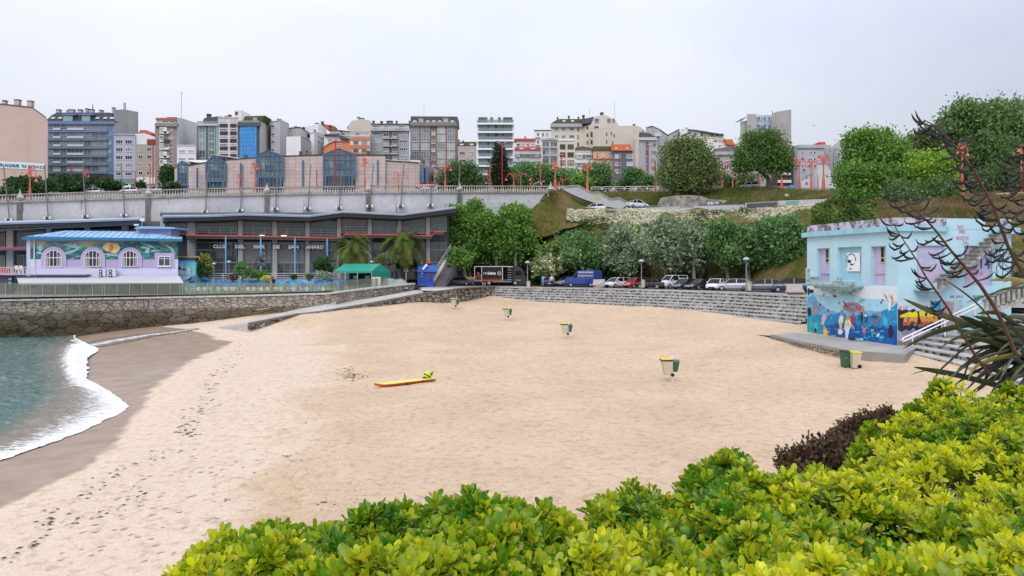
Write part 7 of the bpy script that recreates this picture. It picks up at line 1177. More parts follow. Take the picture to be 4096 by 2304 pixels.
# ================= vegetation
LEAF=attr_mat('tree_leaf',.7,trans=.3,spec=.1);bark=M('bark',(.12,.10,.08),.9,.4,3,bump=.02);barkp=M('pale_bark',(.30,.27,.23),.9,.4,3)
def leaves(rs,centers,radii,n_,size,cols,shell=.55,elong=1.5,tilt=.6,flat=0,clump=0,cl_r=.25):
    """small folded leaf quads in clumps through a crown made of lobes;returns V,F,T"""
    C_=np.array(centers,float);R_=np.array(radii,float);vol=R_.prod(1)**(2/3.);pk=rs.choice(len(C_),n_,p=vol/vol.sum())
    if clump:
        nc=max(1,n_//clump);ck=rs.choice(len(C_),nc,p=vol/vol.sum());d=rs.randn(nc,3);d/=np.linalg.norm(d,axis=1)[:,None];rr=shell+(1-shell)*rs.rand(nc)**.6;rr*=(.8+.24*rs.rand(nc));cp_=C_[ck]+d*R_[ck]*rr[:,None];ci=rs.randint(0,nc,n_)
        o=rs.randn(n_,3)*cl_r;pos=cp_[ci]+o;dirs=d[ci];tone=rs.rand(nc)[ci]
    else:
        d=rs.randn(n_,3);d/=np.linalg.norm(d,axis=1)[:,None];rr=shell+(1-shell)*rs.rand(n_)**.5;pos=C_[pk]+d*R_[pk]*rr[:,None];dirs=d;tone=rs.rand(n_)
    a=dirs*.6+rs.randn(n_,3)*tilt+np.array([0,0,.25]);a/=np.linalg.norm(a,axis=1)[:,None]
    h=rs.randn(n_,3);u=np.cross(a,h);u/=np.linalg.norm(u,axis=1)[:,None]
    s=size*(.6+.8*rs.rand(n_))[:,None];t=a*s*elong*.5;w_=u*s*.5
    V=np.stack([pos-t,pos+w_,pos+t,pos-w_],1).reshape(-1,3);Fq=np.arange(4*n_).reshape(-1,4)
    cc=np.array(cols,float);f=np.clip(tone*.6+rs.rand(n_)*.5,0,.999)*(len(cc)-1);i=f.astype(int);T=cc[i]+(cc[np.minimum(i+1,len(cc)-1)]-cc[i])*(f-i)[:,None];T=T*(.8+.4*rs.rand(n_))[:,None]*1.85
    return V,Fq,np.repeat(T,4,0)
def tree(name,label,cat,base,lobes,n_,size,cols,trunk=None,seed=0,group=None,barkm=None,clump=24,cl=.35,shell=.5,rt=.2,extra=None):
    """lobes: (px,py,Y,rx,ry,rz in metres);trunk: list of (px,py,Y,r)"""
    rs=np.random.RandomState(seed);T=thing(name,label,cat,base,group);c=[P(a,b_,Y) for a,b_,Y,*_ in lobes];r=[q[3:6] for q in lobes]
    V,Fq,Tt=leaves(rs,c,r,n_,size,cols,shell=shell,clump=clump,cl_r=cl)
    if extra: V2,F2,T2=leaves(rs,c,r,*extra);Fq=np.r_[Fq,F2+len(V)];V=np.r_[V,V2];Tt=np.r_[Tt,T2]
    npmesh('crown',V,Fq,LEAF,T,tint=Tt)
    m=MB()
    if trunk: m.tube([P(a,b_,Y) for a,b_,Y,_ in trunk],[q[3] for q in trunk],7)
    else: m.tube([base-V3((0,0,.3)),base+(V3(c[0])-base)*.6],[rt,rt*.6],7)
    st=P(*trunk[-1][:3]) if trunk else base+(V3(c[0])-base)*.55;s0=P(*trunk[max(0,len(trunk)-2)][:3]) if trunk else base
    rq=random.Random(seed)
    for k,q in enumerate(c[:9]):
        e=V3(q);mid=(st+e)/2+V3((rq.uniform(-.3,.3),rq.uniform(-.3,.3),rq.uniform(-.2,.3)));m.tube([st,mid,e],[rt*.6,rt*.35,rt*.12],5)
        for _ in range(3): d=V3((rq.uniform(-1,1)*r[k][0],rq.uniform(-1,1)*r[k][1],rq.uniform(-.6,1)*r[k][2]))*.75;m.tube([mid,e+d],[rt*.25,rt*.06],4)
    m.build('trunk',barkm or bark,T);return T
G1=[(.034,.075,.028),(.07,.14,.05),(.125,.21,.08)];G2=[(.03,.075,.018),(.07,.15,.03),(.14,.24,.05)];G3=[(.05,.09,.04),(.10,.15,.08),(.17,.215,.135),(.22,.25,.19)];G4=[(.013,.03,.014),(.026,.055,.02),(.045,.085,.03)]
G5=[(.03,.06,.02),(.06,.10,.035),(.10,.15,.06)]
PT=[(1872,800,1000,170,118,G2,'tall tree standing highest against the wall behind the sedan'),(1855,860,1035,190,117,G2,'leafy plane tree left of the truck over the stairs'),(1985,845,1035,180,117.5,G2,'middle plane tree behind the truck'),(2060,830,1040,180,116.5,G2,'plane tree above the truck cab'),
 (2335,905,1095,180,113,G1,'dark round plane tree behind the blue van'),(2490,905,1085,180,112,G3,'silvery plane tree behind the white hatchback'),(2660,880,1085,190,108,G3,'silvery plane tree behind the small white van'),(2775,890,1080,170,106,G3,'silver flecked plane tree between van and white car'),
 (2900,880,1060,150,103,G1,'green plane tree with a leaning trunk behind the silver hatchback'),(2985,895,1065,130,101,G1,'green plane tree just above the grey domed lamp'),(3075,880,1060,160,98,G1,'green plane tree behind the grey estate car'),(3170,885,1065,170,95,G1,'green plane tree nearest the painted building')]
for i,(px,t_,b_,w_,Y,G,lab) in enumerate(PT):
    s=Y/F;Wm=w_*s;Hm=(b_-t_)*s;rq=random.Random(i+3);cx_,cy_=px,(t_+b_)/2;lobes=[(cx_,cy_,Y,Wm*.42,Wm*.42,Hm*.42)]
    for k in range(9): a=rq.uniform(0,6.28);rr=rq.uniform(.25,.5);lobes.append((cx_+w_*rr*math.cos(a)*.8,cy_+(b_-t_)*.36*math.sin(a)*1.0,Y+rq.uniform(-1,1)*Wm*.3,Wm*.22,Wm*.22,Hm*.2))
    lean=[0,0,0,0,0,0,0,-4,14,10,12,14][i];yb=[1110,1135,1138,1140,1147,1148,1150,1152,1155,1155,1158,1160][i]
    tree('plane_tree',lab,'tree',P(px+lean+10,yb,Y),lobes,10500,.31,G,trunk=[(px+lean+10,yb+4,Y,.34),(px+lean*.6+4,(yb+b_)/2,Y,.26),(px,b_-20,Y,.24),(px,b_-60,Y,.15)],seed=50+i,group='pollarded plane trees by the car park',barkm=barkp,clump=20,cl=.42,shell=.35)
def bush(px,py0,py1,w_,Y,G,label,n_=2600,size=.3,name='bush',cat='bush',seed=0,group=None,lob=7,shell=.3):
    s=Y/F;Wm=w_*s;Hm=(py1-py0)*s;rq=random.Random(seed+11);lobes=[(px,(py0+py1)/2,Y,Wm*.38,Wm*.36,Hm*.4)]
    for k in range(lob): lobes.append((px+rq.uniform(-.34,.34)*w_,(py0+py1)/2+rq.uniform(-.25,.28)*(py1-py0),Y+rq.uniform(-.3,.3)*Wm,Wm*.2,Wm*.2,Hm*.26))
    return tree(name,label,cat,P(px,py1,Y),lobes,n_,size,G,seed=seed,group=group,rt=.12,clump=16,cl=size*.9,shell=shell)
bush(1945,1010,1120,150,119,G5,'dark bush behind the truck body',3000,seed=1);bush(2040,1000,1110,130,118.5,G2,'bush with reddish leaf clusters behind the truck cab',2600,seed=2);bush(1822,1048,1112,70,124,G2,'round green bush at the foot of the stairway',1800,.25,seed=3);bush(1790,1022,1050,50,127,G2,'small bush by the white stair wall',900,.25,seed=44)
bush(2190,940,1110,150,115,[(.05,.09,.03),(.10,.16,.05),(.16,.22,.08)],'pale green climbing bush on the bank left of the blue van',3600,.32,seed=4);bush(2160,1060,1140,90,117,G4,'dark undergrowth right of the lamp by the truck',1800,seed=5);bush(2290,1080,1140,90,116,G4,'dark undergrowth behind the blue van',1500,seed=6)  # both undergrowth clumps have their shade put into the leaf colour
FLW=[(.05,.09,.03),(.10,.15,.05),(.36,.36,.24),(.48,.46,.33)]
bush(2200,1000,1125,170,113.5,FLW,'flowering shrub with cream blossoms on the bank behind the two people',3400,.28,name='flowering_shrub',seed=7);bush(2540,880,1010,130,118,FLW,'cream flowered shrub behind the silvery trees',2400,.28,name='flowering_shrub',seed=8);bush(2560,1010,1090,90,113,FLW,'small blossoming shrub between silvery trees above the red car',1000,.28,name='flowering_shrub',seed=9)
for i,(a,c) in enumerate(((2400,1120),(2560,1110),(2720,1105),(2860,1110),(3000,1115),(3130,1115),(3215,1090))): bush(a,c-60,c+35,170,[114,113,111,109,106,102,96][i],G4,['dark undergrowth behind the black hatchback','dark undergrowth behind the red car','dark undergrowth behind the small white van','dark undergrowth behind the white car','dark undergrowth under the leaning trunks','dark undergrowth behind the navy car','dark shrubs touching the corner of the painted building'][i],1700,.34,seed=20+i,group='undergrowth behind the parked cars')  # very dark leaf greens, shade under the trees painted into the undergrowth
def creeper(name,label,L,n_,size,cols,seed,sp,kind='stuff',cat='creeper'):
    """L: (px, py_top, py_bottom, Y)"""
    rs=np.random.RandomState(seed);a=rs.rand(n_)*(L[-1][0]-L[0][0])+L[0][0];t0=np.interp(a,[q[0] for q in L],[q[1] for q in L]);t1=np.interp(a,[q[0] for q in L],[q[2] for q in L]);Y=np.interp(a,[q[0] for q in L],[q[3] for q in L]);f=rs.rand(n_)**1.2;py=t0+(t1-t0)*f+(fbm(a*.05,f*3,3,seed)-.45)*14
    Y=Y-f*(t1-t0)*.04-rs.rand(n_)*.8*sp;pos=np.stack([(a-2048)*Y/F,Y,CZ+(HY-py)*Y/F],1)+rs.randn(n_,3)*.1
    nrm=rs.randn(n_,3)*.7+np.array([0,-.6,.6]);nrm/=np.linalg.norm(nrm,axis=1)[:,None];u=np.cross(nrm,rs.randn(n_,3));u/=np.linalg.norm(u,axis=1)[:,None];v=np.cross(nrm,u);s=size*(.6+.8*rs.rand(n_))[:,None]
    V=np.stack([pos-u*s,pos-v*s*.5,pos+u*s,pos+v*s*.5],1).reshape(-1,3);g_=fbm(a*.012,py*.03,4,seed+5);cc=np.array(cols);k=np.clip((g_-.3)*2.6+rs.randn(n_)*.22-f*.35+.25+(.22 if len(cols)==5 else 0),0,.999)*(len(cc)-1);i=k.astype(int);Tt=(cc[i]+(cc[np.minimum(i+1,len(cc)-1)]-cc[i])*(k-i)[:,None])*(.8+.4*rs.rand(n_))[:,None]
    return tag(npmesh(name,V,np.arange(4*n_).reshape(-1,4),LEAF,tint=np.repeat(Tt,4,0)),label,cat,kind=kind)
CRM=[(.05,.085,.03),(.12,.14,.06),(.50,.48,.33),(.66,.63,.48),(.70,.67,.53)]
creeper('flowering_creeper','long drift of cream blossoming creeper hanging below the lower road',[(2270,843,880,124),(2400,840,900,124.5),(2560,838,930,123.5),(2720,848,950,122.5),(2900,842,930,119.5),(3100,834,900,115),(3300,818,870,109),(3340,820,850,107)],34000,.22,CRM,3,1.)
bush(1838,985,1075,110,110.5,G2,'leafy branches hanging over the top of the dark stairway',2600,.3,seed=45)
creeper('bank_ivy','green and brown scrub covering the bank behind the trees',[(2080,885,1090,126),(2250,870,1085,124),(2500,900,1065,122),(2900,900,1065,117),(3250,880,1060,106),(3450,870,1000,94)],30000,.3,[(.035,.065,.02),(.07,.12,.035),(.12,.17,.055),(.19,.20,.09)],9,1.5,cat='scrub')  # leaf colours sink darker down the bank, painting in the shade at its foot
creeper('hillside_scrub','green bushy scrub on the slope above the painted building',[(3250,830,960,96),(3330,800,940,92),(3420,800,900,90),(3500,815,900,88)],9000,.26,[(.04,.07,.02),(.08,.13,.03),(.14,.2,.05)],12,2.,cat='scrub')
def grassy(name,label,n_,px0,px1,rows,h,cols,seed):
    rs=np.random.RandomState(seed);a=px0+(px1-px0)*rs.rand(n_);f=rs.rand(n_)*(len(rows)-1);i=f.astype(int);ff=f-i;py=np.zeros(n_);Y=np.zeros(n_)
    for k in range(len(rows)-1):
        m_=i==k;p0=np.interp(a,[q[0] for q in rows[k]],[q[1] for q in rows[k]]);p1=np.interp(a,[q[0] for q in rows[k+1]],[q[1] for q in rows[k+1]]);y0=np.interp(a,[q[0] for q in rows[k]],[q[2] for q in rows[k]]);y1=np.interp(a,[q[0] for q in rows[k+1]],[q[2] for q in rows[k+1]])
        z0=CZ+(HY-p0)*y0/F;z1=CZ+(HY-p1)*y1/F;x0=(a-2048)*y0/F;x1=(a-2048)*y1/F
        if k==0: Xq=np.zeros(n_);Zq=np.zeros(n_)
        Xq=np.where(m_,x0+(x1-x0)*ff,Xq);Y=np.where(m_,y0+(y1-y0)*ff,Y);Zq=np.where(m_,z0+(z1-z0)*ff,Zq)
    hh=h*(.4+rs.rand(n_))*(.5+fbm(Xq*.3,Y*.3,3,seed));lean=rs.randn(n_,2)*.3;w_=.05+.05*rs.rand(n_);an=rs.rand(n_)*3.14;base=np.stack([Xq,Y,Zq-.1],1);du=np.stack([np.cos(an)*w_,np.sin(an)*w_,an*0],1);tip=base+np.stack([lean[:,0]*hh,lean[:,1]*hh,hh+.1],1)
    V=np.stack([base-du,base+du,tip+du*.15,tip-du*.15],1).reshape(-1,3);cc=np.array(cols);k=np.clip(fbm(Xq*.12,Y*.12,3,seed+2)*1.5-.3+rs.randn(n_)*.15,0,.999)*(len(cc)-1);i=k.astype(int);Tt=(cc[i]+(cc[np.minimum(i+1,len(cc)-1)]-cc[i])*(k-i)[:,None])*(.75+.5*rs.rand(n_))[:,None]
    return tag(npmesh(name,V,np.arange(4*n_).reshape(-1,4),LEAF,tint=np.repeat(Tt,4,0)),label,'grass',kind='stuff')
DRY=[(.10,.14,.035),(.17,.19,.06),(.27,.21,.10),(.33,.24,.13)]
grassy('bank_grass','long dry grass growing over the upper bank',26000,2085,3420,[r4,r5,r6],.55,DRY,4);grassy('hill_grass','tall brown dry grass above the painted building',24000,3330,4500,[r2,r2b,r3,r4,r5,r6],.7,[(.12,.12,.04),(.22,.16,.08),(.32,.22,.12),(.36,.26,.15)],6)
grassy('slope_grass','rough grass on the mound left of the hill stair',7000,2085,2420,[r2b,r4],.5,DRY,14)
rk=M('boulder',(.34,.32,.29),.9,.35,2);rq=random.Random(2)
for i in range(14):
    px=rq.uniform(2100,2290);py=rq.uniform(818,862);Y=132+ (862-py)*.06;s=rq.uniform(.35,.8);t=thing('boulder','grey boulder in the rocky mound under the hill stair','boulder',P(px,py,Y),'boulders on the mound');m=MB();k=6;m.lathe([(s*.5,-s*.4),(s*rq.uniform(.9,1.2),0),(s*rq.uniform(.6,.9),s*.45),(s*.2,s*.6)],P(px,py,Y),k);m.build('rock',rk,t)
def bigtree(label,lobes,Y,n_,size,G,trunk,seed,group=None,name='broadleaf_tree',rt=.3,clump=22,cl=.7,shell=.35,cat='tree'):
    rq=random.Random(seed);ex=[]
    for a,b_,rx,rz,dy in lobes:
        for _ in range(3): t=rq.uniform(0,6.28);k=rq.uniform(.62,.92);ex.append((a+math.cos(t)*rx*k,b_-abs(math.sin(t))*rz*k*.95 if rq.random()<.7 else b_+math.sin(t)*rz*.7,rx*rq.uniform(.14,.3),rz*rq.uniform(.14,.3),dy+rq.uniform(-1.5,1.5)))
    n_=int(n_*1.5);size*=.68;L=[(a,b_,Y+dy,rx*Y/F,rx*Y/F*.8,rz*Y/F) for a,b_,rx,rz,dy in list(lobes)+ex];return tree(name,label,cat,P(trunk[0][0],trunk[0][1],Y),L,n_,size,G,trunk=[(a,c,Y,r_) for a,c,r_ in trunk],seed=seed,group=group,rt=rt,clump=clump,cl=cl,shell=shell)
OL=[(.045,.065,.025),(.08,.11,.04),(.13,.17,.06)]
bigtree('wide round olive green tree on the bank',[(2745,660,95,90,0),(2690,620,45,45,2),(2740,585,40,35,0),(2790,610,45,40,1),(2830,660,40,50,-1),(2690,700,50,50,-2),(2760,710,70,50,-2),(2820,720,45,45,0),(2720,740,60,35,-2),(2800,590,30,25,2)],141,11500,.5,OL,[(2735,775,.4),(2740,740,.3),(2745,700,.25)],1,cl=.8)
bigtree('spreading crowned tree with a bare twisted trunk',[(3040,590,70,60,0),(2985,640,50,45,1),(3080,560,50,35,-1),(3120,610,45,45,0),(3010,560,40,30,1),(3060,650,70,45,-1),(2965,670,40,35,0),(3120,665,45,35,1),(3095,620,50,40,-2),(2940,665,22,16,0),(3150,655,22,25,0),(3070,545,30,18,0)],140,9500,.42,[(.035,.07,.02),(.06,.11,.03),(.10,.15,.05)],[(3076,760,.55),(3074,715,.45),(3060,700,.4),(3040,685,.3)],2,cl=.7)
bigtree('big bright green tree on the right hillside',[(3500,620,90,75,0),(3430,640,60,60,1),(3560,610,60,55,-1),(3480,560,55,40,0),(3550,560,40,38,1),(3440,720,90,70,-2),(3550,720,110,80,-2),(3400,700,60,60,0),(3620,680,60,50,0),(3420,800,80,50,-3),(3520,810,110,50,-3),(3400,560,30,28,0),(3600,590,35,30,2)],112,26000,.4,[(.03,.075,.015),(.075,.15,.03),(.15,.25,.05)],[(3490,880,.4),(3490,820,.35),(3495,740,.3)],3,cl=.55)
bigtree('yellow green tree between the bright tree and the tall one',[(3720,650,70,45,0),(3780,680,60,45,0),(3690,700,60,60,-1),(3750,740,90,45,0),(3660,640,40,25,0),(3620,740,70,55,0)],110,13000,.36,[(.05,.11,.015),(.12,.21,.03),(.22,.33,.04)],[(3730,800,.3),(3730,760,.25),(3735,720,.2)],4,cl=.5)
bigtree('huge dark green tree filling the upper right corner',[(3900,520,110,90,0),(3830,560,80,70,1),(3960,480,90,70,0),(4060,540,100,90,0),(4140,600,120,120,0),(3850,640,90,80,0),(3960,620,120,90,-2),(4080,680,100,80,0),(3860,450,60,40,0),(4020,450,70,40,1),(3800,490,45,40,2),(3900,700,80,45,0)],122,30000,.48,[(.035,.07,.028),(.075,.13,.045),(.13,.195,.07)],[(3960,790,.5),(3970,720,.4),(3975,640,.3)],5,cl=.75)
bigtree('small tree between bright tree and the dark one',[(3690,560,40,28,0),(3730,600,50,30,0),(3640,600,30,30,0),(3780,530,30,25,0)],125,4500,.42,OL,[(3720,720,.25),(3720,660,.2),(3720,620,.15)],6)
bigtree('dark bushes along the foot of the big trees',[(3700,790,90,40,0),(3640,830,90,50,-2),(3600,780,60,40,0),(3760,760,60,35,0),(3560,870,70,30,-4)],104,9000,.4,G5,[(3680,860,.2),(3680,820,.15),(3680,800,.1)],7,name='bush_row',cat='bush')
bigtree('dense dark hedge trees right of the flower stalks',[(4000,720,90,50,0),(4080,740,80,50,0),(3950,760,60,40,0),(4150,740,80,60,0)],114,9000,.42,G5,[(4040,800,.3),(4040,770,.2),(4040,740,.15)],8,name='bush_row',cat='bush')
bigtree('tall pointed dark conifer in front of the white tower',[(2003,700,40,60,0),(2000,650,30,45,0),(1998,612,20,30,0),(2010,730,42,35,0),(1990,600,12,20,0)],152,6500,.42,[(.012,.02,.012),(.025,.035,.02),(.045,.055,.03)],[(2003,755,.3),(2003,700,.2),(2000,620,.1)],9,name='conifer',cl=.4)
up=[('row of dark green road trees, one left of the old corner house',[(2080,700,45,40,0),(2060,730,50,30,0),(2110,690,40,32,0),(2120,730,50,30,0)]),('dark road tree before the old corner house',[(2180,700,50,38,0),(2150,720,45,30,0),(2210,725,50,28,0)]),('dark road tree below the cream house',[(2270,720,50,32,0),(2240,735,40,25,0),(2300,730,45,30,0)]),('rounder dark road tree below the peach house',[(2390,690,50,38,0),(2350,710,45,35,0),(2420,700,30,30,0),(2370,735,70,25,0)])]
for i,(lab,lb) in enumerate(up): bigtree(lab,lb,165,4200,.5,G1,[(lb[0][0],758,.3),(lb[0][0],735,.25),(lb[0][0],lb[0][1],.2)],30+i,'dark trees lining the upper road')
for i,(a,c,w_,lab,G) in enumerate(((2330,725,60,'pale green bush behind the tall lamp by the stair',G2),(2400,730,70,'pale olive bush below the peach house',G5),(2500,735,60,'grey green bush below the dark grey house',G5),(2580,725,60,'bush at the foot of the tall grey block',G1),(2660,720,45,'pale bush left of the round tree',G5),(2300,735,45,'olive bush beside the stair top',G5),(2870,715,60,'bush behind the first coral lamps',G1),(2990,730,50,'low round bush before the slate roofed block',G1),(2925,735,40,'low bush under the ringed lamp arch',G4),(2530,700,50,'tree behind the white rails near the dark house',G1))):
    bush(a,c-28,c+32,w_*1.5,156+i%3*3,G,lab,2200,.4,seed=60+i,name='roadside_bush')
bigtree('dark tree right of the museum end before the mauve house',[(1850,705,60,45,0),(1800,725,50,30,0),(1890,730,50,32,0),(1830,690,40,30,0)],150,8000,.45,[(.02,.05,.02),(.045,.09,.03),(.07,.13,.05)],[(1850,758,.3),(1850,735,.25),(1850,710,.2)],40)
for i,(a,c,w_,h_,lab,Y) in enumerate(((120,745,170,70,'dark hedge mass behind the balustrade at the far left',140),(270,735,170,85,'dark hedge mass before the blue block',150),(440,745,90,55,'dark shrub before the lavender house',160),(667,705,60,80,'dark tree at the left end of the museum',170),(690,755,60,35,'low shrub at the museum corner',150),(560,745,40,25,'small shrub by the cafe front',200),(380,725,40,30,'small shrub by the shop fronts',220))):
    bush(a,c-h_*.55,c+h_*.5,w_*1.15,Y,G4,lab,4600 if w_>100 else 1800,.45,seed=80+i,name='dark_hedge',cat='hedge')
bush(40,755,795,110,125,G4,'dark low bush at the left edge behind the balustrade',1500,.35,seed=95,name='dark_hedge',cat='hedge')
bush(822,1003,1100,75,98.5,[(.03,.06,.015),(.10,.13,.03),(.24,.24,.06)],'tall yellowish green shrub beside the painted kiosk',2600,.22,seed=101);bush(806,1055,1105,80,98,G4,'dark green shrub at the kiosk corner',1500,.22,seed=102);bush(970,1045,1110,66,97.5,G1,'round dark bush in the middle of the plaza',2000,.2,seed=103);bush(1035,1085,1108,70,99,G2,'low bright bushes around the statue foot',1200,.18,seed=104);bush(1065,1103,1121,30,97,[(.25,.28,.02),(.45,.45,.04)],'small bright yellow bush on the plaza edge',700,.12,seed=105);bush(1290,1030,1100,80,100,G4,'dark bush left of the tent behind the banner',2000,.22,seed=106);bush(1298,1085,1112,60,98,[(.12,.15,.11),(.22,.25,.2)],'grey green bush left of the tent',1100,.16,seed=107);bush(1236,1098,1116,30,98,G5,'tiny bush near the red banner',400,.15,seed=108)
bush(930,1102,1120,44,97.5,[(.12,.02,.02),(.08,.07,.03)],'low reddish shrub on the plaza edge',500,.15,seed=109);bush(1558,1000,1062,75,106,[(.08,.11,.06),(.14,.17,.09)],'grey green rounded shrub between the palms',2200,.2,seed=110);bush(1520,1020,1060,60,108,[(.1,.16,.03),(.2,.28,.06)],'bright green shrub left of the rounded one',1100,.2,seed=111);bush(1640,1040,1072,110,110,G4,'dark hedge behind the lattice gate',1500,.25,seed=112);bush(1175,1100,1113,30,98,G4,'small dark bush near the club entrance',300,.15,seed=113)
bush(1300,1060,1100,60,103,G4,'dark hedge behind the grey lamp',900,.2,seed=114);bush(1420,1050,1085,130,106,G4,'dark hedge behind the tent ridge',1800,.25,seed=115)
def palm(px,py,pyb,Y,rad,label,seed):
    T=thing('palm_tree',label,'palm',P(px,pyb,Y),'date palms before the club');rs=random.Random(seed);c=P(px,py,Y);m=MB();m.tube([P(px,pyb,Y),c],[.38,.32],10);m.build('trunk',M('palm_trunk',(.14,.10,.06),.9,.4,4),T)
    V=[];Fq=[];Tt=[]
    for i in range(78):
        az=rs.uniform(0,6.283);el=rs.uniform(-.35,1.35);L=rad*rs.uniform(.8,1.05);d=V3((math.cos(az)*math.cos(el),math.sin(az)*math.cos(el),math.sin(el)));pts=[];p=c.copy();v=d.copy();n_=11
        for k in range(n_): pts.append(p.copy());p=p+v*L/n_;v=(v+V3((0,0,-.17-.03*k))).normalized()
        col=(.10,.16,.035) if rs.random()<.7 else (.22,.24,.06);
        if el<-.05: col=(.26,.20,.08) if rs.random()<.5 else (.12,.15,.04)
        for k in range(1,n_):
            t=(pts[k]-pts[k-1]).normalized();sd=t.cross(V3((0,0,1)));sd=sd.normalized() if sd.length>.01 else V3((1,0,0));ll=.62*math.sin(math.pi*(k+.7)/(n_+1))+.12
            for s_ in (-1,1):
                for q in range(3):
                    o=pts[k-1].lerp(pts[k],(q+.5)/3);e=o+(sd*s_*ll+t*ll*.55+V3((0,0,-.18*ll)));w_=t*.045;b0=len(V);V+= [tuple(o-w_),tuple(o+w_),tuple(e+w_*.2),tuple(e-w_*.2)];Fq.append((b0,b0+1,b0+2,b0+3));f=rs.uniform(.75,1.3);Tt+=[tuple(x*f for x in col)]*4
    npmesh('fronds',np.array(V),np.array(Fq),LEAF,T,tint=np.array(Tt));return T
palm(1413,1002,1095,104,4.8,'left palm with arching fronds behind the green tent',1);palm(1610,985,1075,108,5.0,'right palm with arching fronds above the lattice gate',2)
# ================= vehicles
cgl=M('car_glass',(.012,.015,.018),.15,0,spec=.1);tyre=M('tyre',(.012,.012,.013),.85,0);rimm=M('rim',(.45,.45,.47),.35,0,metal=.5);blk=M('black_trim',(.015,.015,.017),.6,0);tail=M('tail_light',(.45,.01,.015),.3,0);headl=M('head_light',(.65,.68,.72),.15,0);plate=M('plate',(.7,.7,.68),.5,0)
def paintm(k,c):
    m=M('car_'+k,c,.25,0,spec=.6);m.node_tree.nodes['Principled BSDF'].inputs['Coat Weight'].default_value=.6;return m
def car(name,label,px,pyb,Y,heading,L,W_,Hh,col,kind='hatch',group='cars parked above the steps',open_boot=False,cat='car'):
    T=thing(name,label,cat,V3((X(px,Y),Y,Z(pyb,Y))),group,math.radians(heading));h=Hh;w=W_/2
    hood={'hatch':.62,'sedan':.60,'wagon':.60,'van':.66,'mpv':.64}[kind];bl={'hatch':.62,'sedan':.60,'wagon':.60,'van':.60,'mpv':.60}[kind]
    bk={'hatch':.68,'sedan':.66,'wagon':.64,'van':.66,'mpv':.64}[kind]
    st=[(-.5,.24,bk*.82,.86),(-.485,.15,bk*.97,.93),(-.40,.13,bk,.98),(-.2,.12,bl*1.02,1.),(.1,.12,bl,1.),(.24,.12,bl*.98,1.),(.30,.12,hood*.93,.98),(.42,.13,hood*.84,.94),(.485,.15,hood*.70,.86),(.5,.24,hood*.50,.80)]
    V=[];Fq=[]
    for x,zl,zb,wf in st:
        ww=w*wf;z0,z1=zl*h,zb*h;ring=[(-ww*.86,z0),(-ww,z0+(z1-z0)*.25),(-ww,z0+(z1-z0)*.72),(-ww*.93,z1),(0,z1+.03*h),(ww*.93,z1),(ww,z0+(z1-z0)*.72),(ww,z0+(z1-z0)*.25),(ww*.86,z0)];V+=[(x*L,a,c) for a,c in ring]
    k=9
    for i in range(len(st)-1):
        for j in range(k): a=i*k+j;b_=i*k+(j+1)%k;Fq.append((a,b_,b_+k,a+k))
    Fq+=[tuple(range(k-1,-1,-1)),tuple(range((len(st)-1)*k,len(st)*k))]
    m=MB();m.add(V,[f[::-1] for f in Fq]);m.build('body',col,T,origin=O0,smooth=False)
    g={'hatch':[(-.47,bl),(-.40,.93),(-.28,.995),(.0,1.),(.10,.96),(.30,bl*.97)],'sedan':[(-.36,bl),(-.24,.93),(-.15,.99),(.0,1.),(.08,.97),(.27,bl*.97)],'wagon':[(-.485,bl),(-.44,.92),(-.38,.985),(.0,1.),(.08,.97),(.27,bl*.97)],'van':[(-.49,bl),(-.48,.96),(-.44,1.),(.08,1.),(.14,.96),(.30,bl)],'mpv':[(-.48,bl),(-.43,.93),(-.33,.995),(.0,1.),(.10,.97),(.33,bl*.97)]}[kind]
    def gz(x): return ip(x,g)
    m=MB();vs=[];n_=len(g)
    for x,z in g:
        wb=w*.93;wt=w*(.93-.20*max(0,(z-bl))/(1-bl));vs+=[(x*L,-wb,bl*h*.98),(x*L,-wt,z*h),(x*L,wt,z*h),(x*L,wb,bl*h*.98)]
    fs=[]
    for i in range(n_-1):
        for j in range(3): a=i*4+j;fs.append((a+4,a+5,a+1,a))
    m.add(vs,fs);m.build('windows',cgl,T,origin=O0)
    m=MB() # roof skin and pillars
    top=[q for q in g if q[1]>.9];
    for (x0,z0),(x1,z1) in zip(top[:-1],top[1:]):
        wt0=w*(.93-.20*(z0-bl)/(1-bl))+.01;wt1=w*(.93-.20*(z1-bl)/(1-bl))+.01;m.hexa([(x0*L,-wt0,z0*h-.05),(x1*L,-wt1,z1*h-.05),(x1*L,wt1,z1*h-.05),(x0*L,wt0,z0*h-.05)],[(x0*L,-wt0,z0*h+.015),(x1*L,-wt1,z1*h+.015),(x1*L,wt1,z1*h+.015),(x0*L,wt0,z0*h+.015)])
    for s_ in (-1,1):
        for (a,b_) in ((g[0],g[1]),(g[-1],g[-2])): m.bar((a[0]*L,s_*w*.935,bl*h),(b_[0]*L,s_*w*(.93-.20*(b_[1]-bl)/(1-bl)),b_[1]*h),.07)
        for xx in ((-.1,) if kind!='wagon' else (-.1,-.28)): m.bar((xx*L,s_*w*.94,bl*h),(xx*L,s_*w*.745,.97*h),.08)
        if kind=='van': m.box(-.485*L,-.12*L,s_*w*.94-.02,s_*w*.94+.02,bl*h,.80*h)
    m.build('roof',col,T,origin=O0)
    r=.31 if kind!='van' else .33
    for sx in (-.30,.31):
        for s_ in (-1,1):
            m=MB();m.tube([(sx*L,s_*(w-.2),r),(sx*L,s_*(w+.015),r)],r,14);wh=m.build('wheel',tyre,T,origin=O0);m=MB();m.tube([(sx*L,s_*(w-.0),r),(sx*L,s_*(w+.03),r)],r*.62,10);m.build('rim',rimm,wh,origin=O0)
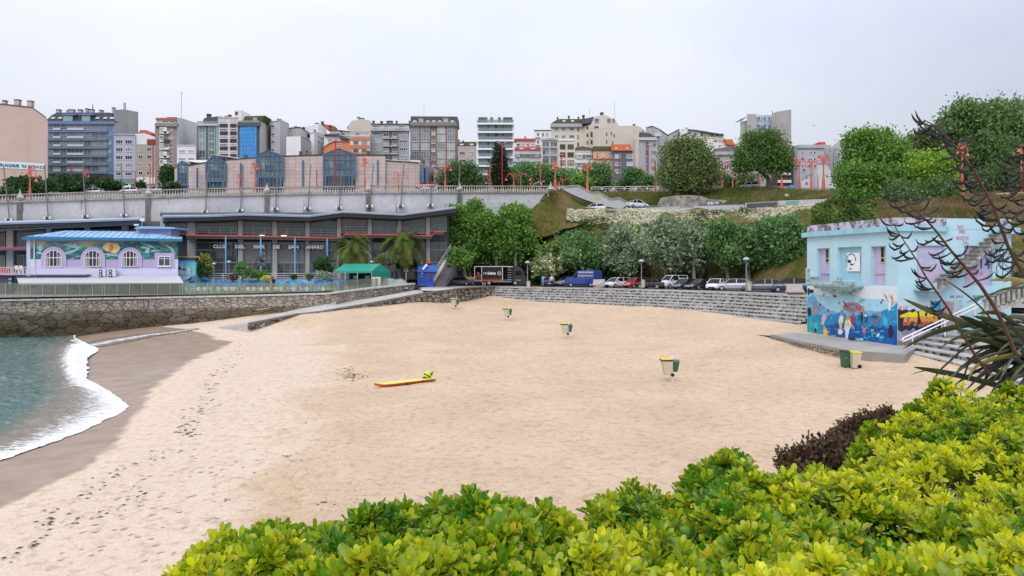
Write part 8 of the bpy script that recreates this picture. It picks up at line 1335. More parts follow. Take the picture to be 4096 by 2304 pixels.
    for s_ in (-1,1):
        m=MB();m.box(.455*L,.497*L,s_*w*.62-.16,s_*w*.62+.16,hood*.55*h,hood*.68*h);m.build('headlight',headl,T,origin=O0)
        m=MB();m.box(-.503*L,-.47*L,s_*w*.76-.11,s_*w*.76+.11,bk*.68*h,bk*.93*h);m.build('tail_light',tail,T,origin=O0)
        m=MB();m.box(.17*L,.21*L,s_*(w+.06)-.08,s_*(w+.06)+.08,bl*h*1.02,bl*h*1.02+.13);m.build('mirror',col,T,origin=O0)
    m=MB();m.box(.47*L,.506*L,-w*.45,w*.45,hood*.32*h,hood*.48*h);m.build('grille',blk,T,origin=O0)
    for x in (-.507*L,.508*L): m=MB();m.box(x-.012,x+.012,-.26,.26,.30*h,.37*h);m.build('number_plate',plate,T,origin=O0)
    m=MB();m.box(-.508*L,-.49*L,-w*.8,w*.8,.16*h,.27*h);m.box(.48*L,.503*L,-w*.75,w*.75,.14*h,.2*h);m.build('bumper_trim',blk,T,origin=O0)
    return T
pz=lambda py:F*(CZ-PZ5)/(py-HY)
cs=[('parked_car','dark grey sedan parked alone left of the truck',1833,1142,None,178,4.6,1.75,1.45,('slate',(.09,.10,.13)),'sedan'),
('parked_car','pale teal small car half hidden by the blue van',2272,1144,None,205,3.9,1.65,1.5,('teal',(.25,.36,.37)),'hatch'),
('parked_car','dark blue hatchback seen from behind with the two people beside it',2192,1146,None,95,4.1,1.7,1.5,('indigo',(.02,.025,.12)),'hatch'),
('parked_car','black hatchback between blue van and white hatchback',2430,1143,111,215,4.1,1.75,1.5,('black',(.015,.016,.02)),'hatch'),
('parked_car','white hatchback with angled front left of the red car',2470,1150.5,None,218,4.3,1.8,1.46,('white',(.68,.69,.72)),'hatch'),
('parked_car','bright red small car',2545,1152.5,None,212,3.9,1.7,1.5,('red',(.42,.012,.02)),'hatch'),
('parked_car','black sedan seen from behind next to the small white van',2607,1154,None,140,4.3,1.72,1.38,('black2',(.018,.018,.022)),'sedan'),
('parked_van','white high roofed passenger van',2690,1154,None,210,4.2,1.83,1.82,('white',(0,0,0)),'van'),
('parked_car','dark plum hatchback in front of the small white van',2745,1156.5,None,215,4.0,1.7,1.38,('plum',(.045,.035,.045)),'hatch'),
('parked_car','black sedan nose out between plum and white cars',2805,1158,None,212,4.6,1.78,1.42,('black',(0,0,0)),'sedan'),
('parked_car','white hatchback facing the beach right of the black sedans',2866,1160,None,236,4.0,1.75,1.46,('white',(0,0,0)),'hatch'),
('parked_car','silver hatchback seen from behind before the leaning trees',2932,1161.5,None,162,4.2,1.78,1.46,('silver',(.42,.43,.46)),'hatch'),
('parked_car','blue grey estate car right of the third park lamp',3045,1165.5,None,158,4.5,1.8,1.5,('bluegrey',(.10,.125,.16)),'wagon'),
('parked_car','navy family car nearest the painted building',3160,1168.5,None,160,4.2,1.8,1.66,('navy',(.04,.05,.10)),'mpv')]
pmc={}
for nm,lab,px,pyb,Y,hd,L_,W_,H_,(k,c),kd in cs:
    if k not in pmc: pmc[k]=paintm(k,c)
    car(nm,lab,px,pyb,Y or pz(pyb),hd,L_,W_,H_,pmc[k],kd,cat='car' if nm=='parked_car' else 'van')
for lab,px,pyb,Y,hd,k,kd in (('white hatchback on the lower road above the cream flowers',2380,848,133,165,'white','hatch'),('white car at the foot of the hill stair',2548,833,132,20,'white','sedan'),('silver car on the upper road right of the round tree',2996,758,149,170,'silver','hatch')): car('road_car',lab,px,pyb,Y,hd,4.1,1.75,1.5,pmc[k],kd,group='cars on the upper roads')
for lab,px,pyb,Y,hd,k,kd in (('white van parked on the street behind the balustrade before the lavender house',515,757,200,175,'white','van'),('white car seen between balusters below the blue block',372,782,150,175,'white','hatch'),('white car seen between balusters below the taupe house',520,778,150,178,'white','hatch'),('silver car seen through the balusters beside the small dark tree',625,775,150,180,'silver','hatch'),('dark car on the street before the blue block',375,760,190,180,'black','sedan'),('white car among the balusters near the museum end',1712,762,150,180,'white','hatch'),('red car just above the balustrade right of the museum',1705,757,150,178,'red','hatch'),('white car at the left edge behind the balusters',18,805,125,178,'white','hatch')): car('road_car',lab,px,pyb,Y,hd,4.2,1.75,1.5,pmc[k],kd,group='cars on the upper roads')
bv=paintm('vanblue',(.012,.045,.26));YV=pz(1147.5);T=thing('delivery_van','blue delivery van lettered PATATAS','van',P(2327,1147.5,YV));vx=lambda a:X(a,YV)-X(2327,YV);sv=YV/F;zz=lambda c:(1147.5-c)*sv;wv=2.0
m=MB();prof=[(2404,1143),(2404,1084),(2398,1081.5),(2312,1081.5),(2304,1086),(2288,1106),(2262,1115),(2254,1120),(2252,1143)];m.ext([(vx(a),-wv/2,zz(c)) for a,c in prof],(0,wv,0));o=m.build('body',bv,T,origin=O0)
m=MB();m.ext([(vx(a),-wv/2-.012,zz(c)) for a,c in [(2306,1092),(2306,1108),(2289,1110),(2301,1093)]],(0,.01,0));m.build('side_window',cgl,T,origin=O0)
m=MB();m.hexa([(vx(2287)-.03,-wv*.42,zz(1107)),(vx(2287)-.03,wv*.42,zz(1107)),(vx(2303)-.03,wv*.42,zz(1087)),(vx(2303)-.03,-wv*.42,zz(1087))],[(vx(2287)-.05,-wv*.42,zz(1107)+.02),(vx(2287)-.05,wv*.42,zz(1107)+.02),(vx(2303)-.05,wv*.42,zz(1087)+.02),(vx(2303)-.05,-wv*.42,zz(1087)+.02)]);m.build('windscreen',cgl,T,origin=O0)
for a in (2281,2359):
    for s_ in (-1,1): m=MB();m.tube([(vx(a),s_*(wv/2-.2),.34),(vx(a),s_*(wv/2+.02),.34)],.34,14);wh=m.build('wheel',tyre,T,origin=O0);m=MB();m.tube([(vx(a),s_*wv/2,.34),(vx(a),s_*(wv/2+.03),.34)],.19,10);m.build('rim',rimm,wh,origin=O0)
m=MB();m.box(vx(2252)-.05,vx(2404)+.05,-wv/2-.02,wv/2+.02,.25,.5);m.build('lower_trim',blk,T,origin=O0);m=MB();m.box(vx(2374),vx(2403),-wv/2-.015,-wv/2-.002,zz(1140),zz(1084));m.build('rear_panel',M('car_vanblue2',(.008,.03,.17),.3,0),T,origin=O0);m=MB();m.box(vx(2371),vx(2374),-wv/2-.03,-wv/2+.1,zz(1126),zz(1115));m.build('tail_light',tail,T,origin=O0);m=MB();m.box(vx(2252)-.03,vx(2256),-wv*.42,-wv*.2,zz(1128),zz(1120));m.build('headlight',headl,T,origin=O0);m=MB();m.box(vx(2296),vx(2300),-wv/2-.2,-wv/2,zz(1110),zz(1102));m.build('mirror',blk,T,origin=O0)
Lx=lambda s_,a,c,y0,y1,mt_,nm='lettering':text(nm,s_,vx(c)-vx(a),(y1-y0)*sv,mt_,T,Matrix(((1,0,0,X(a,YV)),(0,0,-1,YV-wv/2-.02),(0,1,0,P(a,y1,YV).z),(0,0,0,1))),.006,.03)
Lx('PATATAS',2312,2368,1086,1092.5,white);Lx('González Rodríguez',2309,2368,1099,1107,M('letter_yellow',(.62,.66,.30),.5,0));Lx('FRUTAS  Y  VERDURAS',2311,2367,1110.5,1112.8,M('letter_red',(.5,.03,.12),.5,0))
YT2=pz(1142);T=thing('drinks_truck','black curtain sided drinks truck with red crates and white lettering','truck',P(2003,1142,YT2));st_=YT2/F;tx=lambda a:X(a,YT2)-X(2003,YT2);tz=lambda c:(1142-c)*st_;wt=2.4;yf=-wt/2;ktr=M('truck_black',(.04,.042,.05),.35,.1,1)
m=MB();m.box(tx(1900),tx(2052),yf+.05,wt/2,tz(1124),tz(1121));m.box(tx(1900),tx(2052),wt/2-.05,wt/2,tz(1122),tz(1065));m.box(tx(1900),tx(2052),yf,wt/2,tz(1067.5),tz(1065));m.box(tx(2048),tx(2052),yf,wt/2,tz(1122),tz(1067));m.build('cargo_box',M('cargo_black',(.03,.03,.035),.6,.1),T,origin=O0)
m=MB()
for a,c,y0,y1 in ((1899,2052,1065,1067.5),(1899,1901.5,1067,1124),(1927,1929,1069,1122),(2009,2011.5,1069,1122),(1899,2010,1122,1124)): m.box(tx(a),tx(c),yf-.05,yf+.03,tz(y1),tz(y0))
m.build('white_frame',white,T,origin=O0);m=MB();n_=24
for i in range(n_): a=1930+79*i/n_;c=1930+79*(i+1)/n_;m.quad((tx(a),yf-.02-.06*(i%2),tz(1121)),(tx(c),yf-.02-.06*((i+1)%2),tz(1121)),(tx(c),yf-.02-.06*((i+1)%2),tz(1069)),(tx(a),yf-.02-.06*(i%2),tz(1069)))
cu_=m.build('side_curtain',M('curtain_black',(.025,.025,.035),.5,.2,2),T,origin=O0);m=MB();m.box(tx(1929),tx(2009),yf-.10,yf-.085,tz(1120),tz(1114));m.build('red_stripe',M('stripe_red',(.30,.02,.03),.5,.2,3),T,origin=O0);m=MB();m.box(tx(1929),tx(2009),yf-.105,yf-.09,tz(1123.5),tz(1121.5));m.build('amber_strip',M('amber',(.55,.33,.03),.5,0),T,origin=O0)
for s_,a,c,y0,y1 in (('r a',1936,1947,1089,1097),('Galicia',1950,1984,1087,1098)): text('lettering',s_,tx(c)-tx(a),(y1-y0)*st_,white,T,Matrix(((1,0,0,X(a,YT2)),(0,0,-1,YT2+yf-.11),(0,1,0,P(a,y1,YT2).z),(0,0,0,1))),.008,.045)
m=MB();m.tube([(tx(1998),yf-.13,tz(1093)),(tx(1998),yf-.1,tz(1093))],8.5*st_,16);em=m.build('emblem',M('emblem_pink',(.55,.40,.42),.6,.1,3),T,origin=O0)
for k in range(5): a=k*1.257+.3;m=MB();m.bar((tx(1998),yf-.14,tz(1093)),(tx(1998)+math.cos(a)*.55,yf-.14,tz(1093)+math.sin(a)*.6),.13,.02);m.build('emblem_ray',M('emblem_dark',(.22,.02,.05),.6,0),em,origin=O0)
m=MB();m.ext([(tx(a),yf+.1,tz(c)) for a,c in [(2054,1140),(2054,1070),(2060,1063),(2080,1068),(2092,1080),(2099,1102),(2106,1110),(2106,1138)]],(0,wt-.2,0));m.build('cab',ktr,T,origin=O0);m=MB();m.ext([(tx(a),yf+.08,tz(c)) for a,c in [(2061,1083),(2082,1083),(2088,1100),(2061,1101)]],(0,.015,0));m.build('side_window',cgl,T,origin=O0);m=MB();m.ext([(tx(a),yf+.075,tz(c)) for a,c in [(2055,1119),(2084,1119),(2082,1122),(2055,1122)]],(0,.02,0));m.build('amber_strip',MC['amber'],T,origin=O0)
m=MB();m.hexa([(tx(2093)+.03,yf+.3,tz(1081)),(tx(2093)+.03,wt/2-.3,tz(1081)),(tx(2100)+.03,wt/2-.3,tz(1103)),(tx(2100)+.03,yf+.3,tz(1103))],[(tx(2093)+.06,yf+.3,tz(1081)),(tx(2093)+.06,wt/2-.3,tz(1081)),(tx(2100)+.06,wt/2-.3,tz(1103)),(tx(2100)+.06,yf+.3,tz(1103))]);m.build('windscreen',cgl,T,origin=O0)
for a in (1957,2061):
    for s_ in (-1,1): m=MB();m.tube([(tx(a),s_*(wt/2-.35),.45),(tx(a),s_*(wt/2+.0),.45)],.45,14);wh=m.build('wheel',tyre,T,origin=O0);m=MB();m.tube([(tx(a),s_*wt/2,.45),(tx(a),s_*(wt/2+.03),.45)],.24,10);m.build('rim',rimm,wh,origin=O0)
m=MB();m.box(tx(1901),tx(2050),-.5,.5,.5,.75);m.box(tx(1972),tx(2046),yf-.02,yf+.05,.55,.68);m.box(tx(1972),tx(2046),yf-.02,yf+.05,.85,.92);m.build('chassis',M('chassis_grey',(.3,.3,.31),.5,.1),T,origin=O0);m=MB()
for i in range(6): y=1071+i*9;m.box(tx(2030),tx(2046),yf-.02,yf+.02,tz(y+1.2),tz(y))
m.build('rack',steel,T,origin=O0)
k=0
for a,n_ in ((1908,2),(1914,4),(1920,3)):
    for j in range(n_): t=thing('drinks_crate','red drinks crate stacked in the open rear of the truck','crate',P(2003,1142,YT2)+V3((tx(a),yf+.5,tz(1121.0)+j*.33)),'red crates in the truck');m=MB();m.box(-.22,.22,-.18,.18,0,.29);m.build('crate_shell',M('crate_red',(.45,.02,.03),.5,.15,5),t,origin=O0);m=MB();m.box(-.1,.1,-.2,-.181,.17,.23);m.build('handle_slot',M('slot',(.6,.4,.4),.5,0),t,origin=O0)
for i,a in enumerate((1932,1941)): t=thing('beer_keg','steel keg under the curtain side, '+('left' if i==0 else 'right')+' one','keg',P(2003,1142,YT2)+V3((tx(a),yf+.2,.05)));m=MB();m.lathe([(.14,0),(.16,.05),(.16,.5),(.13,.55)],(0,0,0),10);m.build('keg_body',rimm,t,origin=O0)
T=thing('waste_container','beige waste container with yellow lid beside the grey sedan','container',P(1880,1141,116.5));m=MB();p=P(1880,1141,116.5);m.hexa([(p.x-.65,p.y-.5,p.z+.1),(p.x+.65,p.y-.5,p.z+.1),(p.x+.65,p.y+.5,p.z+.1),(p.x-.65,p.y+.5,p.z+.1)],[(p.x-.75,p.y-.6,p.z+1.1),(p.x+.75,p.y-.6,p.z+1.1),(p.x+.75,p.y+.6,p.z+1.1),(p.x-.75,p.y+.6,p.z+1.1)]);m.build('container_body',M('bin_beige',(.52,.46,.35),.6,.08,2),T);m=MB();m.tube([(p.x-.78,p.y,p.z+1.12),(p.x+.78,p.y,p.z+1.12)],.25,10);m.build('lid',M('lid_yellow',(.68,.50,.03),.5,.05),T)
for px,py,Y,lab in ((2110,1150,104,'beige litter bin on the lamp by the truck'),(2569,1147,97.6,'beige litter bin hung on the middle park lamp'),(2994,1159,84.6,'beige litter bin hung on the right park lamp')):
    p=P(px+4,py,Y-.25);t=thing('litter_bin',lab,'litter bin',p,'litter bins on lamps');m=MB();m.lathe([(.22,-.1),(.27,.75)],p,10);m.build('bin_body',M('bin_beige',(0,0,0)),t);m=MB();m.lathe([(.28,.76),(.3,.82),(.2,.95)],p,10);m.build('bin_lid',M('bin_green_top',(.2,.35,.2),.6,0),t)
bst_=M('bench_stone',(.46,.43,.39),.85,.2,3)
for px,py,Y,lab in ((2395,1150,101,'stone bench at the top of the steps behind the blue van'),(3180,1181,76,'stone bench at the top of the steps beside the painted building')):
    p=P(px,py,Y);t=thing('stone_bench',lab,'bench',p,'stone benches on the promenade');s=.88;m=MB();m.box(p.x-s*.8,p.x+s*.8,p.y-.25,p.y+.3,p.z-.3,p.z+.3);m.build('plinth',M('bench_dark',(.16,.13,.11),.9,.2,3),t);m=MB();m.box(p.x-s,p.x+s,p.y-.35,p.y+.35,p.z+.3,p.z+.5);m.build('seat',bst_,t);m=MB();m.hexa([(p.x-s*.9,p.y+.2,p.z+.5),(p.x+s,p.y+.2,p.z+.5),(p.x+s,p.y+.4,p.z+.5),(p.x-s*.9,p.y+.4,p.z+.5)],[(p.x-s*.8,p.y+.3,p.z+1.1),(p.x+s,p.y+.3,p.z+1.15),(p.x+s,p.y+.5,p.z+1.15),(p.x-s*.8,p.y+.5,p.z+1.1)]);m.build('backrest',bst_,t)
# ================= beach bins
bgn=M('bin_green',(.03,.11,.06),.5,.08,3);bbg=M('bin_beige',(0,0,0));blid=M('lid_yellow',(0,0,0));bdk=M('lid_dark',(.035,.035,.03),.6,0)
def beachbin(px,pyb,Y,label,rz=0):
    T=thing('beach_bin_post',label,'bins',P(px,pyb,Y),'bin pairs on posts across the sand',rz);O=(0,0,0)
    m=MB();m.box(-.035,.035,-.035,.035,-.3,1.62);m.build('post',white,T,origin=O)
    m=MB();m.hexa([(-.50,-.22,.42),(-.06,-.22,.42),(-.06,.22,.42),(-.50,.22,.42)],[(-.68,-.29,1.28),(-.05,-.29,1.28),(-.05,.29,1.28),(-.68,.29,1.28)]);bd=m.build('beige_bin',bbg,T,origin=O)
    m=MB();m.hexa([(-.72,-.31,1.29),(-.04,-.31,1.29),(-.04,.31,1.29),(-.72,.31,1.29)],[(-.78,-.30,1.38),(-.04,-.31,1.38),(-.04,.31,1.38),(-.78,.30,1.38)]);m.build('bin_rim',bdk,bd,origin=O)
    m=MB();m.hexa([(-.70,-.28,1.381),(-.08,-.28,1.381),(-.08,.28,1.381),(-.70,.28,1.381)],[(-.60,-.22,1.46),(-.14,-.22,1.43),(-.14,.22,1.43),(-.60,.22,1.46)]);m.build('lid',blid,bd,origin=O)
    m=MB();m.tube([(-.05,-.27,.45),(-.05,-.21,.45)],.11,14);m.build('wheel',tyre,bd,origin=O);m=MB();m.tube([(-.05,.21,.45),(-.05,.27,.45)],.11,14);m.build('wheel',tyre,bd,origin=O)
    m=MB();m.box(-.52,-.42,-.262,-.255,.93,1.12);m.build('sticker',white,bd,origin=O)
    m=MB();m.hexa([(.07,-.14,.62),(.28,-.14,.62),(.28,.14,.62),(.07,.14,.62)],[(.05,-.18,1.22),(.40,-.18,1.22),(.40,.18,1.22),(.05,.18,1.22)]);g_=m.build('green_bin',bgn,T,origin=O);m=MB();m.hexa([(.03,-.20,1.221),(.42,-.20,1.221),(.42,.20,1.221),(.03,.20,1.221)],[(.06,-.15,1.36),(.36,-.15,1.36),(.36,.15,1.36),(.06,.15,1.36)]);m.build('lid',M('green_lid',(.06,.18,.11),.5,.1),g_,origin=O);return T
b0=beachbin(2690,1526,44.7,'nearest beige and green bin pair on a white post, lower right on the sand')
for px,py,z,lab in ((2273,1354,1.45,'third bin pair on its post, in the middle of the sand'),(2035,1281,2.,'second farthest bin pair on its post'),(1825,1241,2.5,'farthest bin pair on its post, below the stone wall end')):
    p=PZ(px,py,z);dup(b0,None,(p.x,p.y,sandz(p.x,p.y)-.02),.0,lab)
p=b0.location;b0.location.z=sandz(p.x,p.y)-.02
for nm,px,dy,cb,lab in (('wheelie_bin',3394,.35,bgn,'green wheeled bin standing by the platform wall behind the beige one'),('wheelie_bin',3418,0,bbg,'beige wheeled bin with yellow lid by the platform wall')):
    p=PZ(px,1457,1.88);p.y+=dy;p.z=sandz(p.x,p.y)-.02;t=thing(nm,lab,'bin',p,'wheeled bins by the platform');m=MB();m.hexa([(-.22,-.25,.03),(.22,-.25,.03),(.22,.25,.03),(-.22,.25,.03)],[(-.27,-.33,1.),(.30,-.33,1.),(.30,.33,1.),(-.27,.33,1.)]);m.build('bin_body',cb,t,origin=O0);m=MB();m.hexa([(-.30,-.36,1.),(.34,-.36,1.),(.34,.36,1.),(-.30,.36,1.)],[(-.26,-.32,1.10),(.32,-.32,1.06),(.32,.32,1.06),(-.26,.32,1.10)]);m.build('lid',blid if cb is bbg else bdk,t,origin=O0);m=MB();m.tube([(.2,-.29,.13),(.2,-.22,.13)],.13,12);m.build('wheel',tyre,t,origin=O0);m=MB();m.box(-.18,-.06,-.30,-.27,.62,.80);m.build('sticker',white,t,origin=O0)
pA,pB=PZ(1497,1549,.95),PZ(1737,1522,1.0);d=(pB-pA);Lb=d.length;T=thing('rescue_board','long yellow rescue board with red orange sides lying on the sand','rescue board',(pA+pB)/2);u=d.normalized();v=V3((-u.y,u.x,0));yel=M('board_yellow',(.72,.60,.16),.45,.08,3);ored=M('board_red',(.55,.10,.02),.45,.1,3)
def hull(z0,z1,w0,w1,n_=22):
    V=[];Fq=[]
    for i in range(n_+1):
        f=i/n_;wf=(min(1,(f/.28)**.6) if f<.28 else 1-.25*((f-.28)/.72)**2);wf=max(wf,.08);wf*= 1 if f<.97 else .8;up=.12*max(0,(.15-f)/.15)**1.5;c=pA+d*f;gz_=sandz(c.x,c.y)
        for s_,ww,z in ((-1,w0,z0),(-1,w1,z1),(1,w1,z1),(1,w0,z0)): V.append(V3((c.x,c.y,gz_+z+up))+v*s_*ww*wf)
    for i in range(n_):
        for j in range(4): a=i*4+j;b_=i*4+(j+1)%4;Fq.append((a,b_,b_+4,a+4))
    Fq+=[(0,1,2,3),(n_*4+3,n_*4+2,n_*4+1,n_*4)];return V,Fq
m=MB();m.add(*hull(.04,.17,.24,.33));m.build('hull',ored,T);m=MB();m.add(*hull(.172,.235,.335,.26));m.build('deck',yel,T)
for f in (.50,.76): m=MB();c=pA+d*f-v*-.0;s_=-1 if v.y>0 else 1;q=c+v*s_*.34;q.z=sandz(c.x,c.y)+.12;m.box(q.x-.05,q.x+.05,q.y-.03,q.y+.02,q.z-.04,q.z+.05);m.build('side_handle',blk,T)
c=pA+d*.88;c.z=sandz(c.x,c.y)+.235;t=thing('rescue_bag','fluorescent yellow and black bag on the board end','bag',c);m=MB();m.lathe([(.16,0),(.24,.08),(.26,.22),(.17,.36),(.05,.40)],c,9);m.build('bag_body',M('fluo',(.52,.68,.03),.6,.15,6),t);m=MB();m.ext([c+V3((-.33,-.1,.02)),c+V3((-.05,-.26,.0)),c+V3((-.1,-.2,.14))],(0,.1,0));m.ext([c+V3((.14,-.1,.2)),c+V3((.36,-.05,.42)),c+V3((.3,-.05,.15))],(0,.1,0));m.tube([c+V3((-.2,-.2,.3)),c+V3((.05,-.27,.2)),c+V3((.2,-.2,.05))],.03,5);m.build('fin_strap',blk,t)
# ================= people
skin=M('skin',(.42,.24,.17),.6,.05)
def person(label,base,joints,radii,rz,clothes,group=None):
    """one skinned body;joints metres, clothes = list of (name, bone pts, radii, material)"""
    T=thing('person',label,'person',base,group,rz);ed=[('pel','chest'),('chest','neck'),('neck','head'),('pel','hipL'),('hipL','kneeL'),('kneeL','ankL'),('ankL','toeL'),('pel','hipR'),('hipR','kneeR'),('kneeR','ankR'),('ankR','toeR'),('chest','shL'),('shL','elL'),('elL','wrL'),('wrL','haL'),('chest','shR'),('shR','elR'),('elR','wrR'),('wrR','haR')]
    ks=list(joints);me=bpy.data.meshes.new('body');me.from_pydata([joints[k] for k in ks],[(ks.index(a),ks.index(b_)) for a,b_ in ed],[]);o=bpy.data.objects.new('body',me);COL.objects.link(o);md=o.modifiers.new('s','SKIN');o.modifiers.new('ss','SUBSURF').levels=1
    for i,k in enumerate(ks): me.skin_vertices[0].data[i].radius=(radii[k],radii[k]*.85)
    me.skin_vertices[0].data[ks.index('pel')].use_root=True
    bpy.context.view_layer.update();nm=bpy.data.meshes.new_from_object(o.evaluated_get(bpy.context.evaluated_depsgraph_get()));bpy.data.objects.remove(o);nm.materials.clear();nm.materials.append(skin);b_=bpy.data.objects.new('body',nm);COL.objects.link(b_);b_.parent=T
    for nme,segs,mt_ in clothes:
        m=MB()
        for pts,rr in segs: m.tube([joints[p] if isinstance(p,str) else p for p in pts],rr,9)
        m.build(nme,mt_,T,origin=O0,smooth=True)
    return T
J=lambda **k:{**dict(pel=(0,0,.95),chest=(0,0,1.32),neck=(0,0,1.5),head=(0,-.02,1.66),hipL=(-.1,0,.9),kneeL=(-.11,-.03,.5),ankL=(-.11,.02,.09),toeL=(-.12,-.14,.04),hipR=(.1,0,.9),kneeR=(.11,-.03,.5),ankR=(.11,.02,.09),toeR=(.12,-.14,.04),shL=(-.19,0,1.42),elL=(-.25,.02,1.13),wrL=(-.26,-.1,.88),haL=(-.26,-.14,.8),shR=(.19,0,1.42),elR=(.25,.02,1.13),wrR=(.26,-.1,.88),haR=(.26,-.14,.8)),**k}
RD_=dict(pel=.15,chest=.16,neck=.06,head=.105,hipL=.1,kneeL=.065,ankL=.045,toeL=.035,hipR=.1,kneeR=.065,ankR=.045,toeR=.035,shL=.065,elL=.045,wrL=.035,haL=.035,shR=.065,elR=.045,wrR=.035,haR=.035)
def dress(j,top,bot,hair,sh=None,long_=True,sleeves=True):
    leg=[(['hipL','kneeL','ankL'] if long_ else ['hipL','kneeL'],[.12,.085,.07] if long_ else [.125,.10]),(['hipR','kneeR','ankR'] if long_ else ['hipR','kneeR'],[.12,.085,.07] if long_ else [.125,.10]),(['hipL','pel','hipR'],[.13,.17,.13])]
    tp=[(['pel','chest','neck'],[.185,.20,.085]),(['shL','shR'],[.09,.09])]+([(['shL','elL','wrL'],[.085,.065,.05]),(['shR','elR','wrR'],[.085,.065,.05])] if sleeves else [(['shL','elL'],[.085,.07]),(['shR','elR'],[.085,.07])])
    hx=V3(j['head']);return [('trousers' if long_ else 'shorts',leg,bot),('jacket' if sleeves else 'shirt',tp,top),('hair',[([tuple(hx+V3((0,.02,-.03))),tuple(hx+V3((0,.02,.06))),tuple(hx+V3((0,.01,.125)))],[.11,.125,.05])],hair),('shoes',[(['ankL','toeL'],[.06,.045]),(['ankR','toeR'],[.06,.045])],sh or blk)]
hd_=M('hair_dark',(.04,.03,.025),.8,0);hg=M('hair_grey',(.35,.33,.31),.8,0)
j=J(chest=(-.06,.08,1.28),neck=(-.02,.25,1.40),head=(0,.36,1.45),shL=(-.2,.16,1.35),shR=(.16,.18,1.35),elL=(-.2,.38,1.15),elR=(.2,.40,1.15),wrL=(-.15,.55,1.05),wrR=(.15,.57,1.05),haL=(-.14,.63,1.03),haR=(.14,.65,1.03));YB=pz(1148)
person('person in a pale blue shirt and turquoise shorts leaning to the open car',P(2172,1146,107.5),j,RD_,math.radians(-25),dress(j,M('shirt_blue',(.26,.38,.55),.8,.05),M('shorts_turq',(.02,.38,.45),.8,.05),hd_,long_=False,sleeves=False))
j=J(kneeL=(-.11,-.14,.52),ankL=(-.11,-.06,.09),toeL=(-.12,-.22,.05),ankR=(.11,.16,.12),toeR=(.12,.02,.04),elR=(.22,-.1,1.15),wrR=(.12,-.3,1.15),haR=(.08,-.36,1.18),head=(0,-.06,1.64));person('person in a cream jacket and dark trousers walking past the blue car',P(2207,1148.5,104.5),j,RD_,math.radians(20),dress(j,M('jacket_cream',(.58,.52,.42),.85,.06),M('trousers_navy',(.03,.03,.05),.85,0),hg))
j=J();YQ=97
for px,py,Y,lab,tc_,rz_ in ((1083,1134,100.,'person with pink top standing behind the glass by the yellow bush',(.55,.25,.22),0),(1092,1134,99.6,'person in black beside the pink topped one on the terrace',(.03,.03,.035),.5),(2531,836,131.,'person in a dark jacket at the foot of the hill stair',(.06,.07,.15),.3),(1758,757,141,'small dark figure walking behind the balustrade by the museum end',(.04,.04,.05),1.4),(2166,762,138,'person walking behind the last balusters',(.3,.3,.33),1.2),(2180,862,128.,'person sitting low among the rocks under the mound',(.12,.03,.04),.3)):
    person(lab,P(px,py,Y) if py!=1134 else V3((X(px,Y),Y,zf+.35)),j,RD_,rz_,dress(j,M('top%d'%px,tc_,.85,0),M('trousers_navy',(0,0,0)),hd_))
# ================= foreground planting
CRS=[(560,2400,3.8),(640,2310,3.9),(760,2190,4.1),(950,2125,4.2),(1150,2080,4.3),(1400,2040,4.3),(1550,2000,4.4),(1750,2005,4.2),(1950,1975,4.),(2120,1985,4.),(2230,2090,4.1),(2330,2090,4.4),(2400,2010,4.8),(2560,1905,5.2),(2700,1935,5.2),(2830,1870,5.),(2960,1825,5.),(3080,1880,5.),(3200,1905,5.2),(3330,1875,5.6),(3450,1805,6.),(3520,1690,6.3),(3620,1610,6.5),(3720,1535,6.6),(3840,1505,6.6),(3950,1545,6.6),(4096,1515,6.5),(4600,1500,6.5)]
cpy=lambda a:np.interp(a-90*np.clip((1500-a)/900,0,1),[q[0] for q in CRS],[q[1]+48 for q in CRS]);cY=lambda a:np.interp(a,[q[0] for q in CRS],[q[2] for q in CRS])
V=[];nx=60
for i in range(nx):
    px=450+i*75
    for Y,z in ((.8,5.9),(2.5,5.9),(4.5,5.8),(6.6,5.6),(8.,4.2),(10.5,1.6),(12.5,.4)): V.append((X(px,6),Y,z-1.2*min(1,max(0,(1500-px)/600))))
tag(npmesh('hedge_bank',np.array(V),grid_faces(nx,7),M('dark_soil',(.04,.032,.022),.95,.3,6)),'dark earth bank under the foreground hedge','ground',kind='structure')
lt=np.array([(0,0,0),(0,.62,-.02),(0,1,.0),(-.07,.3,.015),(-.185,.72,.04),(-.11,.95,.03),(.07,.3,.015),(.185,.72,.04),(.11,.95,.03)]);lf=np.array([(0,1,4,3),(1,2,5,4),(0,6,7,1),(1,7,8,2)])
HEDGE=attr_mat('hedge_leaf',.32,trans=.48,spec=.5)
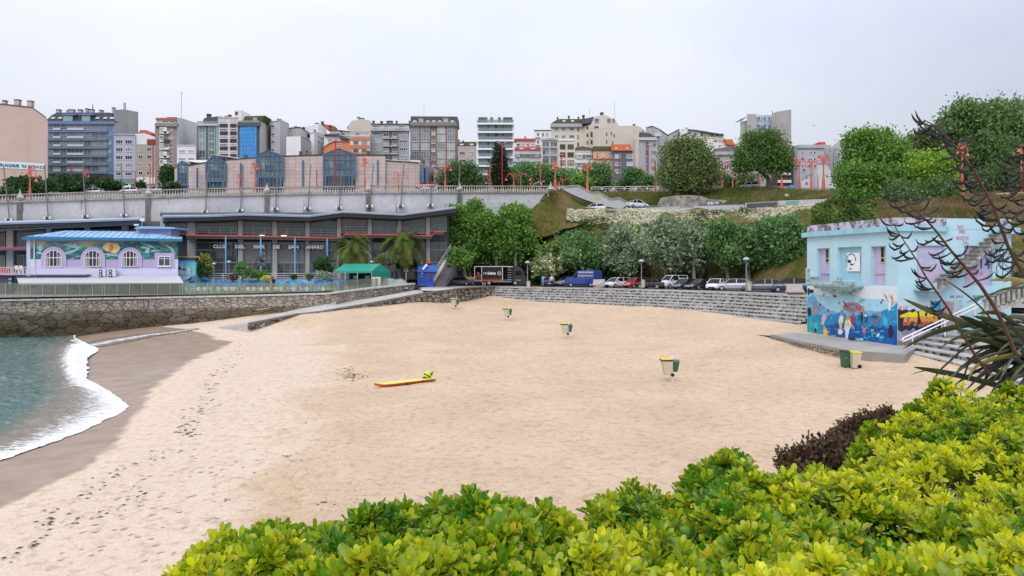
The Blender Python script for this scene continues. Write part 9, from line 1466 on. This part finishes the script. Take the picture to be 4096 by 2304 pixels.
def rosettes(rs,c,ax,s,nl,young,depth):
    n_=len(c);k=np.arange(nl)[None];az=k*2.4+rs.rand(n_,1)*6.28+rs.randn(n_,nl)*.2;el=np.radians(78-62*(k/(nl-1))**.9+rs.randn(n_,nl)*9);L=(s[:,None]*(.55+.5*(k/(nl-1))**.6)*(1+rs.randn(n_,nl)*.12))
    t=np.cross(ax,rs.randn(n_,3));t/=np.linalg.norm(t,axis=1)[:,None];b_=np.cross(ax,t)
    rad=t[:,None]*np.cos(az)[...,None]+b_[:,None]*np.sin(az)[...,None];d=rad*np.cos(el)[...,None]+ax[:,None]*np.sin(el)[...,None];nn=-rad*np.sin(el)[...,None]+ax[:,None]*np.cos(el)[...,None];sd=np.cross(d,nn)
    wd=(.85+.35*rs.rand(n_,nl))[...,None,None];base=c[:,None]-ax[:,None]*(k/(nl-1)*.045)[...,None]
    V=base[:,:,None]+L[...,None,None]*(lt[None,None,:,1:2]*d[:,:,None]+lt[None,None,:,0:1]*wd*sd[:,:,None]+(lt[None,None,:,2:3]-.22*(lt[None,None,:,1:2]**2)*(k/(nl-1))[...,None,None])*nn[:,:,None])
    f=(np.arange(n_*nl)[:,None,None]*9+lf[None]).reshape(-1,4)
    y=np.clip(young[:,None]*(1-.38*k/(nl-1))+rs.randn(n_,nl)*.12,0,1)[...,None];T=np.array([.06,.24,.012])*(1-y)+np.array([.82,.80,.03])*y;T=T*(.75+.4*rs.rand(n_,nl,1));yl=(rs.rand(n_,nl,1)<.018);T=np.where(yl,np.array([.62,.50,.03]),T);T=T*(1-.0*depth)
    return V.reshape(-1,3),f,np.repeat(T.reshape(-1,3),9,0)
def hedge_pt(px,f,off=0.):
    pc_=cpy(px);yc=cY(px);yb=2.45+.9*np.clip((px-2300)/1800,0,1);z0=CZ+(HY-pc_)*yc/F;Y=yc+(yb-yc)*f;zb=z0*(1-f)+(6.72-.12*np.clip((px-3000)/1000,0,1))*f;x=(px-2048)*yc/F*(1-f)+(px-2048)*(yc*.62+yb*.38)/F*f
    bump=(fbm(x*2.3,Y*2.3,3,21)-.47)*.62*np.clip(f*5,0,1)+(fbm(x*5,Y*5,2,27)-.4)*.44;return np.stack([x,Y,zb+bump+off],-1)
HS=[(660,1330,2000,'left end of the foreground hedge, lower bright green shrub'),(1330,2290,2700,'tall dense shrub mound of the foreground hedge, middle of the bottom edge'),(2290,3260,3300,'broad yellow green shrub with bare twigs showing, right of the middle mound'),(3260,3700,2100,'shrub rising along the dark bush on the right side of the hedge'),(3700,4600,3600,'highest yellow green shrub under the flax at the right edge')]
for i,(a,b_,n_,lab) in enumerate(HS):
    rs=np.random.RandomState(200+i);T=thing('hedge_shrub',lab,'shrub',P((a+b_)/2,2304,4.)-V3((0,0,.5)),'foreground hedge of yellow green shrubs')
    px=a+(b_-a)*rs.rand(n_);f=rs.rand(n_)**.85*1.05;lay=rs.rand(n_);off=-np.where(lay>.55,(lay-.55)*.6,0)
    p=hedge_pt(px,f,off);e=.03;nrm=np.stack([-(hedge_pt(px+20,f)[:,2]-p[:,2]+off)*2.,-.35+0*px,1+0*px],1)+rs.randn(n_,3)*.42;nrm/=np.linalg.norm(nrm,axis=1)[:,None]
    yg=np.clip(fbm(p[:,0]*1.6,p[:,1]*1.6,3,31)*1.9-.30+(off<0)*-.7+rs.randn(n_)*.2+.16*(a>2200),0,1);s_=.069*(.55+.9*rs.rand(n_))*np.where(px>3500,.88,1)
    VV,Fq,TT=rosettes(rs,p,nrm,s_,13,yg,0)
    nb=n_//3;px2=a+(b_-a)*rs.rand(nb);p2=hedge_pt(px2,px2*0);dz=rs.rand(nb)*.75;p2[:,2]-=dz+.02;p2[:,1]+=.12+.3*np.sqrt(dz);ax=np.stack([rs.randn(nb)*.3,.7+0*dz,.5+0*dz],1);ax/=np.linalg.norm(ax,axis=1)[:,None];V2,F2,T2=rosettes(rs,p2,ax,.08+0*dz,9,.35+0*dz,0)
    npmesh('foliage',np.r_[VV,V2],np.r_[Fq,F2+len(VV)],HEDGE,T,tint=np.r_[TT,T2],smooth=True)
    m=MB();rq=random.Random(i);idx=rs.choice(n_,min(n_,420),replace=False)
    for q in idx:
        t=V3(p[q])-V3(nrm[q])*.02;g_=V3((t.x+rq.uniform(-.2,.2),t.y+rq.uniform(-.1,.3),t.z-rq.uniform(.25,.5)));m.tube([g_,(g_+t)/2+V3((rq.uniform(-.04,.04),0,0)),t],[.009,.006,.004],4)
    m.build('branches',M('twig',(.17,.10,.055),.8,.3,20),T)
T=thing('dead_leaves','cluster of dry brown leaves caught in the hedge at the bottom edge','dead leaves',P(1120,2290,3.9));rs=np.random.RandomState(9);c=np.array([P(1090+rs.rand()*260,2262+rs.rand()*50,3.55) for _ in range(26)]);ax=rs.randn(26,3)*.6+np.array([0,-.5,.6]);ax/=np.linalg.norm(ax,axis=1)[:,None];VV,Fq,TT=rosettes(rs,c,ax,.08+0*c[:,0],6,0*c[:,0],0);npmesh('leaf_cluster',VV,Fq,LEAF,T,tint=np.array([.34,.19,.10])*(.6+.7*rs.rand(len(VV)//9,1)).repeat(9,0))
BR=[(.035,.02,.016),(.065,.036,.026),(.075,.07,.028)]
lb=[(3160,1860,8.,.17,.2,.14),(3230,1830,8.,.2,.2,.16),(3320,1800,8.,.25,.25,.2),(3400,1760,8.2,.25,.25,.2),(3480,1725,8.2,.25,.25,.22),(3545,1695,8.3,.2,.2,.18),(3400,1850,7.8,.35,.3,.25),(3500,1830,7.8,.4,.3,.3),(3250,1960,7.4,.3,.3,.2)]
tree('purple_shrub','dark purple brown small leaved shrub behind the hedge','shrub',P(3400,2050,8.),lb,17000,.034,BR,seed=300,rt=.03,clump=14,cl=.035,shell=.45)
T=thing('weed_sprig','thin pale weed stem above the purple shrub','weed',P(3360,1780,8.2));m=MB();m.tube([P(3362,1780,8.2),P(3352,1730,8.2),P(3344,1695,8.2)],[.005,.004,.002],4)
for k in range(9): m.tube([P(3346+k*1.6,1700+k*8,8.2),P(3346+k*1.6+(-14 if k%2 else 13),1692+k*8,8.2)],.004,3)
m.build('stem',M('weed_green',(.25,.3,.12),.8,0),T)
FX=thing('flax_plant','big flax clump with long arching olive blades at the right edge','flax',P(4150,1620,7.3));flm={'o':M('flax_olive',(.10,.12,.045),.42,.35,7,aniso=(1,1,3)),'y':M('flax_yellow',(.48,.42,.09),.45,.2,5),'d':M('flax_dark',(.04,.045,.022),.45,.3,7),'b':M('flax_brown',(.17,.10,.06),.5,.3,7),'g':M('flax_grey',(.20,.23,.13),.42,.25,7)}
def blade(pts,w_,k,Y0=7.,Y1=7.3):
    """pts from tip to base in px"""
    n_=16;t=np.linspace(0,len(pts)-1,n_);m=MB();L=[]
    xs=[p[0] for p in pts];ys=[p[1] for p in pts]
    for i,tt in enumerate(t):
        j=min(int(tt),len(pts)-2);f=tt-j;p0=pts[max(j-1,0)];p1=pts[j];p2=pts[j+1];p3=pts[min(j+2,len(pts)-1)]
        cr=lambda a,b_,c,d:.5*((2*b_)+(c-a)*f+(2*a-5*b_+4*c-d)*f*f+(-a+3*b_-3*c+d)*f**3);L.append(P(cr(p0[0],p1[0],p2[0],p3[0]),cr(p0[1],p1[1],p2[1],p3[1]),Y0+(Y1-Y0)*i/(n_-1)))
    V=[];Fq=[]
    for i,q in enumerate(L):
        d=(L[min(i+1,n_-1)]-L[max(i-1,0)]).normalized();sd=d.cross(V3((0,1,.5))).normalized();up=sd.cross(d);ww=w_/F*7.1*.5*min(1,(i/(n_-1)*3.2)**.75+.03);V+=[q-sd*ww+up*ww*.35,q,q+sd*ww+up*ww*.25]
    for i in range(n_-1):
        for j in (0,1): a=i*3+j;Fq.append((a,a+1,a+4,a+3))
    m.add(V,Fq);return m.build('leaf',flm[k],FX,smooth=True)
for pts,w_,k in (([(3612,1194),(3715,1242),(3836,1284),(3960,1330),(4110,1400)],26,'g'),([(3612,1396),(3715,1342),(3836,1308),(3974,1298),(4110,1350)],28,'o'),([(3753,1397),(3822,1356),(3922,1320),(4020,1322),(4110,1362)],20,'g'),([(3870,1527),(3905,1470),(3974,1439),(4110,1412)],26,'y'),([(3653,1468),(3767,1490),(3870,1512),(4090,1570)],26,'o'),([(3705,1577),(3753,1494),(3801,1446),(3880,1380),(4020,1330)],15,'o'),([(3732,1580),(3800,1515),(3890,1450),(4040,1400)],17,'g'),([(3960,1121),(4043,1117),(4120,1132)],20,'y'),([(3863,1428),(3930,1460),(4050,1510)],20,'b'),([(3760,1107),(3836,1156),(3905,1211),(3960,1270),(4030,1340)],7,'b'),([(3863,1211),(3974,1173),(4110,1128)],8,'b'),([(3836,1262),(3900,1290),(4000,1350),(4110,1430)],24,'d'),([(3990,1410),(4040,1375),(4110,1345)],20,'g'),([(3840,1600),(3860,1500),(3900,1420),(3990,1370)],13,'d'),([(3640,1500),(3720,1480),(3800,1492),(3900,1520)],7,'b'),([(3940,1200),(4010,1160),(4110,1150)],14,'o')): blade(pts,w_,k)
rq=random.Random(77)
for i in range(58):
    an=math.radians(rq.uniform(120,245));L_=rq.uniform(170,330);bx,by=4150+rq.uniform(-50,60),1400+rq.uniform(-60,110);tx_,ty=bx+L_*math.cos(an),by-L_*math.sin(an)*.9+rq.uniform(0,60);blade([(tx_,ty),((tx_+bx)/2,(ty+by)/2-rq.uniform(10,45)),(bx,by)],rq.uniform(16,30),rq.choice('oodddg'),7.1+rq.uniform(-.2,.5),7.5)
pod=M('pod_black',(.016,.013,.015),.5,.2,9);stk=M('stalk_brown',(.12,.05,.035),.55,.4,9)
def stalk(label,pts,Y,r,podr,seed,pl=85,dens=30,u0=0,u1=.78):
    T=thing('flower_stalk',label,'flower stalk',P(*pts[-1],Y),'dark seed stalks of the flax');m=MB();m.tube([P(a,b_,Y) for a,b_ in pts],[r*1.25*(.25+.75*i/(len(pts)-1)) for i in range(len(pts))],7);m.build('stem',stk,T);rq=random.Random(seed);m=MB();k=0
    seg=[math.dist(a,b_) for a,b_ in zip(pts[:-1],pts[1:])];tot=sum(seg);s=8
    while s<tot*u1:
        q=s;j=0
        while q>seg[j]: q-=seg[j];j+=1
        f=q/seg[j];a=pts[j][0]+(pts[j+1][0]-pts[j][0])*f;b_=pts[j][1]+(pts[j+1][1]-pts[j][1])*f
        for c in range(rq.choice((2,2,3,4))):
            lf_=rq.random()<podr;an=math.radians(rq.uniform(150,215) if lf_ else rq.uniform(-30,45));L_=pl*rq.uniform(.45,1.1)*(1 if lf_ else .8)*(.7+.3*min(1,s/150));dx,dy=math.cos(an)*L_,-math.sin(an)*L_;cu=rq.uniform(.18,.4)*L_;y_=Y+rq.uniform(-.16,.16);z_=rq.uniform(-5,5)
            m.tube([P(a,b_,Y),P(a+dx*.35,b_+dy*.35+cu*.5+z_,(Y+y_)/2),P(a+dx*.7,b_+dy*.7+cu*.6+z_,y_),P(a+dx*.95,b_+dy*.95+cu*.1,y_),P(a+dx*1.08,b_+dy*1.05-cu*.7,y_)],[.004,.008,.011,.008,.0015],5)
        s+=dens*rq.uniform(.8,1.4)
    m.build('seed_pods',pod,T)
stalk('tallest dark flower stalk arching across the big trees at the right edge',[(3695,480),(3745,505),(3800,560),(3850,620),(3900,690),(3940,760),(3975,830),(4000,900),(4030,980),(4065,1050),(4110,1120),(4160,1250)],6.,.014,.74,1,100,30)
stalk('middle dark flower stalk crossing the painted building to the flax',[(3580,770),(3620,800),(3665,845),(3705,880),(3745,925),(3790,985),(3835,1040),(3870,1080),(3920,1140),(3970,1215),(4010,1290),(4065,1420)],6.6,.015,.72,2,88,30,u1=.62)
stalk('nearest thin dark flower stalk before the mural corner of the building',[(3572,893),(3600,940),(3640,1000),(3672,1050),(3705,1110),(3745,1165),(3790,1230),(3840,1320),(3900,1420),(3960,1500)],6.8,.011,.82,3,76,42,u1=.6)
stalk('short dark flower stalk entering from the right edge',[(4120,560),(4100,640),(4085,720),(4110,800),(4140,880),(4160,1000)],5.8,.010,.9,4,110,34,u1=.9)
T=thing('spiky_plant','small dark spiky plant beside the end of the painted building','plant',P(4075,1130,50));m=MB();rq=random.Random(5)
for i in range(60): an=rq.uniform(-.3,3.44);L_=rq.uniform(35,65);m.bar(P(4075,1115,50),P(4075+math.cos(an)*L_,1115-math.sin(an)*L_*.8,50+rq.uniform(-.6,.6)),.05,.02)
m.build('spikes',M('spike_green',(.05,.07,.05),.6,.3,5),T)
